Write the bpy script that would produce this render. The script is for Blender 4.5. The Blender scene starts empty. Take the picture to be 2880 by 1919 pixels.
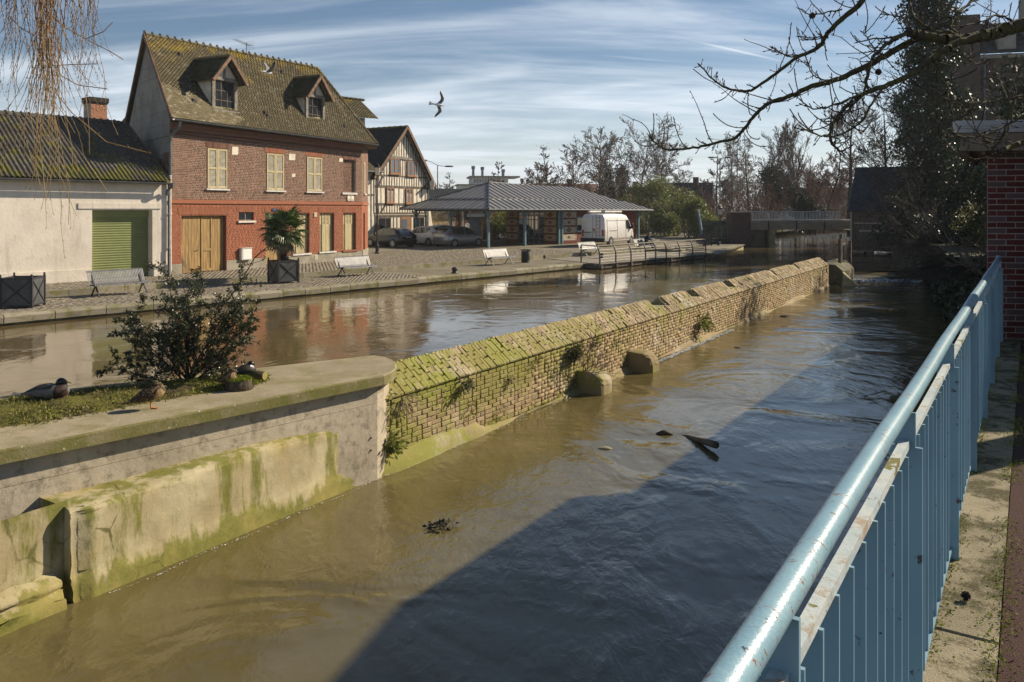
import bpy, math, random
import numpy as np
from mathutils import Vector, Matrix
random.seed(11)
RNG = np.random.default_rng(11)
sc = bpy.context.scene
COL = sc.collection
V3 = Vector
rad = math.radians
# ---------------------------------------------------------------- camera (eye is the origin, +Y is forward)
cam = bpy.data.objects.new("camera", bpy.data.cameras.new("camera"))
COL.objects.link(cam)
cam.rotation_euler = (rad(90), 0, 0)
cam.data.sensor_width = 36.0
cam.data.lens = 28.0
cam.data.shift_y = -0.1283
cam.data.clip_start = 0.05
cam.data.clip_end = 6000
sc.camera = cam
# ---------------------------------------------------------------- sun and sky
SUN_AZ, SUN_EL = 64.0, 32.0            # degrees to the right of the view direction, degrees up
SUN_DIR = V3((math.sin(rad(SUN_AZ)) * math.cos(rad(SUN_EL)), math.cos(rad(SUN_AZ)) * math.cos(rad(SUN_EL)), math.sin(rad(SUN_EL))))
sun = bpy.data.objects.new("sun", bpy.data.lights.new("sun", 'SUN'))
COL.objects.link(sun)
sun.data.energy = 5.0
sun.data.angle = rad(0.55)
sun.data.color = (1.0, 0.86, 0.66)
sun.rotation_euler = (-SUN_DIR).to_track_quat('-Z', 'Y').to_euler()
world = bpy.data.worlds.new("World")
sc.world = world
world.use_nodes = True
def build_world():
 nt = world.node_tree
 nt.nodes.clear()
 N = nt.nodes.new
 L = nt.links.new
 out = N('ShaderNodeOutputWorld')
 bg = N('ShaderNodeBackground')
 bg.inputs['Strength'].default_value = 0.058
 sky = N('ShaderNodeTexSky')
 sky.sky_type = 'NISHITA'
 sky.sun_disc = False
 sky.sun_elevation = rad(SUN_EL)
 sky.sun_rotation = rad(SUN_AZ)
 sky.air_density = 1.0
 sky.dust_density = 0.35
 sky.ozone_density = 2.6
 tc = N('ShaderNodeTexCoord')
 sep = N('ShaderNodeSeparateXYZ')
 L(tc.outputs['Generated'], sep.inputs[0])
 def math_(op, a, b=None):
  n = N('ShaderNodeMath')
  n.operation = op
  for i, x in enumerate((a, b)):
   if x is None:
    continue
   if hasattr(x, 'links'):
    L(x, n.inputs[i])
   else:
    n.inputs[i].default_value = x
  return n.outputs[0]
 den = math_('ADD', math_('MAXIMUM', sep.outputs[2], 0.0), 0.16)
 px = math_('DIVIDE', sep.outputs[0], den)
 py = math_('DIVIDE', sep.outputs[1], den)
 comb = N('ShaderNodeCombineXYZ')
 L(px, comb.inputs[0])
 L(py, comb.inputs[1])
 def streak(rot, scl, scale, lo, hi, dist, detail=6.0):
  mp = N('ShaderNodeMapping')
  mp.inputs['Rotation'].default_value = (0, 0, rad(rot))
  mp.inputs['Scale'].default_value = scl
  L(comb.outputs[0], mp.inputs[0])
  n = N('ShaderNodeTexNoise')
  n.inputs['Scale'].default_value = scale
  n.inputs['Detail'].default_value = detail
  n.inputs['Roughness'].default_value = 0.6
  n.inputs['Distortion'].default_value = dist
  L(mp.outputs[0], n.inputs['Vector'])
  mr = N('ShaderNodeMapRange')
  mr.interpolation_type = 'SMOOTHSTEP'
  mr.inputs['From Min'].default_value = lo
  mr.inputs['From Max'].default_value = hi
  L(n.outputs['Fac'], mr.inputs['Value'])
  return mr.outputs[0]
 c1 = streak(58, (0.40, 1.3, 1), 0.95, 0.40, 0.72, 1.6, 10.0)
 c2 = streak(-34, (0.34, 1.6, 1), 1.2, 0.44, 0.74, 1.3, 10.0)
 c3 = streak(60, (0.6, 0.9, 1), 0.55, 0.34, 0.64, 0.8)
 cl = math_('MULTIPLY', math_('ADD', c1, math_('MULTIPLY', c2, 0.8)), math_('ADD', math_('MULTIPLY', c3, 0.72), 0.28))
 low = N('ShaderNodeMapRange')
 low.inputs['From Min'].default_value = 0.0
 low.inputs['From Max'].default_value = 0.17
 low.inputs['To Min'].default_value = 0.85
 low.inputs['To Max'].default_value = 0.0
 L(sep.outputs[2], low.inputs['Value'])
 hi = N('ShaderNodeMapRange')
 hi.inputs['From Min'].default_value = 0.22
 hi.inputs['From Max'].default_value = 0.50
 hi.inputs['To Min'].default_value = 1.0
 hi.inputs['To Max'].default_value = 0.12
 L(sep.outputs[2], hi.inputs['Value'])
 cl = math_('MULTIPLY', cl, hi.outputs[0])
 # contrails: thin straight lines of ice cloud, each a great-circle arc between two directions
 total = math_('ADD', math_('MULTIPLY', cl, 0.66), low.outputs[0])
 def contrail(a, b, width, strength):
  a = V3(a).normalized()
  b = V3(b).normalized()
  n = a.cross(b).normalized()
  mid = (a + b).normalized()
  cosr = mid.dot(a)
  def dot(v):
   d = N('ShaderNodeVectorMath')
   d.operation = 'DOT_PRODUCT'
   L(tc.outputs['Generated'], d.inputs[0])
   d.inputs[1].default_value = v
   return d.outputs['Value']
  side = math_('ABSOLUTE', dot(n))
  m1 = N('ShaderNodeMapRange')
  m1.interpolation_type = 'SMOOTHSTEP'
  m1.inputs['From Min'].default_value = 0.0
  m1.inputs['From Max'].default_value = width
  m1.inputs['To Min'].default_value = 1.0
  m1.inputs['To Max'].default_value = 0.0
  L(side, m1.inputs['Value'])
  m2 = N('ShaderNodeMapRange')
  m2.interpolation_type = 'SMOOTHSTEP'
  m2.inputs['From Min'].default_value = cosr - 0.0006
  m2.inputs['From Max'].default_value = cosr + 0.0025
  L(dot(mid), m2.inputs['Value'])
  return math_('MULTIPLY', math_('MULTIPLY', m1.outputs[0], m2.outputs[0]), strength)
 def sd(x, y):
  return ((x - 1440) / 2240, 1.0, (590 - y) / 2240)
 for a, b, w, s in ((sd(1960, 118), sd(2200, 172), 0.0022, 0.9), (sd(1690, 156), sd(1880, 172), 0.0018, 0.45),
      (sd(2010, 95), sd(2190, 140), 0.006, 0.25), (sd(250, 140), sd(400, 200), 0.005, 0.45),
      (sd(1120, 295), sd(1175, 326), 0.0016, 0.4), (sd(1000, 300), sd(1500, 190), 0.016, 0.22)):
  total = math_('ADD', total, contrail(a, b, w, s))
 total = math_('MINIMUM', total, 0.95)
 mix = N('ShaderNodeMix')
 mix.data_type = 'RGBA'
 L(total, mix.inputs['Factor'])
 L(sky.outputs[0], mix.inputs['A'])
 # thin cloud is lit from behind: its brightness rides on the sky's own
 add = N('ShaderNodeMix')
 add.data_type = 'RGBA'
 add.blend_type = 'MIX'
 add.inputs['Factor'].default_value = 0.72
 L(sky.outputs[0], add.inputs['A'])
 add.inputs['B'].default_value = (11.8, 12.6, 13.6, 1)
 L(add.outputs['Result'], mix.inputs['B'])
 L(mix.outputs['Result'], bg.inputs['Color'])
 L(bg.outputs[0], out.inputs['Surface'])
build_world()
sc.view_settings.view_transform = 'Standard'
sc.view_settings.look = 'None'
sc.view_settings.gamma = 1.0
sc.view_settings.exposure = 0.55
sc.view_settings.use_curve_mapping = False
sc.cycles.max_bounces = 6
sc.cycles.diffuse_bounces = 3
sc.cycles.glossy_bounces = 4
sc.cycles.transparent_max_bounces = 8
sc.cycles.use_denoising = True
sc.cycles.sample_clamp_indirect = 6.0
# ---------------------------------------------------------------- levels (metres, eye = 0)
Z_SQ, Z_QUAY, Z_UP, Z_LOW, Z_WALK = -2.80, -3.00, -3.30, -3.50, -1.70
F = 2240.0
def at_z(px, py, z):
 Y = z * F / (590.0 - py)
 return V3(((px - 1440.0) / F * Y, Y, z))
def at_y(px, py, Y):
 return V3(((px - 1440.0) / F * Y, Y, (590.0 - py) / F * Y))
# ---------------------------------------------------------------- mesh helpers
class MB:
 def __init__(s):
  s.v, s.f, s.r = [], [], []
 def add(s, verts, faces, r=None):
  b = len(s.v)
  s.v.extend([tuple(p) for p in verts])
  r = random.random() if r is None else r
  for f in faces:
   s.f.append(tuple(b + i for i in f))
   s.r.append(r)
  return s
 def quad(s, a, b, c, d, r=None):
  return s.add((a, b, c, d), ((0, 1, 2, 3),), r)
 def obox(s, o, ax, ay, az, r=None):
  o, ax, ay, az = V3(o), V3(ax), V3(ay), V3(az)
  p = [o, o + ax, o + ax + ay, o + ay, o + az, o + ax + az, o + ax + ay + az, o + ay + az]
  return s.add(p, ((0, 3, 2, 1), (4, 5, 6, 7), (0, 1, 5, 4), (1, 2, 6, 5), (2, 3, 7, 6), (3, 0, 4, 7)), r)
 def box(s, x0, x1, y0, y1, z0, z1, r=None):
  return s.obox((x0, y0, z0), (x1 - x0, 0, 0), (0, y1 - y0, 0), (0, 0, z1 - z0), r)
 def bar(s, p0, p1, w, h, up=(0, 0, 1), r=None):
  p0, p1, up = V3(p0), V3(p1), V3(up)
  d = p1 - p0
  side = d.cross(up)
  if side.length < 1e-6:
   side = d.cross(V3((1, 0, 0)))
  side.normalize()
  u = side.cross(d).normalized()
  return s.obox(p0 - side * w / 2 - u * h / 2, d, side * w, u * h, r)
 def tube(s, pts, rads, n=6, cap=True, r=None):
  pts = [V3(p) for p in pts]
  if not hasattr(rads, '__len__'):
   rads = [rads] * len(pts)
  vs, fs = [], []
  ref = None
  for i, p in enumerate(pts):
   a = pts[max(i - 1, 0)]
   b = pts[min(i + 1, len(pts) - 1)]
   d = (b - a)
   d = d.normalized() if d.length > 1e-9 else V3((0, 0, 1))
   if ref is None:
    ref = d.orthogonal().normalized()
   else:
    ref = (ref - d * ref.dot(d))
    ref = ref.normalized() if ref.length > 1e-6 else d.orthogonal().normalized()
   q = d.cross(ref)
   for k in range(n):
    t = 2 * math.pi * k / n
    vs.append(p + (ref * math.cos(t) + q * math.sin(t)) * rads[i])
  for i in range(len(pts) - 1):
   for k in range(n):
    k2 = (k + 1) % n
    fs.append((i * n + k, i * n + k2, (i + 1) * n + k2, (i + 1) * n + k))
  if cap:
   fs.append(tuple(reversed(range(n))))
   fs.append(tuple((len(pts) - 1) * n + k for k in range(n)))
  return s.add(vs, fs, r)
 def lathe(s, prof, c=(0, 0, 0), n=12, r=None):
  c = V3(c)
  return s.tube_axis([(c + V3((0, 0, z)), rr) for rr, z in prof], n, r)
 def tube_axis(s, rings, n, r=None):
  vs, fs = [], []
  for p, rr in rings:
   for k in range(n):
    t = 2 * math.pi * k / n
    vs.append(p + V3((math.cos(t), math.sin(t), 0)) * max(rr, 1e-4))
  m = len(rings)
  for i in range(m - 1):
   for k in range(n):
    k2 = (k + 1) % n
    fs.append((i * n + k, i * n + k2, (i + 1) * n + k2, (i + 1) * n + k))
  fs.append(tuple(reversed(range(n))))
  fs.append(tuple((m - 1) * n + k for k in range(n)))
  return s.add(vs, fs, r)
 def loft(s, rings, cap=True, closed=True, r=None):
  n = len(rings[0])
  vs = [V3(p) for ring in rings for p in ring]
  fs = []
  m = n if closed else n - 1
  for i in range(len(rings) - 1):
   for k in range(m):
    k2 = (k + 1) % n
    fs.append((i * n + k, i * n + k2, (i + 1) * n + k2, (i + 1) * n + k))
  if cap and closed:
   fs.append(tuple(reversed(range(n))))
   fs.append(tuple((len(rings) - 1) * n + k for k in range(n)))
  return s.add(vs, fs, r)
 def prism(s, poly, ext, r=None):
  ext = V3(ext)
  poly = [V3(p) for p in poly]
  n = len(poly)
  vs = poly + [p + ext for p in poly]
  fs = [tuple(reversed(range(n))), tuple(range(n, 2 * n))]
  for k in range(n):
   k2 = (k + 1) % n
   fs.append((k, k2, n + k2, n + k))
  return s.add(vs, fs, r)
 def mesh(s, name, mat=None, smooth=False):
  me = bpy.data.meshes.new(name)
  me.from_pydata(s.v, [], s.f)
  at = me.attributes.new("rnd", 'FLOAT', 'FACE')
  at.data.foreach_set("value", np.array(s.r, dtype=np.float32))
  if mat:
   me.materials.append(mat)
  if smooth:
   me.polygons.foreach_set("use_smooth", np.ones(len(me.polygons), dtype=bool))
  return me
 def put(s, name, mat, parent=None, smooth=False, **kw):
  return link(name, s.mesh(name, mat, smooth), parent, **kw)
def np_mesh(name, V, Q, mat, rnd=None, smooth=False):
 """V n x 3 vertices, Q m x 4 (or m x 3) faces, rnd per face"""
 me = bpy.data.meshes.new(name)
 V = np.ascontiguousarray(V, dtype=np.float32)
 Q = np.ascontiguousarray(Q, dtype=np.int32)
 k = Q.shape[1]
 me.vertices.add(len(V))
 me.vertices.foreach_set("co", V.ravel())
 me.loops.add(Q.size)
 me.loops.foreach_set("vertex_index", Q.ravel())
 me.polygons.add(len(Q))
 me.polygons.foreach_set("loop_start", np.arange(0, Q.size, k, dtype=np.int32))
 if rnd is not None:
  at = me.attributes.new("rnd", 'FLOAT', 'FACE')
  at.data.foreach_set("value", np.asarray(rnd, dtype=np.float32))
 if smooth:
  me.polygons.foreach_set("use_smooth", np.ones(len(Q), dtype=bool))
 me.materials.append(mat)
 me.update(calc_edges=True)
 return me
def link(name, data, parent=None, M=None, kind=None, label=None, cat=None, group=None):
 o = bpy.data.objects.new(name, data)
 COL.objects.link(o)
 if parent is not None:
  o.parent = parent
 if M is not None:
  o.matrix_basis = M
 for k, v in (("kind", kind), ("label", label), ("category", cat), ("group", group)):
  if v:
   o[k] = v
 return o
def thing(name, label, cat, loc=(0, 0, 0), rotz=0.0, group=None, scale=1.0):
 o = link(name, None, None, Matrix.Translation(V3(loc)) @ Matrix.Rotation(rotz, 4, 'Z') @ Matrix.Scale(scale, 4), None, label, cat, group)
 o.empty_display_size = 0.2
 return o
def copy_tree(o, parent=None):
 c = o.copy()
 COL.objects.link(c)
 if parent is not None:
  c.parent = parent
 for ch in list(o.children):
  copy_tree(ch, c)
 return c
def frame(o, ax, ay, az):
 M = Matrix.Identity(4)
 for i, a in enumerate((ax, ay, az, o)):
  for k in range(3):
   M[k][i] = a[k]
 return M
def ang(d):
 return math.atan2(d[1], d[0])
def tubes(segs, k=4):
 """segs: list of (p0, p1, r0, r1) -> vertices, quads (numpy)"""
 A = np.array([tuple(s[0]) for s in segs], dtype=np.float64)
 B = np.array([tuple(s[1]) for s in segs], dtype=np.float64)
 r0 = np.array([s[2] for s in segs])
 r1 = np.array([s[3] for s in segs])
 d = B - A
 d /= np.maximum(np.linalg.norm(d, axis=1, keepdims=True), 1e-9)
 h = np.where(np.abs(d[:, 2:3]) < 0.9, np.array([[0, 0, 1.0]]), np.array([[1.0, 0, 0]]))
 u = np.cross(d, h)
 u /= np.maximum(np.linalg.norm(u, axis=1, keepdims=True), 1e-9)
 w = np.cross(d, u)
 t = np.arange(k) * 2 * np.pi / k
 ring = u[:, None, :] * np.cos(t)[None, :, None] + w[:, None, :] * np.sin(t)[None, :, None]
 va = A[:, None, :] + ring * r0[:, None, None]
 vb = B[:, None, :] + ring * r1[:, None, None]
 V = np.concatenate([va, vb], axis=1).reshape(-1, 3)
 base = (np.arange(len(segs)) * 2 * k)[:, None]
 i = np.arange(k)[None, :]
 j = (np.arange(k)[None, :] + 1) % k
 Q = np.stack([base + i, base + j, base + k + j, base + k + i], axis=2).reshape(-1, 4)
 return V, Q
def leaves(P, size, seed=0, aspect=2.0, droop=0.3, var=0.4, bias=None, fold=True):
 """diamond-shaped leaves at the points P"""
 g = np.random.default_rng(seed)
 n = len(P)
 d = g.normal(size=(n, 3))
 d[:, 2] -= droop
 if bias is not None:
  d += np.asarray(bias)
 d /= np.linalg.norm(d, axis=1, keepdims=True)
 s = g.normal(size=(n, 3))
 s -= d * np.sum(s * d, axis=1, keepdims=True)
 s /= np.linalg.norm(s, axis=1, keepdims=True)
 L = size * (1 + var * (g.random(n) * 2 - 1))[:, None]
 nn = np.cross(d, s) * (0.12 if fold else 0)
 p0 = P
 p2 = P + d * L
 mid = P + d * L * 0.5 - nn * L
 p1 = mid + s * L / aspect / 2
 p3 = mid - s * L / aspect / 2
 V = np.stack([p0, p1, p2, p3], axis=1).reshape(-1, 3)
 Q = np.arange(4 * n).reshape(-1, 4)
 return V, Q, g.random(n)
# ================================================================ materials
class NT:
 def __init__(s, name):
  s.m = bpy.data.materials.new(name)
  s.m.use_nodes = True
  s.t = s.m.node_tree
  s.b = s.t.nodes["Principled BSDF"]
  s._p = None
 def n(s, t):
  return s.t.nodes.new(t)
 def l(s, a, b):
  s.t.links.new(a, b)
 def pos(s):
  if s._p is None:
   s._p = s.n('ShaderNodeNewGeometry').outputs['Position']
  return s._p
 def obj(s):
  return s.n('ShaderNodeTexCoord').outputs['Object']
 def mapped(s, scale, rot=(0, 0, 0), src=None):
  m = s.n('ShaderNodeMapping')
  m.inputs['Scale'].default_value = scale
  m.inputs['Rotation'].default_value = rot
  s.l(src or s.pos(), m.inputs[0])
  return m.outputs[0]
 def noise(s, scale=5, detail=4, rough=0.6, vec=None, dist=0.0):
  n = s.n('ShaderNodeTexNoise')
  n.inputs['Scale'].default_value = scale
  n.inputs['Detail'].default_value = detail
  n.inputs['Roughness'].default_value = rough
  n.inputs['Distortion'].default_value = dist
  s.l(vec or s.pos(), n.inputs['Vector'])
  return n.outputs['Fac']
 def voronoi(s, scale, feature='F1', vec=None, out='Distance', rnd=1.0):
  n = s.n('ShaderNodeTexVoronoi')
  n.feature = feature
  n.inputs['Scale'].default_value = scale
  n.inputs['Randomness'].default_value = rnd
  s.l(vec or s.pos(), n.inputs['Vector'])
  return n.outputs[out]
 def step(s, x, lo, hi, a=0.0, b=1.0):
  n = s.n('ShaderNodeMapRange')
  n.interpolation_type = 'SMOOTHSTEP'
  n.inputs['From Min'].default_value = lo
  n.inputs['From Max'].default_value = hi
  n.inputs['To Min'].default_value = a
  n.inputs['To Max'].default_value = b
  s.l(x, n.inputs['Value'])
  return n.outputs[0]
 def lin(s, x, lo, hi, a=0.0, b=1.0):
  n = s.n('ShaderNodeMapRange')
  n.inputs['From Min'].default_value = lo
  n.inputs['From Max'].default_value = hi
  n.inputs['To Min'].default_value = a
  n.inputs['To Max'].default_value = b
  s.l(x, n.inputs['Value'])
  return n.outputs[0]
 def z(s):
  x = s.n('ShaderNodeSeparateXYZ')
  s.l(s.pos(), x.inputs[0])
  return x.outputs[2]
 def math(s, op, a, b):
  n = s.n('ShaderNodeMath')
  n.operation = op
  for i, x in enumerate((a, b)):
   if hasattr(x, 'links'):
    s.l(x, n.inputs[i])
   else:
    n.inputs[i].default_value = x
  return n.outputs[0]
 def mix(s, f, a, b, mode='MIX'):
  n = s.n('ShaderNodeMix')
  n.data_type = 'RGBA'
  n.blend_type = mode
  for k, x in (('Factor', f), ('A', a), ('B', b)):
   if hasattr(x, 'links'):
    s.l(x, n.inputs[k])
   elif isinstance(x, (int, float)):
    n.inputs[k].default_value = x
   else:
    n.inputs[k].default_value = (*x, 1)
  return n.outputs['Result']
 def rnd(s):
  a = s.n('ShaderNodeAttribute')
  a.attribute_name = 'rnd'
  o = s.n('ShaderNodeObjectInfo')
  return s.math('FRACT', s.math('ADD', a.outputs['Fac'], o.outputs['Random']), 0.0)
 def bump(s, h, strength=0.3, dist=0.02, prev=None):
  n = s.n('ShaderNodeBump')
  n.inputs['Strength'].default_value = strength
  n.inputs['Distance'].default_value = dist
  s.l(h, n.inputs['Height'])
  if prev is not None:
   s.l(prev, n.inputs['Normal'])
  return n.outputs[0]
 def done(s, col=None, rough=0.8, normal=None, metal=0.0, spec=0.4, ior=None, alpha=None, trans=None):
  def setv(k, v):
   if hasattr(v, 'links'):
    s.l(v, s.b.inputs[k])
   else:
    s.b.inputs[k].default_value = v
  if col is not None:
   setv('Base Color', col if hasattr(col, 'links') else (*col, 1))
  setv('Roughness', rough)
  setv('Metallic', metal)
  setv('Specular IOR Level', spec)
  if ior:
   setv('IOR', ior)
  if normal is not None:
   setv('Normal', normal)
  if trans:
   setv('Transmission Weight', trans)
  return s.m
def simple(name, c1, c2=None, scale=6, rough=0.75, bump=0.15, bscale=40, metal=0.0, spec=0.4, lo=0.35, hi=0.65, dist=0.01, rv=0.0):
 m = NT(name)
 c2 = c2 or tuple(x * 0.7 for x in c1)
 col = m.mix(m.step(m.noise(scale, 6), lo, hi), c1, c2)
 if rv:
  col = m.mix(rv, col, m.mix(m.rnd(), (0.25, 0.25, 0.25), (1.0, 1.0, 1.0)), 'MULTIPLY')
 nb = m.bump(m.noise(bscale, 5), bump, dist) if bump else None
 return m.done(col, rough, nb, metal, spec)
def leafmat(name, dark, light, rough=0.5, spec=0.4, yellow=None, transl=0.25):
 m = NT(name)
 col = m.mix(m.rnd(), dark, light)
 col = m.mix(m.step(m.noise(1.2, 3), 0.35, 0.7), col, m.mix(0.5, col, light))
 if yellow:
  col = m.mix(m.step(m.rnd(), 0.78, 0.95), col, yellow)
 m.done(col, rough, None, 0, spec)
 tr = m.n('ShaderNodeBsdfTranslucent')
 m.l(col, tr.inputs['Color'])
 mx = m.n('ShaderNodeMixShader')
 mx.inputs[0].default_value = transl
 out = m.t.nodes['Material Output']
 m.l(m.b.outputs[0], mx.inputs[1])
 m.l(tr.outputs[0], mx.inputs[2])
 m.l(mx.outputs[0], out.inputs['Surface'])
 return m.m
MAT = {}
def mats():
 # --- house brick: browned red, each brick its own tone
 m = NT('brick_old_red')
 r = m.rnd()
 c = m.mix(r, (0.125, 0.066, 0.047), (0.225, 0.118, 0.082))
 c = m.mix(m.step(m.math('FRACT', m.math('MULTIPLY', r, 7.3), 0.0), 0.75, 0.95), c, (0.105, 0.058, 0.045))
 c = m.mix(m.step(m.noise(0.9, 5), 0.45, 0.75, 0, 0.65), c, (0.15, 0.085, 0.055))
 c = m.mix(m.step(m.noise(14, 4), 0.60, 0.78, 0, 0.5), c, (0.36, 0.28, 0.22))
 MAT['brick'] = m.done(c, 0.9, m.bump(m.noise(60, 3), 0.3, 0.01), 0, 0.2)
 m = NT('brick_painted_red')
 c = m.mix(m.rnd(), (0.235, 0.082, 0.040), (0.31, 0.112, 0.056))
 c = m.mix(m.step(m.noise(1.3, 6), 0.48, 0.70, 0, 0.6), c, (0.30, 0.125, 0.075))
 c = m.mix(m.step(m.noise(2.6, 8, 0.7), 0.60, 0.72, 0, 0.65), c, (0.42, 0.27, 0.19))
 MAT['brick_red'] = m.done(c, 0.8, m.bump(m.noise(50, 3), 0.2, 0.01), 0, 0.3)
 MAT['mortar'] = simple('mortar_lime', (0.42, 0.35, 0.27), (0.28, 0.23, 0.18), 3, 0.95)
 MAT['mortar_red'] = simple('mortar_painted_red', (0.24, 0.075, 0.042), (0.19, 0.065, 0.038), 3, 0.9)
 # --- glazed dark-red brick of the near building
 m = NT('brick_dark_red')
 r = m.rnd()
 c = m.mix(r, (0.085, 0.012, 0.013), (0.140, 0.021, 0.018))
 c = m.mix(m.step(m.math('FRACT', m.math('MULTIPLY', r, 5.7), 0.0), 0.70, 0.72), c, (0.11, 0.065, 0.07))
 c = m.mix(m.step(m.noise(9, 5), 0.5, 0.8, 0, 0.5), c, (0.07, 0.018, 0.02))
 MAT['brick_dark'] = m.done(c, 0.6, m.bump(m.noise(40, 4), 0.15, 0.008), 0, 0.4)
 MAT['mortar_pale'] = simple('mortar_pale', (0.44, 0.40, 0.36), (0.32, 0.28, 0.25), 8, 0.95)
 # --- mossy wall in the water
 def mossy(name, base_a, base_b, moss_lo, moss_hi, coping=False):
  m = NT(name)
  r = m.rnd()
  c = m.mix(r, base_a, base_b)
  c = m.mix(m.step(m.noise(3, 5), 0.45, 0.75, 0, 0.6), c, (0.30, 0.245, 0.165))
  c = m.mix(m.step(m.noise(1.1, 5), 0.51, 0.68, 0, 0.7), c, (0.44, 0.40, 0.32))
  n = m.noise(1.6, 8, 0.68)
  n2 = m.noise(17, 6, 0.7)
  f = m.math('ADD', m.math('MULTIPLY', n, 0.65), m.math('MULTIPLY', n2, 0.35))
  # the near end of the wall is greener than the far end
  sp = m.n('ShaderNodeSeparateXYZ')
  m.l(m.pos(), sp.inputs[0])
  far = m.lin(sp.outputs[1], 11.0, 20.0, 0.0, -0.12)
  f = m.math('ADD', f, far)
  if not coping:
   f = m.math('ADD', f, m.lin(m.z(), -3.3, -2.6, -0.05, 0.05))
   f = m.math('ADD', f, m.lin(m.z(), -3.5, -3.3, 0.16, 0.0))
  g = m.mix(n2, (0.11, 0.135, 0.020), (0.32, 0.335, 0.055))
  g = m.mix(m.step(m.noise(0.8, 4), 0.4, 0.7), g, (0.235, 0.21, 0.065))
  c = m.mix(m.step(f, moss_lo, moss_hi, 0, 0.92), c, g)
  c = m.mix(m.step(m.noise(38, 4), 0.66, 0.74, 0, 0.75), c, (0.50, 0.49, 0.42))
  c = m.mix(m.step(m.noise(22, 5), 0.64, 0.76, 0, 0.7), c, (0.035, 0.038, 0.022))
  return m.done(c, 0.92, m.bump(n2, 0.5, 0.02), 0, 0.2)
 MAT['wallbrick'] = mossy('brick_mossy', (0.25, 0.18, 0.105), (0.42, 0.32, 0.185), 0.41, 0.55)
 MAT['coping'] = mossy('brick_coping_mossy', (0.23, 0.175, 0.11), (0.42, 0.34, 0.22), 0.38, 0.52, True)
 MAT['wallmortar'] = simple('mortar_dirty', (0.30, 0.26, 0.165), (0.19, 0.18, 0.075), 4, 0.95, 0.5, 30)
 # --- concrete of the island
 m = NT('concrete_island')
 c = m.mix(m.step(m.noise(1.4, 7, 0.65), 0.35, 0.68), (0.49, 0.43, 0.335), (0.36, 0.315, 0.24))
 c = m.mix(m.step(m.noise(7, 8, 0.75), 0.48, 0.66, 0, 0.75), c, (0.185, 0.160, 0.12))
 c = m.mix(m.step(m.noise(1.5, 7, 0.7, m.mapped((3.2, 3.2, .5))), 0.54, 0.68, 0, 0.5), c, (0.20, 0.17, 0.115))
 c = m.mix(m.step(m.voronoi(26), 0.0, 0.12, 0.7, 0.0), c, (0.10, 0.085, 0.06))
 c = m.mix(m.step(m.noise(30, 5), 0.63, 0.72, 0, 0.6), c, (0.47, 0.43, 0.36))
 b = m.bump(m.noise(70, 6), 0.25, 0.006)
 b = m.bump(m.noise(5, 6), 0.4, 0.03, b)
 MAT['concrete'] = m.done(c, 0.92, b, 0, 0.2)
 m = NT('concrete_coping')
 c = m.mix(m.step(m.noise(1.2, 7, 0.65), 0.35, 0.7), (0.335, 0.285, 0.195), (0.25, 0.212, 0.14))
 c = m.mix(m.step(m.noise(2.6, 7, 0.72), 0.44, 0.62, 0, 0.8), c, (0.205, 0.19, 0.085))
 gn = m.n('ShaderNodeNewGeometry')
 sx = m.n('ShaderNodeSeparateXYZ')
 m.l(gn.outputs['True Normal'], sx.inputs[0])
 side = m.step(sx.outputs[2], 0.3, 0.8, 1.0, 0.0)
 c = m.mix(m.math('MULTIPLY', side, m.step(m.noise(2.2, 6, 0.7), 0.30, 0.60, 0.25, 0.95)), c, m.mix(m.noise(20, 5), (0.10, 0.10, 0.030), (0.20, 0.19, 0.050)))
 c = m.mix(m.math('MULTIPLY', side, m.step(m.noise(12, 6, 0.75), 0.60, 0.68, 0, 0.8)), c, (0.045, 0.06, 0.02))
 c = m.mix(m.step(m.noise(24, 4), 0.655, 0.70, 0, 0.8), c, (0.60, 0.58, 0.52))
 MAT['concrete_coping'] = m.done(c, 0.92, m.bump(m.noise(45, 6), 0.4, 0.012), 0, 0.2)
 m = NT('render_mossy')
 c = m.mix(m.step(m.noise(1.6, 6), 0.35, 0.65), (0.44, 0.39, 0.25), (0.34, 0.285, 0.165))
 mp = m.mapped((2.6, 2.6, 0.55))
 n = m.noise(1.3, 8, 0.66, mp)
 lowz = m.lin(m.z(), -3.5, -3.22, 0.22, 0.0)
 topz = m.lin(m.z(), -2.85, -2.66, 0.0, 0.07)
 f = m.math('ADD', m.math('ADD', n, lowz), topz)
 c = m.mix(m.step(f, 0.49, 0.62, 0, 0.92), c, m.mix(m.noise(24, 6), (0.075, 0.085, 0.016), (0.24, 0.235, 0.045)))
 c = m.mix(m.step(m.noise(0.9, 4), 0.48, 0.66, 0, 0.55), c, (0.36, 0.29, 0.105))
 cr = m.voronoi(1.5, 'DISTANCE_TO_EDGE', m.mapped((1, 1, 1), (0, 0, 0)))
 cr2 = m.math('ADD', cr, m.math('MULTIPLY', m.noise(5, 5), 0.10))
 c = m.mix(m.math('MULTIPLY', m.step(cr2, 0.048, 0.062, 0.8, 0.0), m.step(m.noise(1.1, 3), 0.48, 0.62)), c, (0.10, 0.095, 0.03))
 b = m.bump(m.noise(40, 6), 0.35, 0.008)
 b = m.bump(m.noise(4, 4), 0.4, 0.03, b)
 MAT['render_moss'] = m.done(c, 0.92, b, 0, 0.2)
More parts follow.
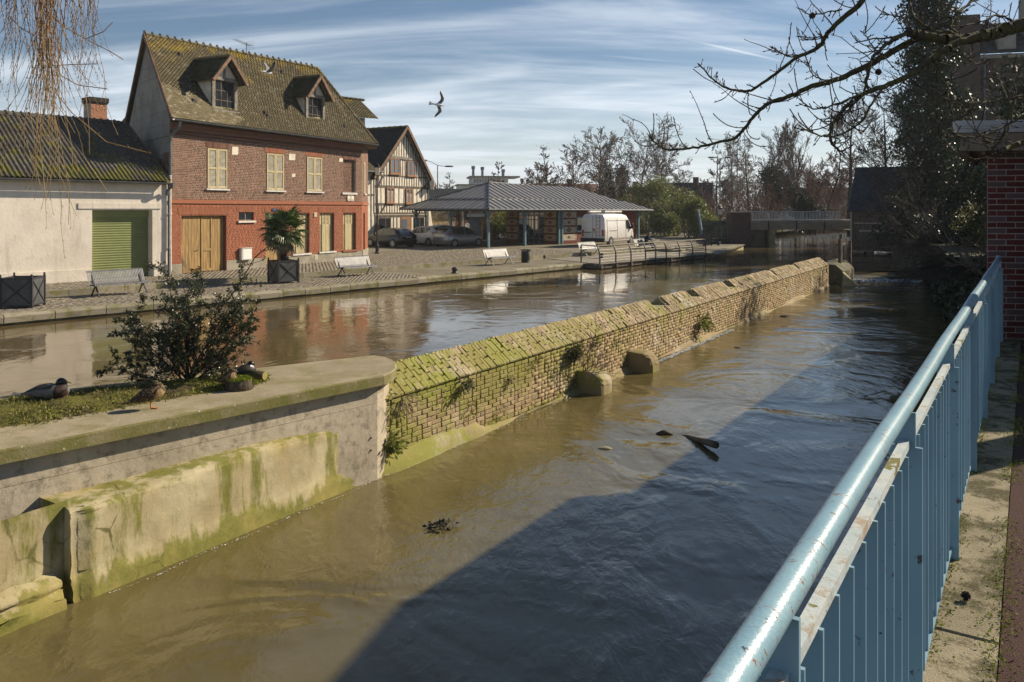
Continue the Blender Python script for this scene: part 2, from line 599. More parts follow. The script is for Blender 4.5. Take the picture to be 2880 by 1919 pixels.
 # --- muddy river water: opaque silt under a smooth reflecting surface
 def water(name, amp, sc_, deep, silt, flow=0.6):
  m = NT(name)
  c = m.mix(m.step(m.noise(0.30, 4), 0.35, 0.7), deep, silt)
  mp = m.mapped((1.0, 0.55, 1), (0, 0, rad(-32)))
  n1 = m.noise(1.1 * sc_, 3, 0.5, mp, 0.9)
  n2 = m.noise(4.6 * sc_, 3, 0.55, mp, 0.8)
  n3 = m.noise(15 * sc_, 3, 0.6, mp, 0.5)
  patch = m.step(m.noise(0.42, 3, 0.5, None, 0.8), 0.36, 0.66, 0.22, 1.0)
  h = m.math('ADD', m.math('ADD', m.math('MULTIPLY', n1, 1.0), m.math('MULTIPLY', n2, 0.34)), m.math('MULTIPLY', n3, 0.13))
  h = m.math('MULTIPLY', h, patch)
  b = m.bump(h, 1.0, amp)
  return m.done(c, 0.045, b, 0, 0.5, 1.60)
 MAT['water_up'] = water('water_canal', 0.013, 1.0, (0.105, 0.078, 0.036), (0.130, 0.098, 0.046))
 MAT['water_low'] = water('water_river', 0.050, 1.0, (0.100, 0.082, 0.032), (0.128, 0.104, 0.044))
 MAT['foam'] = simple('foam', (0.75, 0.78, 0.8), (0.35, 0.4, 0.44), 9, 0.6, 0.6, 20, dist=0.05)
 # --- ground
 m = NT('cobbles')
 mp = m.mapped((1, 1, 1), (0, 0, rad(-35)))
 br = m.n('ShaderNodeTexBrick')
 br.inputs['Scale'].default_value = 1.0
 br.inputs['Brick Width'].default_value = 0.19
 br.inputs['Row Height'].default_value = 0.13
 br.inputs['Mortar Size'].default_value = 0.012
 br.inputs['Bias'].default_value = 0.0
 br.inputs['Color1'].default_value = (0.19, 0.165, 0.125, 1)
 br.inputs['Color2'].default_value = (0.30, 0.262, 0.205, 1)
 br.inputs['Mortar'].default_value = (0.085, 0.075, 0.045, 1)
 m.l(mp, br.inputs['Vector'])
 c = m.mix(m.step(m.noise(0.35, 5), 0.35, 0.7, 0, 0.55), br.outputs['Color'], (0.155, 0.135, 0.09))
 c = m.mix(m.step(m.noise(2.2, 6), 0.55, 0.75, 0, 0.5), c, (0.13, 0.125, 0.06))
 b = m.bump(br.outputs['Fac'], -0.8, 0.03)
 b = m.bump(m.noise(9, 5), 0.7, 0.05, b)
 MAT['cobble'] = m.done(c, 0.85, b, 0, 0.3)
 m = NT('sett_stone')
 c = m.mix(m.rnd(), (0.15, 0.13, 0.098), (0.26, 0.226, 0.175))
 c = m.mix(m.step(m.noise(1.2, 6), 0.5, 0.72, 0, 0.6), c, (0.15, 0.135, 0.075))
 MAT['sett'] = m.done(c, 0.85, m.bump(m.noise(20, 5), 0.6, 0.02), 0, 0.3)
 m = NT('quay_paving')
 c = m.mix(m.step(m.noise(0.7, 6), 0.35, 0.7), (0.215, 0.19, 0.14), (0.145, 0.128, 0.086))
 c = m.mix(m.step(m.noise(3, 7), 0.54, 0.7, 0, 0.6), c, (0.14, 0.135, 0.06))
 MAT['paving'] = m.done(c, 0.9, m.bump(m.noise(14, 6), 0.6, 0.03), 0, 0.2)
 m = NT('stone_mossy')
 c = m.mix(m.rnd(), (0.21, 0.19, 0.145), (0.32, 0.285, 0.22))
 f = m.noise(2.4, 8, 0.7)
 c = m.mix(m.step(f, 0.46, 0.62, 0, 0.85), c, (0.155, 0.155, 0.045))
 c = m.mix(m.step(m.noise(16, 6), 0.60, 0.72, 0, 0.7), c, (0.06, 0.06, 0.035))
 MAT['stone'] = m.done(c, 0.9, m.bump(m.noise(30, 6), 0.5, 0.02), 0, 0.2)
 MAT['stone_pale'] = simple('stone_pale', (0.52, 0.48, 0.36), (0.36, 0.33, 0.16), 7, 0.9, 0.3, 30)
 MAT['quay_wall'] = simple('quay_wall', (0.14, 0.13, 0.075), (0.07, 0.066, 0.04), 1.5, 0.95, 0.5, 12, dist=0.04)
 MAT['quay_pale'] = simple('quay_wall_pale', (0.42, 0.39, 0.27), (0.25, 0.24, 0.10), 1.2, 0.9, 0.3, 12)
 m = NT('walkway_concrete')
 c = m.mix(m.step(m.noise(2.0, 7, 0.65), 0.35, 0.65), (0.33, 0.29, 0.20), (0.23, 0.20, 0.135))
 c = m.mix(m.step(m.noise(3.2, 8, 0.72), 0.46, 0.58, 0, 0.92), c, (0.065, 0.058, 0.026))
 c = m.mix(m.step(m.noise(120, 3), 0.55, 0.72, 0, 0.6), c, (0.42, 0.38, 0.28))
 c = m.mix(m.step(m.noise(90, 3), 0.60, 0.72, 0, 0.7), c, (0.10, 0.085, 0.05))
 MAT['walk'] = m.done(c, 0.95, m.bump(m.noise(130, 4), 0.8, 0.01), 0, 0.2)
 m = NT('red_asphalt')
 c = m.mix(m.step(m.noise(160, 3), 0.40, 0.66), (0.055, 0.028, 0.025), (0.11, 0.066, 0.058))
 MAT['asphalt_red'] = m.done(c, 0.95, m.bump(m.noise(170, 3), 0.9, 0.012), 0, 0.2)
 m = NT('soil_moss')
 n2 = m.noise(14, 7, 0.72)
 c = m.mix(m.step(m.noise(1.6, 7, 0.7), 0.40, 0.56), (0.070, 0.052, 0.030), m.mix(n2, (0.085, 0.085, 0.018), (0.22, 0.205, 0.045)))
 c = m.mix(m.step(m.noise(40, 5), 0.58, 0.70, 0, 0.8), c, (0.27, 0.23, 0.13))
 b = m.bump(m.noise(30, 8, 0.7), 1.0, 0.05)
 MAT['soil'] = m.done(c, 0.95, b, 0, 0.15)
 MAT['grass_ground'] = simple('grass_ground', (0.075, 0.085, 0.03), (0.05, 0.05, 0.025), 2, 0.95, 0.6, 20)
 MAT['asphalt'] = simple('asphalt', (0.06, 0.06, 0.06), (0.045, 0.045, 0.045), 5, 0.9, 0.3, 60)
 # --- walls and roofs
 m = NT('plaster_white')
 c = m.mix(m.step(m.noise(0.8, 6), 0.35, 0.75), (0.70, 0.645, 0.56), (0.56, 0.505, 0.43))
 c = m.mix(m.step(m.noise(4, 7), 0.58, 0.75, 0, 0.5), c, (0.45, 0.40, 0.33))
 mp = m.mapped((3.0, 3.0, 0.35))
 c = m.mix(m.math('MULTIPLY', m.step(m.noise(1.6, 6, 0.6, mp), 0.52, 0.72), 0.40), c, (0.34, 0.30, 0.24))
 MAT['plaster'] = m.done(c, 0.9, m.bump(m.noise(9, 6), 0.35, 0.03), 0, 0.2)
 MAT['plaster_grey'] = simple('render_grey', (0.30, 0.28, 0.235), (0.22, 0.20, 0.165), 1.2, 0.95, 0.4, 14, dist=0.03)
 MAT['plaster_cream'] = simple('plaster_cream', (0.70, 0.645, 0.54), (0.56, 0.505, 0.41), 2.5, 0.92, 0.3, 16, dist=0.02)
 MAT['plinth'] = simple('plinth_grey', (0.32, 0.29, 0.23), (0.22, 0.20, 0.155), 1.6, 0.92, 0.3, 18)
 m = NT('roof_tile')
 r = m.rnd()
 zz = m.z()
 c = m.mix(r, (0.105, 0.088, 0.050), (0.175, 0.146, 0.082))
 c = m.mix(m.step(m.noise(0.5, 5), 0.4, 0.7, 0, 0.5), c, (0.11, 0.098, 0.055))
 top = m.lin(zz, 5.2, 8.0, -0.11, 0.12)
 f = m.math('ADD', m.noise(0.75, 7, 0.72), top)
 c = m.mix(m.step(f, 0.54, 0.68, 0, 0.85), c, m.mix(m.noise(7, 4), (0.30, 0.205, 0.02), (0.34, 0.27, 0.06)))
 c = m.mix(m.step(m.math('FRACT', m.math('MULTIPLY', r, 11.7), 0.0), 0.86, 0.88, 0, 0.4), c, (0.33, 0.31, 0.24))
 c = m.mix(m.step(m.noise(11, 6), 0.60, 0.72, 0, 0.45), c, (0.32, 0.30, 0.22))
 MAT['tile'] = m.done(c, 0.9, m.bump(m.noise(40, 4), 0.4, 0.015), 0, 0.2)
 MAT['tile_moss'] = simple('roof_tile_mossy', (0.05, 0.052, 0.016), (0.085, 0.072, 0.032), 2, 0.95, 0.5, 30, dist=0.03, rv=0.5)
 MAT['tile_dark'] = simple('roof_tile_dark', (0.055, 0.046, 0.038), (0.035, 0.030, 0.028), 2.5, 0.9, 0.4, 30, rv=0.4)
 MAT['tile_brown'] = simple('verge_tile_brown', (0.26, 0.155, 0.095), (0.17, 0.105, 0.07), 8, 0.85, 0.2, 30, rv=0.5)
 MAT['ridge'] = simple('ridge_tile', (0.20, 0.165, 0.075), (0.10, 0.088, 0.055), 6, 0.9, 0.3, 30, rv=0.4)
 m = NT('fibre_cement')
 c = m.mix(m.rnd(), (0.060, 0.056, 0.050), (0.085, 0.080, 0.070))
 top = m.lin(m.z(), 1.2, 2.4, 0.13, -0.02)
 f = m.math('ADD', m.noise(1.3, 8, 0.72), top)
 c = m.mix(m.step(f, 0.52, 0.64, 0, 0.9), c, m.mix(m.noise(8, 5), (0.075, 0.080, 0.014), (0.17, 0.155, 0.03)))
 c = m.mix(m.step(m.noise(6, 6), 0.56, 0.70, 0, 0.6), c, (0.25, 0.235, 0.195))
 MAT['fibre'] = m.done(c, 0.92, m.bump(m.noise(40, 5), 0.4, 0.02), 0, 0.2)
 m = NT('zinc')
 c = m.mix(m.rnd(), (0.215, 0.216, 0.222), (0.25, 0.25, 0.254))
 c = m.mix(m.step(m.noise(1.2, 6), 0.45, 0.7, 0, 0.5), c, (0.15, 0.15, 0.152))
 MAT['zinc'] = m.done(c, 0.45, m.bump(m.noise(5, 4), 0.15, 0.02), 0.35, 0.5)
 MAT['seam'] = simple('zinc_seam', (0.085, 0.088, 0.095), None, 4, 0.5, 0, metal=0.3)
 MAT['slate'] = simple('slate_blue', (0.035, 0.05, 0.06), (0.02, 0.028, 0.035), 2.5, 0.75, 0.4, 30, rv=0.5)
 # --- wood, timber, metal
 m = NT('door_wood')
 mp = m.mapped((7, 7, 0.6))
 c = m.mix(m.step(m.noise(2.2, 6, 0.6, mp), 0.32, 0.68), (0.40, 0.265, 0.105), (0.20, 0.125, 0.052))
 c = m.mix(m.step(m.noise(1.1, 6), 0.52, 0.68, 0, 0.75), c, (0.075, 0.058, 0.038))
 MAT['door'] = m.done(c, 0.75, m.bump(m.noise(3, 6, 0.6, mp), 0.3, 0.01), 0, 0.3)
 m = NT('shutter_paint')
 mp = m.mapped((6, 6, 0.8))
 c = m.mix(m.step(m.noise(2, 6, 0.6, mp), 0.40, 0.70), (0.47, 0.40, 0.235), (0.36, 0.29, 0.155))
 c = m.mix(m.step(m.noise(8, 6), 0.60, 0.72, 0, 0.7), c, (0.24, 0.20, 0.14))
 MAT['shutter'] = m.done(c, 0.7, None, 0, 0.3)
 MAT['slat_grey'] = simple('shutter_slat', (0.47, 0.44, 0.35), (0.35, 0.32, 0.245), 5, 0.7, 0.1)
 MAT['timber_old'] = simple('timber_weathered', (0.15, 0.125, 0.098), (0.072, 0.058, 0.045), 3, 0.9, 0.4, 20, dist=0.02, rv=0.3)
 MAT['timber_grey'] = simple('timber_grey', (0.25, 0.23, 0.20), (0.15, 0.135, 0.115), 5, 0.9, 0.3, 25)
 MAT['window_wood'] = simple('window_wood', (0.30, 0.135, 0.045), (0.22, 0.095, 0.035), 5, 0.55, 0.1)
 MAT['roller'] = simple('roller_green', (0.21, 0.245, 0.088), (0.18, 0.21, 0.075), 2, 0.5, 0.08)
 MAT['roller_grey'] = simple('roller_grey', (0.30, 0.32, 0.33), (0.24, 0.26, 0.27), 2, 0.5, 0.05)
 MAT['white'] = simple('white_paint', (0.78, 0.77, 0.74), (0.66, 0.65, 0.61), 2, 0.5, 0.05)
 MAT['white_metal'] = simple('white_pipe', (0.66, 0.64, 0.60), (0.52, 0.50, 0.46), 4, 0.45, 0.05)
 MAT['gutter'] = simple('gutter_zinc', (0.135, 0.145, 0.155), (0.09, 0.10, 0.108), 3, 0.5, 0.05, metal=0.4)
 MAT['dark_metal'] = simple('dark_metal', (0.045, 0.046, 0.052), (0.03, 0.03, 0.034), 6, 0.5, 0.08, metal=0.3)
 MAT['planter'] = simple('planter_panel', (0.075, 0.078, 0.078), (0.05, 0.052, 0.055), 4, 0.5, 0.06)
 MAT['bench'] = simple('bench_steel', (0.25, 0.255, 0.26), (0.19, 0.195, 0.20), 6, 0.45, 0.05, metal=0.35)
 MAT['bench_leg'] = simple('bench_leg_steel', (0.075, 0.078, 0.085), (0.05, 0.05, 0.055), 6, 0.45, 0.05, metal=0.4)
 MAT['steel'] = simple('brushed_steel', (0.24, 0.225, 0.205), (0.17, 0.16, 0.145), 6, 0.5, 0.05, metal=0.5)
 MAT['blue_paint'] = simple('blue_post_paint', (0.165, 0.275, 0.32), (0.12, 0.205, 0.245), 4, 0.5, 0.05)
 MAT['turquoise'] = simple('turquoise_panel', (0.155, 0.31, 0.33), (0.12, 0.255, 0.275), 3, 0.5, 0.05)
 m = NT('railing_blue_paint')
 c = m.mix(m.step(m.noise(5, 6), 0.35, 0.65), (0.235, 0.385, 0.455), (0.185, 0.325, 0.405))
 c = m.mix(m.step(m.noise(60, 6, 0.7), 0.50, 0.75, 0, 0.35), c, (0.40, 0.53, 0.57))
 mpr = m.mapped((9, 22, 9), (0, 0, rad(-33)))
 rust = m.noise(1.9, 7, 0.75, mpr)
 c = m.mix(m.step(rust, 0.60, 0.615), c, m.mix(m.noise(50, 5), (0.10, 0.042, 0.022), (0.22, 0.11, 0.055)))
 c = m.mix(m.step(m.noise(13, 7, 0.8), 0.655, 0.665), c, (0.035, 0.03, 0.028))
 b = m.bump(m.noise(120, 6), 0.25, 0.004)
 b = m.bump(m.step(rust, 0.595, 0.62), -0.6, 0.003, b)
 MAT['rail'] = m.done(c, m.step(rust, 0.595, 0.62, 0.30, 0.8), b, 0, 0.6)
 m = NT('railing_flat_paint')
 c = m.mix(m.step(m.noise(7, 6), 0.35, 0.65), (0.50, 0.545, 0.535), (0.37, 0.455, 0.485))
 c = m.mix(m.step(m.noise(9, 7, 0.72), 0.53, 0.64, 0, 0.8), c, (0.34, 0.235, 0.125))
 c = m.mix(m.step(m.noise(17, 7, 0.8), 0.62, 0.64), c, (0.115, 0.085, 0.035))
 c = m.mix(m.step(m.noise(6.3, 5, 0.6), 0.63, 0.65), c, (0.17, 0.155, 0.03))
 MAT['rail_flat'] = m.done(c, 0.5, m.bump(m.noise(90, 6), 0.4, 0.005), 0, 0.5)
 m = NT('railing_bar_paint')
 c = m.mix(m.step(m.noise(3, 6), 0.35, 0.65), (0.185, 0.315, 0.40), (0.155, 0.275, 0.355))
 c = m.mix(m.step(m.noise(11, 7, 0.78), 0.63, 0.645), c, (0.04, 0.032, 0.032))
 c = m.mix(m.step(m.noise(25, 7, 0.78), 0.665, 0.68), c, (0.15, 0.08, 0.05))
 MAT['rail_bar'] = m.done(c, 0.5, None, 0, 0.5)
 MAT['bridge_rail'] = simple('bridge_rail_paint', (0.47, 0.50, 0.53), (0.36, 0.40, 0.44), 5, 0.5, 0.05)
 MAT['plank'] = simple('deck_plank', (0.30, 0.27, 0.215), (0.20, 0.178, 0.138), 3, 0.9, 0.3, 30, rv=0.35)
 # --- glass, glow, cars
 m = NT('window_glass_dark')
 m.b.inputs['Coat Weight'].default_value = 0.3
 MAT['glass'] = m.done((0.025, 0.03, 0.036), 0.06, None, 0, 0.9)
 m = NT('window_glass_kiosk')
 MAT['glass_kiosk'] = m.done((0.018, 0.022, 0.028), 0.03, None, 0.0, 1.0, 2.3)
 m = NT('window_glass_sky')
 MAT['glass_sky_tint'] = m.done((0.10, 0.14, 0.19), 0.08, None, 0, 0.9)  # sky reflection put into the glass colour
 def paint(name, c, metal=0.0, rough=0.25):
  m = NT(name)
  m.b.inputs['Coat Weight'].default_value = 0.15 if 'black' in name else 0.5
  m.b.inputs['Coat Roughness'].default_value = 0.06
  return m.done(m.mix(m.step(m.noise(3, 4), 0.3, 0.7), c, tuple(x * 0.9 for x in c)), rough, None, metal, 0.5)
 MAT['car_black'] = paint('car_paint_black', (0.008, 0.008, 0.009), 0, 0.22)
 MAT['car_white'] = paint('car_paint_white', (0.66, 0.66, 0.68))
 MAT['car_silver'] = paint('car_paint_silver', (0.30, 0.31, 0.32), 0.5)
 MAT['car_grey'] = paint('car_paint_grey', (0.15, 0.16, 0.18), 0.3)
 MAT['van_white'] = paint('van_paint_white', (0.74, 0.72, 0.69), 0.0, 0.4)
 MAT['tyre'] = simple('tyre_rubber', (0.02, 0.02, 0.02), None, 8, 0.85, 0.2)
 MAT['rim'] = simple('wheel_alloy', (0.45, 0.45, 0.44), (0.33, 0.33, 0.33), 8, 0.35, 0, metal=0.7)
 MAT['tail'] = simple('tail_lamp_red', (0.40, 0.012, 0.02), (0.28, 0.01, 0.015), 8, 0.2, 0)
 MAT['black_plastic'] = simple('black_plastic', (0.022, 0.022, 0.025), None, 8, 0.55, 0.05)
 MAT['plate'] = simple('number_plate', (0.62, 0.61, 0.56), (0.5, 0.49, 0.45), 30, 0.5, 0)
 MAT['lamp_glass'] = simple('lantern_glass', (0.72, 0.68, 0.58), (0.55, 0.52, 0.45), 5, 0.25, 0)
 # --- kiosk bricks
 MAT['kiosk_cream'] = simple('kiosk_brick_cream', (0.52, 0.39, 0.235), (0.42, 0.31, 0.185), 6, 0.8, 0.15, 40, rv=0.25)
 MAT['kiosk_white'] = simple('kiosk_brick_white', (0.60, 0.54, 0.43), (0.50, 0.45, 0.36), 6, 0.8, 0.15, 40, rv=0.2)
 MAT['kiosk_red'] = simple('kiosk_brick_red', (0.23, 0.062, 0.040), (0.16, 0.045, 0.032), 6, 0.8, 0.15, 40, rv=0.4)
 m = NT('flint_wall')
 v = m.voronoi(9, 'F1', None, 'Color')
 sp = m.n('ShaderNodeSeparateColor')
 m.l(v, sp.inputs[0])
 c = m.mix(sp.outputs[0], (0.30, 0.205, 0.085), (0.47, 0.37, 0.20))
 c = m.mix(m.step(sp.outputs[1], 0.72, 0.8), c, (0.60, 0.56, 0.47))
 c = m.mix(m.step(m.voronoi(9, 'DISTANCE_TO_EDGE'), 0.0, 0.07, 0.75, 0.0), c, (0.37, 0.265, 0.12))
 MAT['flint'] = m.done(c, 0.9, m.bump(m.voronoi(9), -0.6, 0.05), 0, 0.2)
 MAT['brick_far'] = simple('brick_far_brown', (0.105, 0.068, 0.056), (0.07, 0.05, 0.044), 2.2, 0.9, 0.2, 20, rv=0.35)
 # --- plants
 m = NT('bark')
 mp = m.mapped((6, 6, 1.6))
 c = m.mix(m.step(m.noise(3, 6, 0.65, mp), 0.35, 0.65), (0.105, 0.082, 0.06), (0.045, 0.036, 0.028))
 MAT['bark'] = m.done(c, 0.95, m.bump(m.noise(8, 6, 0.6, mp), 0.6, 0.03), 0, 0.2)
 MAT['bark_moss'] = simple('bark_mossy', (0.060, 0.045, 0.030), (0.085, 0.082, 0.022), 9, 0.95, 0.8, 60, dist=0.02)
 MAT['twig_far'] = simple('twig_grey', (0.16, 0.128, 0.105), (0.105, 0.085, 0.072), 0.8, 0.9, 0)
 MAT['twig_pale'] = simple('twig_birch', (0.20, 0.175, 0.15), (0.12, 0.10, 0.088), 0.8, 0.9, 0)
 MAT['twig_red'] = simple('twig_russet', (0.155, 0.088, 0.062), (0.10, 0.058, 0.046), 0.8, 0.9, 0)
 MAT['twig_dark'] = simple('twig_dark', (0.045, 0.034, 0.027), (0.03, 0.023, 0.02), 0.8, 0.9, 0)
 m = NT('willow_twig')
 c = m.mix(m.lin(m.z(), 0.2, 1.6, 0, 1), (0.39, 0.255, 0.085), (0.19, 0.105, 0.055))
 c = m.mix(m.math('MULTIPLY', m.rnd(), 0.6), c, (0.13, 0.085, 0.05))
 MAT['willow'] = m.done(c, 0.6, None, 0, 0.4)
 MAT['leaf_shrub'] = leafmat('leaf_shrub', (0.026, 0.036, 0.013), (0.078, 0.090, 0.036), 0.36, 0.5, None, 0.10)
 MAT['leaf_ivy'] = leafmat('leaf_ivy', (0.012, 0.024, 0.009), (0.034, 0.054, 0.018), 0.42, 0.45, None, 0.15)
 MAT['leaf_bamboo'] = leafmat('leaf_bamboo', (0.065, 0.100, 0.018), (0.19, 0.215, 0.045), 0.5, 0.4, (0.26, 0.25, 0.07), 0.30)
 MAT['leaf_conifer'] = leafmat('leaf_conifer', (0.014, 0.026, 0.013), (0.030, 0.046, 0.020), 0.6, 0.3, None, 0.1)
 MAT['leaf_palm'] = leafmat('leaf_palm', (0.035, 0.065, 0.014), (0.090, 0.135, 0.028), 0.4, 0.5, None, 0.2)
 MAT['leaf_palm_dry'] = leafmat('leaf_palm_dry', (0.20, 0.16, 0.10), (0.32, 0.27, 0.18), 0.7, 0.3, None, 0.15)
 MAT['leaf_olive'] = leafmat('leaf_olive', (0.045, 0.055, 0.018), (0.12, 0.125, 0.045), 0.5, 0.4, (0.22, 0.20, 0.08), 0.2)
 MAT['moss_tuft'] = leafmat('moss_tuft', (0.07, 0.10, 0.012), (0.24, 0.28, 0.04), 0.9, 0.1, None, 0.2)
 MAT['grass_tuft'] = leafmat('grass_tuft', (0.085, 0.10, 0.022), (0.22, 0.215, 0.06), 0.8, 0.2, (0.30, 0.24, 0.10), 0.2)
 MAT['palm_trunk'] = simple('palm_trunk', (0.075, 0.05, 0.03), (0.03, 0.02, 0.014), 20, 0.95, 0.8, 40, dist=0.03)
 MAT['log_cut'] = simple('log_end', (0.30, 0.24, 0.08), (0.22, 0.17, 0.06), 14, 0.8, 0.2)
 # --- birds and person
 m = NT('feather_brown')
 c = m.mix(m.step(m.voronoi(38), 0.25, 0.5), (0.205, 0.135, 0.068), (0.045, 0.030, 0.018))
 MAT['duck_brown'] = m.done(c, 0.75, m.bump(m.noise(90, 3), 0.3, 0.005), 0, 0.25)
 MAT['duck_tan'] = simple('feather_tan', (0.42, 0.30, 0.16), (0.22, 0.14, 0.07), 45, 0.75, 0.2, 80)
 MAT['duck_grey'] = simple('feather_grey', (0.155, 0.15, 0.145), (0.10, 0.095, 0.09), 30, 0.7, 0.1, 60)
 MAT['duck_head'] = simple('feather_dark_green', (0.010, 0.016, 0.012), (0.006, 0.009, 0.008), 10, 0.35, 0)
 MAT['duck_black'] = simple('feather_black', (0.018, 0.016, 0.015), (0.03, 0.026, 0.022), 10, 0.5, 0.1)
 MAT['duck_chest'] = simple('feather_chestnut', (0.045, 0.022, 0.014), (0.03, 0.016, 0.012), 30, 0.6, 0.1)
 MAT['bill'] = simple('bill_olive', (0.20, 0.19, 0.06), None, 10, 0.45, 0)
 MAT['duck_leg'] = simple('duck_leg_orange', (0.50, 0.15, 0.03), None, 10, 0.6, 0)
 MAT['gull'] = simple('feather_white', (0.72, 0.72, 0.73), (0.55, 0.56, 0.58), 8, 0.7, 0)
 MAT['gull_grey'] = simple('feather_gull_grey', (0.23, 0.23, 0.24), (0.12, 0.12, 0.125), 6, 0.7, 0)
 MAT['skin'] = simple('skin', (0.42, 0.24, 0.17), None, 8, 0.6, 0)
 MAT['cloth_navy'] = simple('cloth_dark', (0.025, 0.026, 0.034), (0.016, 0.017, 0.024), 9, 0.9, 0.2)
 MAT['cloth_jeans'] = simple('cloth_trousers', (0.045, 0.052, 0.075), (0.03, 0.035, 0.05), 9, 0.9, 0.2)
 MAT['hair'] = simple('hair_dark', (0.022, 0.017, 0.014), None, 9, 0.6, 0.2)
 MAT['paper'] = simple('paper', (0.72, 0.70, 0.66), None, 9, 0.8, 0)
mats()
# ================================================================ setting: water, land, quay
def sheet(name, poly, z, mat, kind='structure', res=None):
 mb = MB()
 mb.add([(p[0], p[1], z) for p in poly], [tuple(range(len(poly)))])
 return mb.put(name, mat, kind=kind)
WD = V3((0.531, 0.847, 0))             # direction of the dividing wall
WN = V3((-0.847, 0.531, 0))            # towards the canal
WB = V3((-1.685, 10.6, 0))
def W(t, p=0.0, z=0.0):
 return WB + WD * t + WN * p + V3((0, 0, z))
QO, QD, QN = V3((-14.3, 22.6, 0)), V3((0.640, 0.768, 0)), V3((-0.768, 0.640, 0))
def Q(t, p=0.0, z=0.0):
 return QO + QD * t + QN * p + V3((0, 0, z))
RO, RD = V3((0.26, 1.02, 0)), V3((0.545, 0.838, 0))
RN = V3((0.838, -0.545, 0))            # away from the water
def R(t, p=0.0, z=0.0):
 return RO + RD * t + RN * p + V3((0, 0, z))
def fine_water(name, poly_fn, nx, ny, z, mat):
 V = np.array([[*poly_fn(i / nx, j / ny)[:2], z] for j in range(ny + 1) for i in range(nx + 1)])
 q = [[j * (nx + 1) + i, j * (nx + 1) + i + 1, (j + 1) * (nx + 1) + i + 1, (j + 1) * (nx + 1) + i] for j in range(ny) for i in range(nx)]
 link(name, np_mesh(name, V, np.array(q), mat), kind='structure')
sheet("riverbed", [(-2500, -60), (2500, -60), (2500, 4000), (-2500, 4000)], -6.0, MAT['grass_ground'])
c0, c1 = W(-30, .4), W(30.6, .4)
sheet("canal_water", [c0[:2], c1[:2], (16.2, 41.5), (24.5, 44.5), (28, 56), (34, 68), (70, 130), (120, 170), (60, 190), (4, 72), (-40, 8), (-46, -16)], Z_UP, MAT['water_up'])
sheet("river_water", [c0[:2], (0, -20), (10, 5), (14, 18), (26, 40), (26, 42), (15.4, 41.0), c1[:2]], Z_LOW, MAT['water_low'])
# far land closing the river, one sheet to the horizon, and the left bank
sheet("far_ground", [(-2500, 190), (30, 95), (46, 120), (80, 150), (120, 160), (2500, 120), (2500, 4000), (-2500, 4000)], -2.84, MAT['grass_ground'])
kerb = [Q(t, 4.2) for t in (-40, 0, 28)]
sheet("square_paving", [Q(-40, 4.2)[:2], Q(30.6, 4.2)[:2], Q(41.4, 3.6)[:2], (12.0, 56.5), (17.5, 70), (20.5, 71), (24, 84), (30, 96), (-300, 196), (-300, 0)], Z_SQ, MAT['cobble'])
sheet("right_bank", [R(-30, .3)[:2], R(11.2, .3)[:2], (10.9, 17.2), (20.6, 39), (24.2, 50), (26, 54.5), (29, 70), (46, 92), (120, 158), (300, 120), (200, -60)], Z_WALK - 0.02, MAT['grass_ground'])
# quay: lower strip, paving edge, coping stones and wall
sheet("quay_paving", [Q(-40, .4)[:2], Q(41.5, .4)[:2], (13.9, 53.5), (19.9, 67.9), (20.6, 71.2), (17.5, 70), (12.0, 56.5), Q(41.4, 4.25)[:2], Q(-40, 4.25)[:2]], Z_QUAY, MAT['paving'])
qw = MB()
def wall_strip(mb, pts, z0, z1):
 for a, b in zip(pts[:-1], pts[1:]):
  mb.quad((a[0], a[1], z0), (b[0], b[1], z0), (b[0], b[1], z1), (a[0], a[1], z1))
wall_strip(qw, [Q(-40, .07), Q(41.4, .07)], -4.6, Z_QUAY - .05)
wall_strip(qw, [Q(-40, 4.21), Q(30.6, 4.21), Q(41.4, 3.61), V3((12.01, 56.5, 0)), V3((17.5, 70, 0))], Z_QUAY - .05, Z_SQ - .004)
qw.put("quay_wall", MAT['quay_wall'], kind='structure')
qe = MB()
wall_strip(qe, [V3((13.15, 53.75, 0)), V3((19.75, 67.95, 0)), V3((20.6, 71.3, 0))], -4.6, Z_QUAY - .05)
wall_strip(qe, [V3((13.15, 53.75, 0)), Q(41.0, .5)], -4.6, Z_QUAY - .05)
qe.put("quay_end_wall", MAT['quay_pale'], kind='structure')
quay = thing("quay_edge", None, None)
quay["kind"] = 'structure'
def coping_row(p0, p1, seed, wid=0.46, zt=Z_QUAY + .012, hh=.24):
 g = random.Random(seed)
 d = (p1 - p0)
 L = d.length
 d = d / L
 n = V3((-d.y, d.x, 0))
 x = 0.0
 while x < L - .3:
  w = min(g.uniform(0.95, 1.5), L - x)
  mb = MB()
  jt = g.uniform(-.012, .012)
  pts = [(0.012, 0, 0), (w - .012, 0, 0), (w - .012, wid, 0), (0.012, wid, 0)]
  # rounded nosing on the water side
  rings = []
  for xx in (0.012, w * .5, w - .012):
   rings.append([(xx, wid, -hh), (xx, 0.0 + g.uniform(0, .015), -hh), (xx, -0.015, -.07), (xx, .015, -.018), (xx, .06, 0.0), (xx, wid, 0.0)])
  mb.loft(rings)
  mb.put("coping_stone", MAT['stone'], quay, M=frame(p0 + d * x + V3((0, 0, zt + jt)), d, n, V3((0, 0, 1))))
  x += w
coping_row(Q(-7, -.03), Q(30.5, -.03), 3)
coping_row(V3((13.05, 53.7, 0)), V3((19.75, 68.1, 0)), 4)
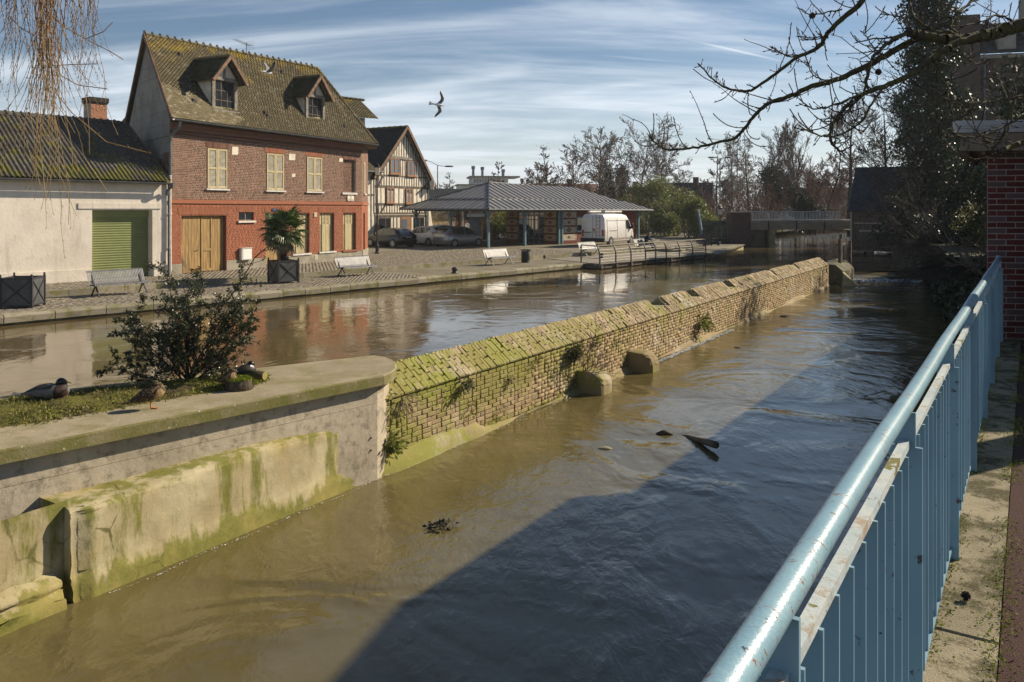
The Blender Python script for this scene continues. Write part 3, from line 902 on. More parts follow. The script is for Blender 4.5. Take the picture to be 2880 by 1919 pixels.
def kerb_row(p0, p1, seed):
 g = random.Random(seed)
 d = p1 - p0
 L = d.length
 d = d / L
 n = V3((-d.y, d.x, 0))
 x = 0
 while x < L - .3:
  w = min(g.uniform(.9, 1.3), L - x)
  mb = MB().box(.008, w - .008, 0, .17, -.21, .012 + g.uniform(-.006, .006))
  mb.put("kerb_stone", MAT['stone'], quay, M=frame(p0 + d * x + V3((0, 0, Z_SQ)), d, n, V3((0, 0, 1))))
  x += w
kerb_row(Q(-6, 4.14), Q(30.4, 4.14), 5)
kerb_row(Q(30.5, 4.14), Q(41.4, 3.54), 6)
def setts(name, t0, t1, p0, p1, lt, lp, z, seed, skip=None):
 g = np.random.default_rng(seed)
 rows = int((p1 - p0) / lp)
 cols = int((t1 - t0) / lt)
 jj, ii = np.meshgrid(np.arange(rows), np.arange(cols), indexing='ij')
 t = t0 + (ii + 0.5 * (jj % 2)) * lt + g.normal(0, .006, ii.shape)
 p = p0 + jj * lp + g.normal(0, .004, ii.shape)
 t, p = t.ravel(), p.ravel()
 n = len(t)
 hz = z + g.uniform(.004, .018, n)
 w = lt - g.uniform(.012, .024, n)
 h = lp - g.uniform(.010, .020, n)
 ch = 0.012
 def P(tt, pp, zz):
  return np.stack([QO.x + QD.x * tt + QN.x * pp, QO.y + QD.y * tt + QN.y * pp, zz], axis=1)
 zb = np.full(n, z - .02)
 V = np.stack([P(t, p, zb), P(t + w, p, zb), P(t + w, p + h, zb), P(t, p + h, zb),
     P(t + ch, p + ch, hz), P(t + w - ch, p + ch, hz), P(t + w - ch, p + h - ch, hz), P(t + ch, p + h - ch, hz)], axis=1).reshape(-1, 3)
 f = np.array([[4, 5, 6, 7], [0, 1, 5, 4], [1, 2, 6, 5], [2, 3, 7, 6], [3, 0, 4, 7]])
 Qd = (np.arange(n)[:, None, None] * 8 + f[None]).reshape(-1, 4)
 link(name, np_mesh(name, V, Qd, MAT['sett'], np.repeat(g.random(n), 5)), kind='stuff')
setts("quay_setts", -7, 17, 0.46, 4.1, .23, .115, Z_QUAY, 21)
setts("square_setts", -6, 36, 4.34, 16.5, .20, .14, Z_SQ, 22)
# ---------------------------------------------------------------- walkway by the railing, on the near bank
bank = MB()
wall_strip(bank, [R(-12, -.16), R(11.3, -.16)], -4.6, Z_WALK - .01)
wall_strip(bank, [R(11.3, -.16), V3((10.6, 17.4, 0)), V3((20.6, 39, 0)), V3((24.2, 50, 0)), V3((26, 54.5, 0))], -4.6, Z_WALK - .03)
bank.put("bank_wall", MAT['quay_wall'], kind='structure')
edge = thing("walkway_edge", None, None)
edge["kind"] = 'structure'
x = -3.1
gq = random.Random(8)
while x < 11.2:
 w = 1.92
 mb = MB()
 dz = gq.uniform(-.006, .006)
 mb.obox(R(x + .006, -.18, Z_WALK - .16), RD * (w - .012), RN * .415, V3((0, 0, .16 + dz)))
 mb.put("concrete_slab", MAT['walk'], edge)
 x += w
pth = MB()
pth.add([R(-12, .24, Z_WALK - .012), R(-12, 7, Z_WALK - .012), R(11.2, 7, Z_WALK - .012), R(11.2, .24, Z_WALK - .012)], [(0, 1, 2, 3)])
pth.put("footpath", MAT['asphalt_red'], kind='structure')
# grit, moss and leaf litter along the joint and the railing foot
g = np.random.default_rng(5)
n = 9000
tt = g.uniform(-1, 11, n)
pp = np.where(g.random(n) < .6, g.normal(.24, .04, n), g.normal(.02, .03, n))
keep = np.sin(tt * 2.3) + np.sin(tt * 5.1 + 1) > -0.4
P = np.stack([RO.x + RD.x * tt + RN.x * pp, RO.y + RD.y * tt + RN.y * pp, np.full(n, Z_WALK + .004)], axis=1)[keep]
V, Qd, r = leaves(P, .011, 5, 1.6, -0.9, .6)
link("moss", np_mesh("moss", V, Qd, MAT['moss_tuft'], r), kind='stuff')
# ---------------------------------------------------------------- dividing wall of brick in the river
rw = thing("river_wall", "long mossy brick wall with sloping brick coping that divides canal and river", "wall", WB, ang(WD))
core = MB()
core.loft([[(xx, .012, -4.6), (xx, .012, -2.53), (xx, .40, -2.215), (xx, .788, -2.53), (xx, .80, -4.6)] for xx in (-.25, 9.9)])
core.loft([[(xx, .012, -4.6), (xx, .012, -2.53), (xx, .21, -2.372), (xx, .59, -2.372), (xx, .788, -2.53), (xx, .80, -4.6)] for xx in (9.9, 10.7)])
core.loft([[(xx, .012, -4.6), (xx, .012, -2.53), (xx, .40, -2.215), (xx, .788, -2.53), (xx, .80, -4.6)] for xx in (10.7, 12.45)])
core.loft([[(xx, .012, -4.6), (xx, .012, -2.53), (xx, .21, -2.372), (xx, .59, -2.372), (xx, .788, -2.53), (xx, .80, -4.6)] for xx in (12.45, 13.05)])
core.loft([[(xx, .012, -4.6), (xx, .012, -2.53), (xx, .40, -2.215), (xx, .788, -2.53), (xx, .80, -4.6)] for xx in (13.05, 15.7)])
core.loft([[(xx, .012, -4.6), (xx, .012, -2.53), (xx, .21, -2.372), (xx, .59, -2.372), (xx, .788, -2.53), (xx, .80, -4.6)] for xx in (15.7, 16.3)])
core.loft([[(xx, .012, -4.6), (xx, .012, -2.53), (xx, .40, -2.215), (xx, .788, -2.53), (xx, .80, -4.6)] for xx in (16.3, 30.4)])
core.put("mortar_core", MAT['wallmortar'], rw)
NOTCH = ((9.9, 10.7), (12.45, 13.05), (15.7, 16.3), (21.0, 21.5), (24.5, 25.2))
def rough_brick(seed):
 """a worn brick with rounded arrises, unit size: x 0..1, y -1..0 (front at -1), z 0..1"""
 g = random.Random(seed)
 mb = MB()
 j = lambda a: g.uniform(-a, a)
 e, k = (.02, .06) if seed >= 40 else (.04, .10)
 back = [(0, 0, 0), (1, 0, 0), (1, 0, 1), (0, 0, 1)]
 mid = [(0 + j(.02), -.55, j(.05)), (1 + j(.02), -.55, j(.05)), (1 + j(.02), -.55, 1 + j(.05)), (j(.02), -.55, 1 + j(.05))]
 front = [(e + j(.03), -1 + j(.12), k + j(.06)), (1 - e + j(.03), -1 + j(.12), k + j(.06)), (1 - e + j(.03), -1 + j(.12), 1 - k + j(.06)), (e + j(.03), -1 + j(.12), 1 - k + j(.06))]
 mb.add(back + mid + front, [(0, 1, 5, 4), (1, 2, 6, 5), (2, 3, 7, 6), (3, 0, 4, 7), (4, 5, 9, 8), (5, 6, 10, 9), (6, 7, 11, 10), (7, 4, 8, 11), (8, 9, 10, 11)])
 return mb
def pieces(parent, name, mat, items, n_ind, variants, kind_name=None):
 """items: 4x4 matrices sorted nearest first; the first n_ind become single objects, the rest one joined mesh"""
 protos = [v.mesh(name, mat) for v in variants]
 for i, M in enumerate(items[:n_ind]):
  link(name, protos[i % len(protos)], parent, M)
 rest = items[n_ind:]
 if rest:
  Vs, Fs, rs, b = [], [], [], 0
  arr = [(np.array(v.v), v.f) for v in variants]
  g = np.random.default_rng(len(items))
  Ms = np.array([[list(r) for r in M] for M in rest])
  for vi in range(len(variants)):
   sel = Ms[vi::len(variants)]
   if len(sel) == 0:
    continue
   v0 = np.c_[arr[vi][0], np.ones(len(arr[vi][0]))]
   V = np.einsum('nij,kj->nki', sel, v0)[:, :, :3]
   f = np.array([q if len(q) == 4 else (*q, q[-1]) for q in arr[vi][1]])
   nf = (np.arange(len(sel))[:, None, None] * len(v0) + f[None] + b).reshape(-1, 4)
   Vs.append(V.reshape(-1, 3))
   Fs.append(nf)
   rs.append(np.repeat(g.random(len(sel)), len(f)))
   b += len(sel) * len(v0)
  link(kind_name or name + "_course", np_mesh(name, np.concatenate(Vs), np.concatenate(Fs), mat, np.concatenate(rs)), parent, kind='stuff')
def TS(x, y, z, sx, sy, sz, rz=0.0):
 M = Matrix.Translation((x, y, z))
 if rz:
  M = M @ Matrix.Rotation(rz, 4, 'Y')
 return M @ Matrix.Diagonal((sx, sy, sz, 1))
g = random.Random(31)
items = []
zc = -3.46
row = 0
while zc < -2.57:
 bh = .0695
 x = -.12 + (row % 2) * .115
 while x < 30.3:
  bl = .225 if (row % 2 == 0 or g.random() < .5) else .112
  if g.random() < .25:
   bl = .112
  if x + bl > 30.35:
   break
  if g.random() > .012:
   items.append((x, TS(x + .006 + g.uniform(-.004, .004), .014, zc + .006 + g.uniform(-.004, .004) + .012 * math.sin(x * .9 + 1) * (0.4 + .6 * math.sin(x * .23)),
        bl - .014, .016 + g.uniform(-.006, .010), bh - .011, g.uniform(-.015, .015))))
  x += bl
 zc += bh
 row += 1
items.sort(key=lambda q: q[0])
pieces(rw, "brick", MAT['wallbrick'], [m for _, m in items], 300, [rough_brick(k) for k in range(7)], "brick_course")
# coping: bricks laid on edge down the slope, two and a half to a column
g = random.Random(32)
sl = math.hypot(.41, .335)
u = V3((0, .41 / sl, .335 / sl))            # up the slope
nrm = V3((0, -.335 / sl, .41 / sl))
items = []
x = -.22
c = 0
while x < 30.2:
 wd = .085 + g.uniform(-.006, .006)
 st = (c % 2) * .11
 edges = [0.0, .125 + st, .335 + st * .6, sl + .012]
 if g.random() < .2:
  edges = [0.0, .22 + st * .5, sl + .012]
 tilt = g.uniform(-.006, .006)
 for a, b in zip(edges[:-1], edges[1:]):
  if any(lo <= x <= hi for lo, hi in NOTCH) and a > .16:
   continue
  bb = min(b, .25) if any(lo <= x <= hi for lo, hi in NOTCH) else b
  if bb - a < .05 or g.random() < .006:
   continue
  o = V3((x, -.02, -2.545)) + u * (a + .004) + nrm * (.0 + g.uniform(-.005, .006) + tilt)
  # unit brick: x across, -y outward (normal), z up the slope
  M = frame(o, V3((1, 0, 0)) * (wd - .007), -nrm * .040, u * (bb - a - .009))
  items.append((x, M))
 x += wd
 c += 1
back_items = []
for x_, M in items:
 B = Matrix.Translation((0, .80, 0)) @ Matrix.Diagonal((1, -1, 1, 1)) @ M
 back_items.append((x_ + 1000, B))
items.sort(key=lambda q: q[0])
pieces(rw, "coping_brick", MAT['coping'], [m for _, m in items] + [m for _, m in back_items], 300, [rough_brick(40 + k) for k in range(7)], "coping_course")
# rough footing at the water line
g = random.Random(33)
V = []
nx, nz = 170, 6
for j in range(nz + 1):
 for i in range(nx + 1):
  t = -.2 + 30.5 * i / nx
  f = j / nz
  y = -(.14 * (1 - f) ** 0.8 + .012) * (1 + .5 * math.sin(t * 1.9) * math.sin(t * .7 + 2)) + g.uniform(-.018, .018)
  zt = -3.42 + .075 * math.sin(t * 1.1 + .5) + (.10 if t < 2.2 else 0.0)
  V.append((t, y if j < nz else .02, -3.62 + (zt + 3.62) * f + g.uniform(-.012, .012)))
qf = [[j * (nx + 1) + i, j * (nx + 1) + i + 1, (j + 1) * (nx + 1) + i + 1, (j + 1) * (nx + 1) + i] for j in range(nz) for i in range(nx)]
link("footing", np_mesh("footing", np.array(V), np.array(qf), MAT['coping'], None, True), rw)
def stub(t, label, seed):
 g = random.Random(seed)
 mb = MB()
 rings = []
 for x, k in ((-.05, .94), (.0, 1.0), (.18, 1.02), (.34, 1.0), (.40, .93)):
  ring = [(x, .05, -4.2), (x, .05, -3.06 * k - 3.3 * (1 - k))]
  for q in range(9):
   a = math.pi / 2 * q / 8
   ring.append((x + g.uniform(-.012, .012), -(.30 + .26 * math.sin(a)) * k + g.uniform(-.01, .01), -3.36 + .28 * math.cos(a) * k + g.uniform(-.012, .012)))
  rings.append(ring + [(x, -.56 * k, -4.2)])
 mb.loft(rings)
 o = mb.put("wall_stub", MAT['coping'], None, False, M=Matrix.Translation(W(t)) @ Matrix.Rotation(ang(WD), 4, 'Z'), label=label, cat="buttress", group="rounded stubs at the foot of the river wall")
 return o
stub(5.55, "rounded masonry stub with dry twigs growing on it at foot of river wall", 1)
stub(7.95, "bare rounded masonry stub at foot of river wall where the paler brick starts", 2)
# ---------------------------------------------------------------- concrete wall and planted island at its near end
isl = thing("concrete_wall", "weathered concrete wall with overhanging coping and mossy foot, left of the brick river wall", "wall")
A0, E0 = V3((-4.49, 7.11, 0)), V3((-1.66, 10.26, 0))
fd = (E0 - A0).normalized()
fn = V3((fd.y, -fd.x, 0))                     # towards the river
Aext = A0 - fd * 5
bk0, bk1 = V3((-5.77, 9.14, 0)), V3((-2.02, 11.66, 0))
bd = (bk1 - bk0).normalized()
Bext = bk0 - bd * 6
tip = [E0 + fd * .10, V3((-1.50, 10.55, 0)), V3((-1.44, 10.90, 0)), V3((-1.50, 11.22, 0)), V3((-1.66, 11.50, 0)), V3((-1.86, 11.64, 0))]
tip = [E0 + fd * .02, V3((-1.585, 10.46, 0)), V3((-1.56, 10.74, 0)), V3((-1.60, 11.04, 0)), V3((-1.70, 11.34, 0)), V3((-1.85, 11.56, 0))]
outline = [Aext, A0] + tip + [bk1, bk0, Bext]
ins = 0.10
inner = [p - fn * ins for p in (Aext, A0)] + [p + (V3((-2.6, 10.6, 0)) - p).normalized() * ins for p in tip] + [bk1 + V3((-.05, -.09, 0)), bk0 + V3((.05, -.08, 0)), Bext + V3((.05, -.08, 0))]
def poly_ring(mb, poly, z0, z1):
 n = len(poly)
 for i in range(n):
  a, b = poly[i], poly[(i + 1) % n]
  k = max(1, int((b - a).length / .22))
  for q in range(k):
   p0, p1 = a.lerp(b, q / k), a.lerp(b, (q + 1) / k)
   mb.quad((p0.x, p0.y, z0), (p1.x, p1.y, z0), (p1.x, p1.y, z1), (p0.x, p0.y, z1))
cp = MB()
g = random.Random(7)
lo = [V3((p.x, p.y, 0)) for p in outline]
# slightly chamfered edge
ch = [p + (V3((-3.6, 9.6, 0)) - p).normalized() * .018 for p in outline]
n = len(outline)
vs = [(p.x, p.y, -2.262) for p in lo] + [(p.x, p.y, -2.148) for p in lo] + [(p.x, p.y, -2.13) for p in ch]
fs = [tuple(reversed(range(n))), tuple(range(2 * n, 3 * n))]
for k in range(n):
 k2 = (k + 1) % n
 fs += [(k, k2, n + k2, n + k), (n + k, n + k2, 2 * n + k2, 2 * n + k)]
cp.add(vs, fs)
cp.put("coping_slab", MAT['concrete_coping'], isl)
# upper wall in two board-marked lifts, each a few millimetres off the other
up = MB()
lift = [(-2.262, 0.0), (-2.50, 0.0), (-2.503, -.003), (-3.9, -.003)]
for i in range(len(inner)):
 a, b = inner[i], inner[(i + 1) % len(inner)]
 d = (b - a)
 if d.length < 1e-6:
  continue
 nn = V3((d.y, -d.x, 0)).normalized()
 for (z0, o0), (z1, o1) in zip(lift[:-1], lift[1:]):
  up.quad((a + nn * o1) + V3((0, 0, z1)), (b + nn * o1) + V3((0, 0, z1)), (b + nn * o0) + V3((0, 0, z0)), (a + nn * o0) + V3((0, 0, z0)))
up.put("wall_face", MAT['concrete'], isl)
# lower rendered wall, in line with the brick wall; rounded top edge, ragged left end
def rough_grid(P, nu, nv, amp, seed):
 g = np.random.default_rng(seed)
 V = []
 for j in range(nv + 1):
  for i in range(nu + 1):
   V.append(tuple(P(i / nu, j / nv)))
 V = np.array(V)
 V += g.normal(0, amp, V.shape)
 q = [[j * (nu + 1) + i, j * (nu + 1) + i + 1, (j + 1) * (nu + 1) + i + 1, (j + 1) * (nu + 1) + i] for j in range(nv) for i in range(nu)]
 return V, np.array(q)
prof = [(0.06, -4.2), (-.05, -3.56), (-.03, -3.36), (0.0, -3.25), (0.0, -2.95), (0.004, -2.74), (.025, -2.69), (.08, -2.672), (.9, -2.66)]
def lowp(u_, v_):
 k = v_ * (len(prof) - 1)
 i = min(int(k), len(prof) - 2)
 f = k - i
 y = prof[i][0] * (1 - f) + prof[i + 1][0] * f
 z = prof[i][1] * (1 - f) + prof[i + 1][1] * f
 t = -4.16 + 4.10 * u_
 z = z if z < -2.9 else z + .02 * math.sin(t * 2.1) - max(0, (t + 1.2)) * .04
 if u_ < 0.02:
  y += .05
 return W(t, y, z)
V, qd = rough_grid(lowp, 60, 32, .004, 9)
link("rendered_foot", np_mesh("rendered_foot", V, qd, MAT['render_moss'], None, True), isl)
endw = MB()
for a, b in zip(prof[:-1], prof[1:]):
 endw.quad(W(-4.16, a[0] + .05, a[1]), W(-4.16, 1.0, a[1]), W(-4.16, 1.0, b[1]), W(-4.16, b[0] + .05, b[1]))
endw.put("foot_end", MAT['render_moss'], isl)
pan = MB()
V, qd = rough_grid(lambda u_, v_: W(-9.5 + 5.4 * u_, .155 + .01 * math.sin(u_ * 9), -3.35 + .73 * v_), 50, 10, .003, 10)
link("recessed_panel", np_mesh("recessed_panel", V, qd, MAT['render_moss'], None, True), isl)
pl = [(.02, -4.2), (-.05, -3.6), (-.035, -3.42), (-.02, -3.395), (.02, -3.36), (.035, -3.345), (.02, -3.31), (.04, -3.275), (.17, -3.225)]
def plp(u_, v_):
 k = v_ * (len(pl) - 1)
 i = min(int(k), len(pl) - 2)
 f = k - i
 return W(-9.5 + 5.25 * u_, pl[i][0] * (1 - f) + pl[i + 1][0] * f, pl[i][1] * (1 - f) + pl[i + 1][1] * f)
V, qd = rough_grid(plp, 60, 16, .007, 11)
link("plinth", np_mesh("plinth", V, qd, MAT['render_moss'], None, True), isl)
# row of pale stones peeping through the ledge of the rendered foot
g = random.Random(14)
x = -4.0
while x < -1.7:
 w = g.uniform(.07, .17)
 if g.random() < 0.0:
  mb = rough_brick(int(x * 100))
  mb.put("ledge_stone", MAT['stone_pale'], isl, M=frame(W(x, .012, -2.745 + g.uniform(-.015, .012)), WD * w + V3((0, 0, g.uniform(-.012, .012))), WN * .012, V3((0, 0, g.uniform(.05, .085)))))
 x += w + g.uniform(.015, .05)
# iron spikes in the concrete
for px, py, dz in ((1045, 1243, .0), (1040, 1298, -.02)):
 k = (px - 1440) / F
 p = W(-.55, 0.01, 0)
 Y = p.y
 mb = MB().tube([W(-.42, .03, -2.95 + dz * 8), W(-.38, -.10, -2.93 + dz * 8)], .012, 6)
 mb.put("iron_spike", MAT['dark_metal'], isl)
# soil and moss on the island
front = [(-500, 1300), (25, 1203), (160, 1184), (287, 1160), (450, 1129), (600, 1104), (700, 1086), (748, 1072)]
back = [(-500, 1180), (25, 1119), (160, 1105), (287, 1093), (450, 1078), (560, 1066), (660, 1056), (744, 1062)]
nv = 14
V = []
g = np.random.default_rng(12)
fr = [at_z(*p, -2.13) for p in front]
bk = [at_z(*p, -2.13) for p in back]
nu = 70
for i in range(nu + 1):
 k = i / nu * (len(fr) - 1)
 a = min(int(k), len(fr) - 2)
 f = k - a
 p0 = fr[a].lerp(fr[a + 1], f)
 p1 = bk[a].lerp(bk[a + 1], f)
 for j in range(nv + 1):
  q = p0.lerp(p1, j / nv)
  e = math.sin(math.pi * j / nv) ** .55
  V.append((q.x + g.normal(0, .01), q.y + g.normal(0, .01), -2.14 + .055 * e * (1 + .4 * math.sin(i * .5) * math.sin(j * .7)) + g.normal(0, .006) * e))
SOILV = np.array(V)
qd = np.array([[i * (nv + 1) + j, (i + 1) * (nv + 1) + j, (i + 1) * (nv + 1) + j + 1, i * (nv + 1) + j + 1] for i in range(nu) for j in range(nv)])
link("soil", np_mesh("soil", SOILV, qd, MAT['soil'], None, True), kind='structure')
idx = g.integers(0, len(SOILV), 15000)
P = SOILV[idx] + g.normal(0, .035, (15000, 3)) * np.array([1, 1, 0])
P[:, 2] = SOILV[idx][:, 2] - .005
dens = np.sin(P[:, 0] * 4.3) * np.sin(P[:, 1] * 5.1 + 1) + g.normal(0, .35, len(P))
P = P[dens > -.15]
V, Qd, r = leaves(P, .032, 3, 3.2, -1.0, .6)
link("island_grass", np_mesh("island_grass", V, Qd, MAT['grass_tuft'], r), kind='stuff')
P = SOILV[g.integers(int(.66 * len(SOILV)), len(SOILV), 5000)] + g.normal(0, .03, (5000, 3)) * np.array([1, 1, .1])
V, Qd, r = leaves(P, .020, 4, 1.6, -.8, .6)
link("island_moss", np_mesh("island_moss", V, Qd, MAT['moss_tuft'], r), kind='stuff')
# moss clinging to the river wall
n = 9000
t = g.uniform(-.1, 9, n) ** 1.0
z = g.uniform(-3.5, -2.55, n)
cl = np.sin(t * 2.2 + z * 5) + np.sin(t * 5.3 - z * 9 + 1) + g.normal(0, .4, n)
k = cl > 1.35
t, z = t[k], z[k]
P = np.stack([WB.x + WD.x * t - WN.x * .012, WB.y + WD.y * t - WN.y * .012, z], axis=1)
V, Qd, r = leaves(P, .024, 6, 1.5, .2, .6, (.5, -.3, 0))
link("wall_moss", np_mesh("wall_moss", V, Qd, MAT['moss_tuft'], r), kind='stuff')
# foam where the water drops over the weir and along the wall foot
def foam(name, pts, wid, n, seed, size=.06, z=Z_LOW):
 g = np.random.default_rng(seed)
 pts = [V3(p) for p in pts]
 P = []
 for i in range(n):
  k = g.random() * (len(pts) - 1)
  a = min(int(k), len(pts) - 2)
  q = pts[a].lerp(pts[a + 1], k - a)
  P.append((q.x + g.normal(0, wid * .3), q.y + g.normal(0, wid), z + .012 + g.random() * .02))
 V, Qd, r = leaves(np.array(P), size, seed, 1.3, 0, .6, (0, 0, 0))
 V[:, 2] = z + .010 + (V[:, 2] - z) * .25
 link(name, np_mesh(name, V, Qd, MAT['foam'], r), kind='stuff')
foam("weir_foam", [(15.2, 39.4, 0), (17.5, 39.2, 0), (20.6, 38.6, 0)], .30, 9000, 3, .14)
foam("foam_patch", [(15.4, 42.0, 0), (18.0, 42.0, 0)], .25, 2500, 5, .12, Z_UP - .06)
foam("waterline_foam", [W(t_, -.13 - .03 * math.sin(t_ * 5)) for t_ in np.linspace(-3.9, 9, 60)], .008, 900, 6, .016)
foam("wall_wash", [W(t_, -.20) for t_ in np.linspace(8.6, 15, 30)], .05, 3000, 7, .035)
wr = MB()
wr.loft([[(14.6, 41.6, -3.30), (25.5, 42.6, -3.30)], [(14.6, 41.0, -3.30), (25.5, 41.6, -3.30)], [(14.7, 40.2, -3.40), (25.0, 40.0, -3.42)], [(14.8, 39.4, -3.52), (24.4, 38.9, -3.52)]], cap=False, closed=False)
wr.put("weir_water", MAT['water_low'], kind='structure')
# ================================================================ buildings
def unit_brick():
 return MB().add([(0, 0, 0), (1, 0, 0), (1, 0, 1), (0, 0, 1), (0.02, -1, .06), (.98, -1, .06), (.98, -1, .94), (.02, -1, .94)],
     [(0, 1, 5, 4), (1, 2, 6, 5), (2, 3, 7, 6), (3, 0, 4, 7), (4, 5, 6, 7)])
def brick_items(L, z0, z1, holes, bl=.225, bh=.075, j=.012, d=.003, Fm=None, seed=1, x0=0.0):
 """bricks of a wall face on the plane y=0, outward -y, clipped at the holes (x0, x1, z0, z1)"""
 g = random.Random(seed)
 Fm = Fm or Matrix.Identity(4)
 out = []
 n = int(round((z1 - z0) / bh))
 bh = (z1 - z0) / n
 for k in range(n):
  z = z0 + k * bh
  x = x0 - (k % 2) * bl / 2 - (bl / 4 if k % 4 > 1 else 0)
  while x < L:
   w = bl if g.random() < .72 else bl / 2
   spans = [(max(x, x0), min(x + w, L))]
   for hx0, hx1, hz0, hz1 in [h[:4] for h in holes]:
    if z + bh * .5 > hz0 and z + bh * .5 < hz1:
     ns = []
     for a, b in spans:
      if b <= hx0 or a >= hx1:
       ns.append((a, b))
      else:
       if a < hx0:
        ns.append((a, hx0))
       if b > hx1:
        ns.append((hx1, b))
     spans = ns
   for a, b in spans:
    if b - a > .03:
     out.append(Fm @ TS(a + j / 2, 0, z + j / 2, b - a - j, d + g.uniform(-.001, .002), bh - j))
   x += w
 return out
def wall_with_holes(mb, L, z0, z1, holes, y=0.0, depth=.22, x0=0.0, Fm=None):
 """mortar plane with real openings and reveals"""
 xs = sorted({x0, L, *[h[0] for h in holes], *[h[1] for h in holes]})
 zs = sorted({z0, z1, *[h[2] for h in holes], *[h[3] for h in holes]})
 T = (lambda p: Fm @ V3(p)) if Fm else (lambda p: V3(p))
 for a, b in zip(xs[:-1], xs[1:]):
  for c, d in zip(zs[:-1], zs[1:]):
   mx, mz = (a + b) / 2, (c + d) / 2
   if any(h[0] < mx < h[1] and h[2] < mz < h[3] for h in holes):
    continue
   mb.quad(T((a, y, c)), T((b, y, c)), T((b, y, d)), T((a, y, d)))
 for h in holes:
  a, b, c, d = h[:4]
  dp = h[4] if len(h) > 4 else depth
  mb.quad(T((a, y, c)), T((a, y, d)), T((a, y + dp, d)), T((a, y + dp, c)))
  mb.quad(T((b, y, d)), T((b, y, c)), T((b, y + dp, c)), T((b, y + dp, d)))
  mb.quad(T((a, y, d)), T((b, y, d)), T((b, y + dp, d)), T((a, y + dp, d)))
  mb.quad(T((b, y, c)), T((a, y, c)), T((a, y + dp, c)), T((b, y + dp, c)))
def window(parent, o, w, h, nx, ny, fm, gm, leafs=2, fw=.05, depth=.05, name="window", ax=(1, 0, 0), out=(0, -1, 0), bar=.022, glassd=.03):
 """frame mesh with its panes as children; o is the lower left corner of the opening plane"""
 ax, out = V3(ax), V3(out)
 up = V3((0, 0, 1))
 o = V3(o)
 mb = MB()
 def b(x0, x1, z0, z1, d=depth):
  mb.obox(o + ax * x0 + up * z0, ax * (x1 - x0), out * d, up * (z1 - z0))
 b(0, w, 0, fw)
 b(0, w, h - fw, h)
 b(0, fw, fw, h - fw)
 b(w - fw, w, fw, h - fw)
 lw = (w - 2 * fw) / leafs
 for i in range(1, leafs):
  b(fw + lw * i - fw * .6, fw + lw * i + fw * .6, fw, h - fw, depth * 1.1)
 for i in range(leafs):
  for k in range(1, nx):
   x = fw + lw * i + lw * k / nx
   b(x - bar / 2, x + bar / 2, fw, h - fw, depth * .8)
 for k in range(1, ny):
  z = fw + (h - 2 * fw) * k / ny
  b(fw, w - fw, z - bar / 2, z + bar / 2, depth * .78)
 f = mb.put(name, fm, parent)
 tot = leafs * nx
 cw, chh = (w - 2 * fw) / tot, (h - 2 * fw) / ny
 pm = None
 for i in range(tot):
  for k in range(ny):
   if pm is None:
    pm = MB().obox((0, 0, 0), ax * (cw - .012), out * .006, up * (chh - .012)).mesh("pane", gm)
   link("pane", pm, f, Matrix.Translation(o + ax * (fw + cw * i + .006) + up * (fw + chh * k + .006) + out * glassd))
 return f
def tile_items(P00, P10, P01, P11, rows, tw, jit=.3, over=.02, seed=1, skip=None, gauge_drop=.0):
 """tiles on the ruled patch between an eave line (P00-P10) and a ridge line (P01-P11)"""
 g = random.Random(seed)
 P00, P10, P01, P11 = map(V3, (P00, P10, P01, P11))
 out = []
 for r in range(rows):
  v0, v1 = r / rows, (r + 1.25) / rows
  vm = (r + .5) / rows
  a, b = P00.lerp(P01, vm), P10.lerp(P11, vm)
  n = max(1, int((b - a).length / tw))
  for c in range(-1, n + 1):
   u0 = (c + .5 * (r % 2)) / n
   u1 = u0 + 1.0 / n
   u0c, u1c = max(0, u0), min(1, u1)
   if u1c - u0c < .25 / n:
    continue
   def S(u_, v_):
    return (P00.lerp(P10, u_)).lerp(P01.lerp(P11, u_), v_)
   if skip and skip(S((u0c + u1c) / 2, vm)):
    continue
   p = S(u0c, v0)
   ex = S(u1c, v0) - p
   ey = S(u0c, min(v1, 1)) - p
   nn = ex.cross(ey).normalized()
   lift = nn * (.016 + g.uniform(-.003, .006)) + nn * 0
   ex2 = ex * .965
   # box tilted: thick at the lower edge
   M = frame(p + nn * .010 + nn * g.uniform(0, .006) * jit, ex2, ey - nn * .018, lift)
   out.append(M)
 return out
def unit_tile():
 return MB().add([(0, 0, 0), (1, 0, 0), (1, 1, 0), (0, 1, 0), (0.03, .0, 1), (.97, .0, 1), (1, 1, 1), (0, 1, 1), (.5, -.06, 1), (.5, -.06, 0)],
     [(4, 8, 9, 0), (8, 5, 1, 9), (1, 2, 6, 5), (0, 4, 7, 3), (4, 5, 6, 7), (4, 5, 8, 4)])
# ---------------------------------------------------------------- the big brick house
HO = V3((-14.57, 33.9, Z_SQ))
HF = V3((6.0, 11.6, 0)).normalized()
house = thing("brick_house", "two storey red brick house with lichened tile roof and two dormers", "house", HO, ang(HF))
HL = 13.06
P2, P3, P4 = (16.2, 2.0), (15.0, 6.2), (2.58, 6.08)
win_up = [(1.98, 3.15), (5.60, 6.80), (8.45, 9.65)]
holes_up = [(a, b, 3.75, 5.58, .07) for a, b in win_up] + [(11.4, 12.5, 3.75, 5.58, .16)]
holes_dn = [(.60, 3.09, 0.0, 2.56, .26), (3.85, 4.78, 2.27, 2.67, .2), (5.55, 6.75, 0.0, 2.62, .25), (7.48, 8.67, .54, 2.63, .25), (9.47, 10.63, .56, 2.62, .25), (11.4, 12.5, .54, 2.63, .25)]
w = MB()
wall_with_holes(w, HL, 3.22, 6.66, holes_up)
w.put("wall", MAT['mortar'], house)
w = MB()
wall_with_holes(w, HL, 0, 3.22, holes_dn)
w.put("ground_floor_wall", MAT['mortar_red'], house)
items = brick_items(HL, 3.22, 6.62, holes_up, seed=3)
items.sort(key=lambda M: M.translation.x)
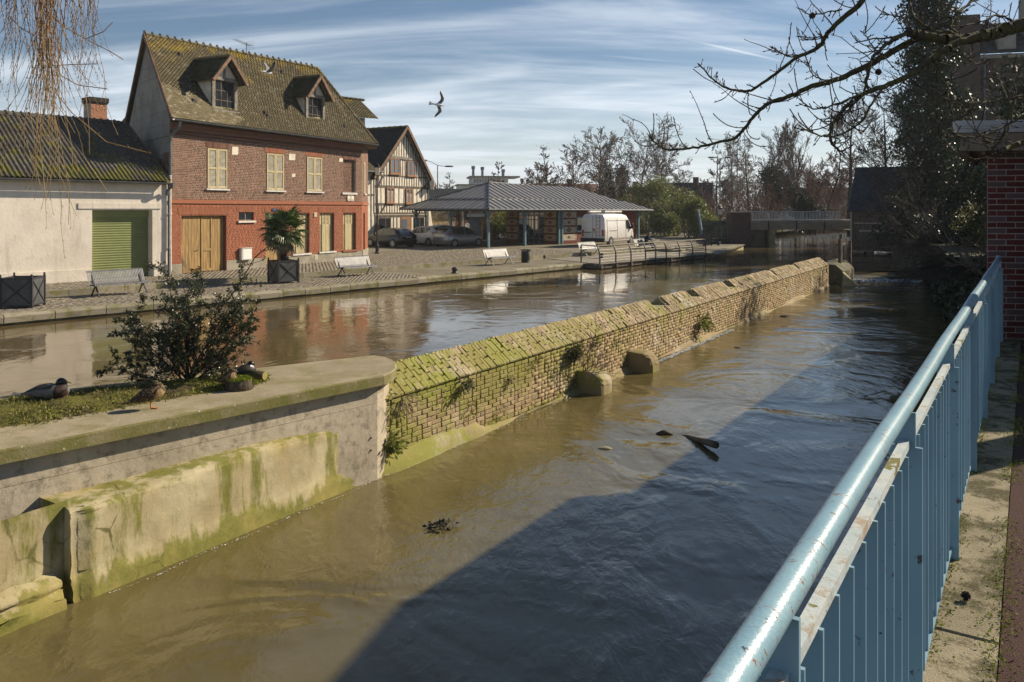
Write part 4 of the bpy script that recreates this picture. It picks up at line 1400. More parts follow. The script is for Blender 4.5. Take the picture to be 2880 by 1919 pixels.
pieces(house, "brick", MAT['brick'], items, 200, [unit_brick()], "brick_face")
items = brick_items(HL, .48, 3.06, holes_dn, seed=4)
items.sort(key=lambda M: M.translation.x)
pieces(house, "brick", MAT['brick_red'], items, 100, [unit_brick()], "painted_brick_face")
# string course, cornice courses, plinth
MB().box(-.03, HL + .03, -.055, .0, 3.07, 3.235).put("string_course", MAT['brick_red'], house)
for z0, d in ((6.02, .045), (6.20, .085), (6.36, .13)):
 MB().box(-.01, HL, -d, 0, z0, z0 + .15).put("cornice_course", MAT['brick'], house)
for a, b in ((-.02, .60), (3.09, 5.55), (6.75, HL + .05)):
 MB().box(a, b, -.035, 0.02, 0, .46).put("plinth", MAT['plinth'], house)
# flat arches over the openings
def soldier(a, b, z0, h, mat, n=None, bow=0.0):
 n = n or int((b - a) / .075)
 for i in range(n):
  x0 = a + (b - a) * i / n
  c = (i + .5) / n - .5
  mb = MB().obox((x0 + .004, -.016, z0 + bow * (1 - 4 * c * c)), ((b - a) / n - .008, 0, 0), (0, .02, 0), (c * .12, 0, h))
  mb.put("arch_brick", mat, house)
soldier(.45, 3.24, 2.58, .33, MAT['brick_red'])
soldier(3.75, 4.88, 2.69, .27, MAT['brick_red'])
for a, b in ((5.55, 6.75), (7.48, 8.67), (9.47, 10.63), (11.4, 12.5)):
 soldier(a - .05, b + .05, 2.65, .27, MAT['brick_red'])
for a, b in win_up + [(11.4, 12.5)]:
 soldier(a - .06, b + .06, 5.60, .24, MAT['brick_red'] if a > 5 and a < 9 else MAT['brick'])
# louvred shutters of the upper floor
def shutter(x0, x1, z0, z1):
 mid = (x0 + x1) / 2
 for a, b in ((x0, mid - .008), (mid + .008, x1)):
  mb = MB()
  mb.box(a, a + .075, -.035, .01, z0, z1)
  mb.box(b - .075, b, -.035, .01, z0, z1)
  for c, d in ((z0, z0 + .09), ((z0 + z1) / 2 - .045, (z0 + z1) / 2 + .045), (z1 - .08, z1)):
   mb.box(a + .075, b - .075, -.033, .008, c, d)
  f = mb.put("shutter", MAT['shutter'], house)
  wd = b - a - .15
  sm = MB().obox((0, 0, 0), (wd, 0, 0), (0, -.030, -.034), (0, .008, .010)).mesh("slat", MAT['slat_grey'])
  for c, d in ((z0 + .09, (z0 + z1) / 2 - .045), ((z0 + z1) / 2 + .045, z1 - .08)):
   n = int((d - c) / .052)
   for i in range(n):
    link("slat", sm, f, Matrix.Translation((a + .075, .004, c + (d - c) * (i + .6) / n)))
  MB().box(a + .06, b - .06, .02, .03, z0 + .05, z1 - .05).put("shutter_back", MAT['black_plastic'], f)
for a, b in win_up:
 shutter(a + .02, b - .02, 3.77, 5.56)
 mb = MB().box(a - .08, b + .08, -.10, .06, 3.68, 3.752)
 mb.put("sill", MAT['white_metal'], house)
MB().box(11.28, 12.56, -.07, .16, 3.64, 3.752).put("sill", MAT['white_metal'], house)
it = brick_items(12.5, 3.76, 5.58, [], x0=11.4, Fm=Matrix.Translation((0, .15, 0)), seed=8)
pieces(house, "niche_brick", MAT['brick'], it, 0, [unit_brick()], "niche_bricks")
MB().box(11.38, 12.52, .156, .2, 3.7, 5.6).put("niche_back", MAT['mortar'], house)
# patches of pale filler where old fixings were
for x0, x1, z0, z1 in ((3.42, 3.80, 5.35, 5.72), (7.15, 7.60, 5.30, 5.62), (11.05, 11.35, 5.42, 5.62), (7.35, 7.60, 4.45, 4.62)):
 MB().obox((x0, -.013, z0), (x1 - x0, 0, .02), (0, .012, 0), (.02, 0, z1 - z0)).put("filler_patch", MAT['plaster_cream'], house)
# shutter hooks
for x in (1.35, 3.42, 4.95, 7.1, 7.9, 9.95):
 MB().tube([(x, .02, 3.66), (x, -.16, 3.63), (x + .03, -.17, 3.70)], .012, 5).put("shutter_hook", MAT['dark_metal'], house)
# double plank door
def plank_door(x0, x1, z0, z1, n, y, mat, name="door"):
 d = MB().box(x0, x1, y, y + .03, z0, z1).put(name, mat, house)
 wd = (x1 - x0) / n
 pm = MB().box(.004, wd - .004, -.018, 0, 0, z1 - z0).mesh("plank", mat)
 for i in range(n):
  link("plank", pm, d, Matrix.Translation((x0 + wd * i, y + random.uniform(-.004, 0), z0)))
 return d
d = plank_door(.62, 1.72, .03, 2.55, 7, .16, MAT['door'])
MB().tube([(1.60, .13, 1.02), (1.60, .09, 1.02), (1.44, .085, 1.0)], .014, 6).put("handle", MAT['dark_metal'], d)
d = plank_door(1.76, 3.07, .03, 2.55, 8, .18, MAT['door'])
mb = MB()
for a, b, c, e in ((1.78, 1.86, .05, 2.5), (2.32, 2.40, .05, 2.5), (1.86, 2.32, .95, 1.06), (1.86, 2.32, .05, .16), (1.86, 2.32, 2.40, 2.5)):
 mb.box(a, b, .135, .16, c, e)
mb.put("door_frame", MAT['door'], d)
window(house, (3.87, .12, 2.28), .89, .37, 1, 1, MAT['timber_grey'], MAT['glass'], 2, .045)
MB().box(3.77, 4.86, -.09, .12, 2.185, 2.272).put("sill", MAT['white_metal'], house)
d = MB().box(5.57, 6.73, .20, .24, .02, 2.60).put("door", MAT['timber_old'], house)
window(house, (5.75, .20, 1.1), .8, 1.35, 1, 3, MAT['timber_old'], MAT['glass'], 1, .05)
mb = MB().box(5.62, 6.68, .17, .20, .1, 1.0)
mb.put("door_panel", MAT['door'], d)
# closed plank shutters in the ground floor windows, louvred at the top
for a, b, c, e in ((7.48, 8.67, .54, 2.63), (9.47, 10.63, .56, 2.62), (11.4, 12.5, .54, 2.63)):
 f = MB().box(a + .02, b - .02, .13, .16, c + .01, e - .01).put("shutter", MAT['shutter'], house)
 n = 4
 wd = (b - a - .04) / n
 for i in range(n):
  x0 = a + .02 + wd * i
  y = .10 + (0.03 if i in (0, 3) else 0)
  mb = MB().box(x0 + .006, x0 + wd - .006, y, y + .028, c + .01, e - .62)
  mb.box(x0 + .006, x0 + .045, y, y + .028, e - .62, e - .02)
  mb.box(x0 + wd - .045, x0 + wd - .006, y, y + .028, e - .62, e - .02)
  mb.put("shutter_leaf", MAT['shutter'], f)
  for k in range(8):
   z = e - .60 + k * .072
   MB().obox((x0 + .045, y + .024, z), (wd - .09, 0, 0), (0, -.026, -.028), (0, .007, .010)).put("slat", MAT['shutter'], f)
 m_ = MAT['brick_red'] if a > 11 else MAT['white_metal']
 MB().box(a - .10, b + .10, -.09, .13, c - .085, c).put("sill", m_, house)
# gas meter box, vents, house number and the street sign
t = thing("meter_box", "white meter box on the red brick wall right of the plank double door", "meter box", HO + HF * 4.18 + V3((HF.y, -HF.x, 0)) * .02 + V3((0, 0, .44)), ang(HF))
MB().box(-.31, .31, -.16, 0, 0, .54).put("box", MAT['white'], t)
MB().box(-.25, .28, -.178, -.16, .03, .51).put("door", MAT['white'], t)
MB().box(-.33, .33, -.20, 0, .54, .565).put("lid", MAT['white_metal'], t)
def plate(name, label, cat, x0, x1, z0, z1, mat, lines=(), tm=None, bev=.03):
 c = HO + HF * ((x0 + x1) / 2) + V3((0, 0, (z0 + z1) / 2)) + V3((HF.y, -HF.x, 0)) * .030
 t = thing(name, label, cat, c, ang(HF))
 w, h = (x1 - x0) / 2, (z1 - z0) / 2
 poly = [(-w + bev, 0, -h), (w - bev, 0, -h), (w, 0, -h + bev), (w, 0, h - bev), (w - bev, 0, h), (-w + bev, 0, h), (-w, 0, h - bev), (-w, 0, -h + bev)]
 MB().prism(poly, (0, -.02, 0)).put("plate", mat, t)
 for txt, z, sz in lines:
  cu = bpy.data.curves.new("lettering", 'FONT')
  cu.body = txt
  cu.size = sz
  cu.align_x = 'CENTER'
  cu.align_y = 'CENTER'
  cu.extrude = .001
  cu.materials.append(tm)
  tmp = bpy.data.objects.new("lettering", cu)
  me = bpy.data.meshes.new_from_object(tmp)
  bpy.data.objects.remove(tmp)
  link("lettering", me, t, Matrix.Translation((0, -.0225, z)) @ Matrix.Rotation(rad(90), 4, 'X'))
 return t
plate("street_sign", "cream enamel street name plate under the bricked-up window", "street sign", 11.72, 12.28, 3.28, 3.58, MAT['plaster_cream'], (("RUE", .095, .075), ("DES", .0, .062), ("LAVANDIERES", -.095, .066)), MAT['dark_metal'], .045)
m = NT('enamel_blue')
MAT['enamel'] = m.done((0.03, 0.05, 0.16), 0.3)
plate("house_number", "small blue house number plate above the dark door behind the palm", "number plate", 5.95, 6.28, 2.72, 2.86, MAT['enamel'], (("15", .0, .10),), MAT['white'], .01)
for x0, z0 in ((9.0, 2.42), (9.05, .16)):
 mb = MB().box(x0, x0 + .2, -.05, .0, z0, z0 + .22)
 o = mb.put("wall_vent", MAT['plaster_cream'], house)
 for k in range(4):
  MB().box(x0 + .03, x0 + .17, -.058, -.05, z0 + .035 + k * .045, z0 + .055 + k * .045).put("vent_slat", MAT['shutter'], o)
# left gable: concrete render over a brick corner; apex over the ridge
GA = V3((1.29, 3.04, 0))
gp = lambda s, z: V3((GA.x * s, GA.y * s, z))      # s: 0 near corner, 1 apex line, 2 far corner
mb = MB()
mb.add([gp(0, 3.6), gp(2, 3.6), gp(2, 6.66), gp(1, 10.72), gp(0, 6.66)], [(0, 4, 3, 2, 1)])
mb.put("gable_wall", MAT['plaster_grey'], house)
gd = GA.normalized()
go = V3((-gd.y, gd.x, 0)) * 1.0
go = V3((-GA.y, GA.x, 0)).normalized()
MB().obox(gp(0.02, 5.95) + go * .0, GA * 1.96, go * .035, V3((0, 0, .10))).put("render_band", MAT['plaster_grey'], house)
# scored block joints in the render
for z in (6.5, 7.05, 7.6, 8.15, 8.7, 9.25, 9.8):
 s0 = max(0.0, (z - 6.66) / 4.06) if z > 6.66 else 0.0
 MB().obox(gp(s0 + .03, z) + go * .0, GA * (2 - 2 * s0 - .06), go * .012, V3((0, 0, .018))).put("block_joint", MAT['plinth'], house)
Fm = frame(gp(0, 0), -gd, V3((-go.x, -go.y, 0)), V3((0, 0, 1)))
it = []
g = random.Random(4)
for k in range(40):
 z = .3 + k * .075 + 2.2
 if z > 5.2:
  break
 width = 3.2 if z < 3.9 else max(.4, 3.0 - (z - 3.9) * 1.7)
 x = (k % 2) * .11
 while x < width + g.uniform(-.1, .2):
  w_ = .225 if g.random() < .7 else .11
  it.append(frame(gp(0, z) + gd * (x + .005), gd * (w_ - .011), -go * .009, V3((0, 0, .064))))
  x += w_
pieces(house, "gable_brick", MAT['brick'], it, 0, [unit_brick()], "gable_bricks")
mb = MB()
mb.add([gp(0, 0), gp(2, 0), gp(2, 3.6), gp(0, 3.6)], [(0, 3, 2, 1)])
mb.put("gable_base", MAT['mortar'], house)
# right-hand chamfered side with its shutter, and the rear
sx = V3((P2[0] - HL, P2[1], 0))
SL = sx.length
sd_ = sx / SL
so = V3((sd_.y, -sd_.x, 0))
Fm = frame((HL, 0, 0), sd_, -so, V3((0, 0, 1)))
mb = MB()
wall_with_holes(mb, SL, 3.22, 6.66, [(.9, 1.8, 3.75, 5.58, .07)], Fm=Fm)
mb.put("side_wall", MAT['mortar'], house)
mb = MB()
wall_with_holes(mb, SL, 0, 3.22, [(.8, 1.7, .1, 2.6, .2)], Fm=Fm)
mb.put("side_ground_wall", MAT['mortar_red'], house)
pieces(house, "side_brick", MAT['brick'], brick_items(SL, 3.22, 6.62, [(.9, 1.8, 3.75, 5.58)], Fm=Fm, seed=6), 0, [unit_brick()], "side_bricks")
pieces(house, "side_brick", MAT['brick_red'], brick_items(SL, .48, 3.06, [(.8, 1.7, .1, 2.6)], Fm=Fm, seed=7), 0, [unit_brick()], "side_bricks_painted")
mb = MB()
mb.obox(Fm @ V3((.82, .14, .1)), sd_ * .86, -so * .04, V3((0, 0, 2.5)))
mb.put("side_door", MAT['door'], house)
mb = MB()
mb.obox(Fm @ V3((.92, -.02, 3.77)), sd_ * .86, -so * .03, V3((0, 0, 1.8)))
o = mb.put("shutter", MAT['shutter'], house)
for k in range(26):
 MB().obox(Fm @ V3((1.0, -.024, 3.87 + k * .064)), sd_ * .7, so * .02 + V3((0, 0, -.03)), V3((0, 0, .014))).put("slat", MAT['slat_grey'], o)
MB().obox(Fm @ V3((.82, -.09, 3.66)), sd_ * 1.06, -so * .12, V3((0, 0, .09))).put("sill", MAT['white_metal'], house)
MB().obox(Fm @ V3((-.03, -.05, 3.07)), sd_ * SL, -so * .05, V3((0, 0, .165))).put("string_course", MAT['brick_red'], house)
MB().obox(Fm @ V3((-.04, -.035, 0)), sd_ * SL, -so * .05, V3((0, 0, .46))).put("plinth", MAT['plinth'], house)
mb = MB()
for a, b in ((P2, P3), (P3, P4)):
 mb.quad((a[0], a[1], 0), (b[0], b[1], 0), (b[0], b[1], 6.66), (a[0], a[1], 6.66))
mb.put("rear_wall", MAT['mortar'], house)
# ---- roof
EL, ER = V3((-.28, -.52, 6.66)), V3((13.72, -.58, 6.58))
RL, RR = V3((1.12, 3.04, 10.82)), V3((11.35, 1.85, 10.80))
ES = V3((16.9, 1.9, 6.6))
EB = V3((15.6, 6.8, 6.6))
EBL = V3((2.80, 6.7, 6.6))
mb = MB()
def ruled(a, b, c, d, n=10):
 for i in range(n):
  u0, u1 = i / n, (i + 1) / n
  mb.quad(V3(a).lerp(b, u0), V3(a).lerp(b, u1), V3(c).lerp(d, u1), V3(c).lerp(d, u0))
dn = V3((0, 0, -.015))
ruled(EL + dn, ER + dn, RL + dn, RR + dn)
mb.add([ER + dn, ES + dn, RR + dn], [(0, 1, 2)])
mb.add([ES + dn, EB + dn, RR + dn], [(0, 1, 2)])
ruled(EBL + dn, EB + dn, RL + dn, RR + dn)
roof = mb.put("roof", MAT['tile'], house)
DORM = ((3.10, 1.46), (9.25, 1.46))
def skip(p):
 for cx, w_ in DORM:
  if abs(p.x - cx) < w_ * .5 - .02 and .12 < p.y < 1.3:
   return True
 return False
items = tile_items(EL, ER, RL, RR, 50, .172, seed=5, skip=skip)
items.sort(key=lambda M: M.translation.x * .35 + abs(M.translation.z - 7.0))
pieces(roof, "tile", MAT['tile'], items, 300, [unit_tile()], "tile_courses")
items = tile_items(ER, ES, RR, RR + V3((.02, 0, 0)), 44, .19, seed=6)
pieces(roof, "hip_tile", MAT['tile'], items, 0, [unit_tile()], "hip_tile_courses")
# ridge tiles
n = 27
for i in range(n):
 p, q = RL.lerp(RR, i / n), RL.lerp(RR, (i + 1) / n)
 d_ = (q - p)
 mb = MB()
 rings = []
 for f, rr in ((0, .125), (.12, .125), (.13, .095), (1.05, .095)):
  c = p + d_ * f
  rings.append([c + V3((0, math.cos(a) * rr, math.sin(a) * rr - .04)) for a in [math.pi * k / 6 for k in range(7)]])
 mb.loft(rings, cap=False, closed=False)
 mb.tube([p + d_ * .05 + V3((0, 0, .06)), p + d_ * .05 + V3((0, 0, .125)), p + d_ * .05 + V3((0, 0, .16))], [.07, .06, .03], 6)
 mb.put("ridge_tile", MAT['ridge'], roof)
# verge tiles up the gable, hip tiles
for a, b, nm in ((EL, RL, 26), (EBL + V3((-.02, 0, 0)), RL, 26)):
 for i in range(nm):
  p, q = V3(a).lerp(b, i / nm), V3(a).lerp(b, (i + 1.1) / nm)
  MB().bar(p + V3((-.04, 0, -.03)), q + V3((-.04, 0, -.05)), .05, .17).put("verge_tile", MAT['tile_brown'], roof)
for i in range(20):
 p, q = ER.lerp(RR, i / 20), ER.lerp(RR, (i + 1.08) / 20)
 MB().tube([p + V3((0, 0, .01)), q + V3((0, 0, .0))], [.10, .075], 6).put("hip_ridge_tile", MAT['tile'], roof)
# small tile vents
for u_, v_ in ((.14, .79), (.11, .22), (.43, .17), (.425, .20), (.70, .82), (.86, .18)):
 p = EL.lerp(ER, u_).lerp(RL.lerp(RR, u_), v_)
 MB().loft([[(p.x - .13, p.y - .06, p.z - .03), (p.x + .13, p.y - .06, p.z - .03), (p.x + .06, p.y - .05, p.z + .12), (p.x - .06, p.y - .05, p.z + .12)],
    [(p.x - .10, p.y + .22, p.z + .19), (p.x + .10, p.y + .22, p.z + .19), (p.x + .05, p.y + .22, p.z + .23), (p.x - .05, p.y + .22, p.z + .23)]]).put("vent_tile", MAT['tile_dark'], roof)
# dormers
def dormer(cx, w_):
 hw = w_ / 2
 yb, zs, zh, za = .12, 7.42, 8.73, 9.86
 d = MB()
 # cheeks down to the roof
 for s in (-1, 1):
  x = cx + s * (hw - .04)
  d.prism([(x - .03, yb + .03, zs - .1), (x - .03, 1.6, 9.1), (x - .03, 1.55, zh + .12), (x - .03, yb + .03, zh + .12)], (.06, 0, 0))
 d = d.put("dormer", MAT['plaster_cream'], house)
 for s in (-1, 1):
  MB().box(cx + s * (hw - .075) - .085, cx + s * (hw - .075) + .085, yb - .05, yb + .06, zs - .12, zh + .05).put("post", MAT['timber_grey'], d)
 MB().box(cx - hw - .05, cx + hw + .05, yb - .055, yb + .06, zh, zh + .15).put("lintel", MAT['timber_grey'], d)
 MB().box(cx - hw - .08, cx + hw + .08, yb - .16, yb + .05, zs - .17, zs - .06).put("sill", MAT['timber_grey'], d)
 # gable triangle, king post and struts
 hg = hw + .02
 mb = MB().add([(cx - hg, yb + .02, zh + .15), (cx + hg, yb + .02, zh + .15), (cx, yb + .02, za - .12)], [(0, 1, 2)])
 mb.put("gable_panel", MAT['plaster'], d)
 MB().box(cx - .05, cx + .05, yb - .03, yb + .02, zh + .15, za - .2).put("king_post", MAT['timber_grey'], d)
 for s in (-1, 1):
  MB().bar((cx + s * (hw + .12), yb - .22, zh + .02), (cx, yb - .22, za - .08), .08, .12).put("rafter", MAT['timber_old'], d)
  MB().bar((cx + s * (hw - .02), yb - .20, zh + .10), (cx + s * (hw - .02), yb + .1, zh + .10), .09, .1).put("bracket", MAT['timber_old'], d)
 wx, wz = w_ - .34, zh - zs + .03
 mb = MB().box(cx - wx / 2, cx + wx / 2, yb + .16, yb + .2, zs - .06, zh)
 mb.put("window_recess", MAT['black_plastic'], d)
 mb = MB()
 x0, x1 = cx - wx / 2, cx + wx / 2
 for i in range(4):
  x = x0 + (wx - .04) * i / 3
  mb.box(x, x + .045, yb + .02, yb + .07, zs - .06, zh)
 for i in range(4):
  z = zs - .06 + (zh - zs + .02) * i / 3
  mb.box(x0, x1, yb + .025, yb + .065, z, z + .04)
 mb.put("window_frame", MAT['timber_old'], d)
 pm = MB().box(0, (wx - .04) / 3 - .05, 0, .008, 0, (zh - zs) / 3 - .04).mesh("pane", MAT['glass'])
 for i in range(3):
  for k in range(3):
   link("pane", pm, d, Matrix.Translation((x0 + .048 + (wx - .04) / 3 * i, yb + .045, zs - .02 + (zh - zs + .02) / 3 * k)))
 # roof of the dormer
 hr = hw + .30
 ze = zh - .10
 yr = lambda z: (z - 6.66) / 1.165 - .52
 A = {}
 for s in (-1, 1):
  P00 = V3((cx + s * hr, yb - .38, ze))
  P01 = V3((cx, yb - .38, za))
  P10 = V3((cx + s * hr, yr(ze), ze))
  P11 = V3((cx, yr(za), za))
  if s < 0:
   its = tile_items(P10, P00, P11, P01, 12, .17, seed=12)
  else:
   its = tile_items(P00, P10, P01, P11, 12, .17, seed=13)
  mb = MB().quad(P00, P10, P11, P01) if s > 0 else MB().quad(P10, P00, P01, P11)
  mb.put("dormer_roof", MAT['tile_moss'], d)
  pieces(d, "tile", MAT['tile_moss'], its, 120, [unit_tile()], "dormer_tiles")
  nv_ = 10
  for i in range(nv_):
   p, q = P00.lerp(P01, i / nv_), P00.lerp(P01, (i + 1.12) / nv_)
   MB().bar(p + V3((0, -.03, -.02)), q + V3((0, -.03, -.045)), .10, .15).put("verge_tile", MAT['tile_brown'], d)
 MB().tube([(cx, yb - .40, za + .01), (cx, yr(za), za + .01)], .09, 7).put("ridge_tile", MAT['ridge'], d)
for cx, w_ in DORM:
 dormer(cx, w_)
# gutter and downpipe
g0, g1 = EL + V3((0, -.07, -.04)), ER + V3((0, -.07, -.04))
mb = MB()
mb.loft([[p + V3((0, math.cos(a) * .075, -math.sin(a) * .075)) for a in [math.pi * k / 6 for k in range(7)]] for p in (g0, g1)], cap=False, closed=False)
mb.loft([[p + V3((0, math.cos(a) * .085, -math.sin(a) * .085)) for a in [math.pi * k / 6 for k in range(7)]] for p in (g0, g1)], cap=False, closed=False)
mb.put("gutter", MAT['gutter'], house)
mb = MB().tube([(.05, -.58, 6.55), (.05, -.5, 6.3), (-.05, -.16, 5.95), (-.06, -.10, 5.7), (-.06, -.10, 4.2)], .055, 8)
mb.put("downpipe", MAT['gutter'], house)
MB().tube([(-.06, -.10, 4.2), (-.06, -.10, 1.2), (-.06, -.12, 1.1), (-.06, -.12, .06)], .052, 8).put("downpipe", MAT['white_metal'], house)
for z in (1.15, 2.6, 4.2):
 MB().lathe([(.066, 0), (.07, .03), (.066, .06)], (-.06, -.10, z), 8).put("pipe_collar", MAT['white_metal'], house)
# TV aerial on the ridge
ant = thing("tv_aerial", "old comb-shaped television aerial on the ridge of the brick house", "aerial", HO + HF * 6.55 + V3((-HF.y, HF.x, 0)) * 2.3 + V3((0, 0, 10.75)), ang(HF))
MB().tube([(0, 0, 0), (0, 0, .62)], .018, 5).put("mast", MAT['dark_metal'], ant)
mb = MB().tube([(-.75, 0, .62), (.25, 0, .48)], .012, 5)
for k in range(11):
 c = V3((-.75, 0, .62)).lerp(V3((.25, 0, .48)), k / 10)
 mb.tube([c + V3((0, -.22, .0)), c + V3((0, .22, 0))], .006, 4)
mb.put("boom", MAT['dark_metal'], ant)
mb = MB()
for z in (-.2, -.1, 0, .1, .2):
 mb.tube([(.27, -.3, .5 + z), (.27, .3, .5 + z)], .006, 4)
mb.put("reflector", MAT['dark_metal'], ant)
# roof of the wing behind, showing over the right slope
wing = thing("rear_house", "tiled roof with jagged verge rising behind the right slope of the brick house", "house", at_y(955, 300, 53.0) * 1.0, rad(30))
wing.location.z = 0
mb = MB().add([(-6, 0, 7.6), (1.35, -.2, 7.35), (1.95, -2.1, 5.95), (-6, -2.1, 5.95), (-6, 2.2, 5.9), (1.9, 2.2, 5.9)], [(0, 3, 2, 1), (0, 1, 5, 4)])
wr_ = mb.put("roof", MAT['tile'], wing)
its = tile_items((-6, -2.1, 5.95), (1.95, -2.1, 5.95), (-6, 0, 7.6), (1.35, -.2, 7.35), 24, .2, seed=15)
pieces(wr_, "tile", MAT['tile'], its, 0, [unit_tile()], "tile_courses")
for i in range(9):
 p = V3((-1.2, -.1, 7.5)).lerp(V3((1.35, -.2, 7.38)), i / 8)
 MB().tube([p, p + V3((.3, 0, 0))], [.11, .08], 6).put("ridge_tile", MAT['ridge'], wr_)
MB().box(-6, 1.2, -1.6, 1.8, Z_SQ, 6.0).put("wall", MAT['plaster_grey'], wing)
# ---------------------------------------------------------------- white garage
GF = V3((.62, .785, 0)).normalized()
GO = V3((-14.6, 33.85, Z_SQ)) - GF * 6.08
gar = thing("white_garage", "low whitewashed garage with green roller shutter and mossy corrugated roof", "garage", GO, ang(GF))
GL = 6.04
hol = [(2.94, 5.38, 0, 2.78, .42)]
mb = MB()
wall_with_holes(mb, GL, 0, 4.08, hol, x0=-6.5)
mb.put("wall", MAT['plaster'], gar)
mb = MB()
mb.add([(GL, 0, 0), (GL, 7, 0), (GL, 7, 4.08), (GL, 3.5, 6.7), (GL, 0, 4.08)], [(0, 1, 2, 3, 4)])
mb.add([(-6.5, 7, 0), (GL, 7, 0), (GL, 7, 4.08), (-6.5, 7, 4.08)], [(0, 1, 2, 3)])
mb.put("side_wall", MAT['plaster_grey'], gar)
for a, b in ((-6.5, 2.90), (5.42, GL)):
 MB().box(a, b, -.05, .0, 0, .47).put("plinth", MAT['plaster'], gar)
MB().box(2.41, 5.75, -.04, .0, 2.84, 3.06).put("lintel", MAT['plaster'], gar)
rs = MB().box(2.94, 5.38, .38, .41, 0, 2.78).put("roller_shutter", MAT['roller'], gar)
MB().box(2.95, 5.37, .30, .38, 2.50, 2.77).put("shutter_box", MAT['roller'], rs)
sm = MB().loft([[(0, 0, 0), (0, -.026, .012), (0, -.034, .05), (0, -.026, .088), (0, 0, .10)], [(2.40, 0, 0), (2.40, -.026, .012), (2.40, -.034, .05), (2.40, -.026, .088), (2.40, 0, .10)]], closed=False, cap=False).mesh("slat", MAT['roller'])
for k in range(25):
 link("slat", sm, rs, Matrix.Translation((2.96, .378, .03 + k * .099)))
# corrugated roof: sheets with real waves, each sheet a part
ridge0, eave0 = (3.5, 6.72), (-.32, 3.98)
grf = MB().add([(-6.6, -.3, 3.93), (GL, -.3, 3.93), (GL, 3.5, 6.66), (-6.6, 3.5, 6.66), (-6.6, 7.3, 3.93), (GL, 7.3, 3.93)], [(0, 1, 2, 3), (3, 2, 5, 4)])
grf = grf.put("roof", MAT['fibre'], gar)
pit = .177
def corr(x0, x1, s0, s1, lift):
 nx = max(8, int((x1 - x0) / pit * 8))
 V = []
 d = V3((0, ridge0[0] - eave0[0], ridge0[1] - eave0[1]))
 nn = V3((0, -d.z, d.y)).normalized()
 for j in (0, 1):
  s = s0 if j == 0 else s1
  for i in range(nx + 1):
   x = x0 + (x1 - x0) * i / nx
   p = V3((x, eave0[0], eave0[1])) + d * s + nn * (.030 + .028 * math.cos(2 * math.pi * x / pit) + lift * (1 - j))
   V.append(p)
  if j == 0:
   for i in range(nx + 1):
    pass
 q = [[i, i + 1, nx + 2 + i, nx + 1 + i] for i in range(nx)]
 # front lip thickness
 n0 = len(V)
 V += [p + nn * -.012 for p in V[:nx + 1]]
 q += [[n0 + i, n0 + i + 1, i + 1, i] for i in range(nx)]
 g = np.random.default_rng(int(x0 * 10 + s0 * 100) + 500)
 return np_mesh("corrugated_sheet", np.array([tuple(p) for p in V]), np.array(q), MAT['fibre'], np.full(len(q), g.random()), True)
x = -6.6
while x < GL - .05:
 x1 = min(x + .885, GL - .02)
 for r_ in range(3):
  link("corrugated_sheet", corr(x, x1, r_ / 3, min(1, (r_ + 1) / 3 + .03), .010 + .004 * (int(x * 3) % 2)), grf)
 x = x1
g = random.Random(3)
for k in range(21):
 p = V3((-6.5 + k * .58, 3.5, 6.77))
 mb = MB().loft([[p + V3((dx, -.26, -.16)), p + V3((dx, -.13, -.03)), p + V3((dx, 0, .02)), p + V3((dx, .13, -.03)), p + V3((dx, .26, -.16))] for dx in (0, .03, .55, .6)], closed=False, cap=False)
 mb.tube([p + V3((.05, -.25, -.13)), p + V3((.05, 0, .03))], .045, 6)
 mb.tube([p + V3((.34, -.25, -.13)), p + V3((.34, 0, .03))], .045, 6)
 mb.put("ridge_capping", MAT['fibre'], grf)
mb = MB()
g0, g1 = V3((-6.6, -.40, 3.97)), V3((GL + .05, -.40, 3.93))
for rr in (.07, .08):
 mb.loft([[p + V3((0, math.cos(a) * rr, -math.sin(a) * rr)) for a in [math.pi * k / 6 for k in range(7)]] for p in (g0, g1)], cap=False, closed=False)
mb.put("gutter", MAT['gutter'], gar)
for k in range(12):
 x = -6 + k
 MB().tube([(x, -.47, 3.99), (x, -.46, 3.90), (x, -.40, 3.875), (x, -.3, 3.93)], .010, 4).put("gutter_bracket", MAT['gutter'], gar)
mb = MB().tube([(GL - .05, -.40, 3.88), (GL - .05, -.38, 3.74), (GL - .10, -.16, 3.60), (GL - .10, -.12, 3.4)], .055, 7)
mb.lathe([(.05, 0), (.12, .12), (.13, .2)], (GL - .05, -.40, 3.70), 8)
mb.put("downpipe", MAT['gutter'], gar)
chm = thing("brick_chimney", "square brick chimney with dark capping behind the corrugated garage roof", "chimney", at_y(268, 400, 40.5) * 1.0, ang(GF))
chm.location.z = 0
MB().box(-.40, .40, -.40, .40, Z_SQ, 5.36).put("stack", MAT['mortar'], chm)
it = []
for s, Fm in ((0, frame((-.40, -.40, 0), V3((1, 0, 0)), V3((0, 1, 0)), V3((0, 0, 1)))), (1, frame((.40, -.40, 0), V3((0, 1, 0)), V3((-1, 0, 0)), V3((0, 0, 1))))):
 it += brick_items(.80, 3.3, 5.36, [], bl=.2, Fm=Fm, seed=20 + s)
m = NT('chimney_brick')
MAT['chim'] = m.done(m.mix(m.rnd(), (0.33, 0.125, 0.065), (0.45, 0.19, 0.105)), .9)
pieces(chm, "brick", MAT['chim'], it, 120, [unit_brick()], "brick_face")
MB().box(-.44, .44, -.44, .44, 5.36, 5.42).put("cap_course", MAT['tile_dark'], chm)
MB().box(-.47, .47, -.47, .47, 5.42, 5.66).put("cap", MAT['tile_dark'], chm)
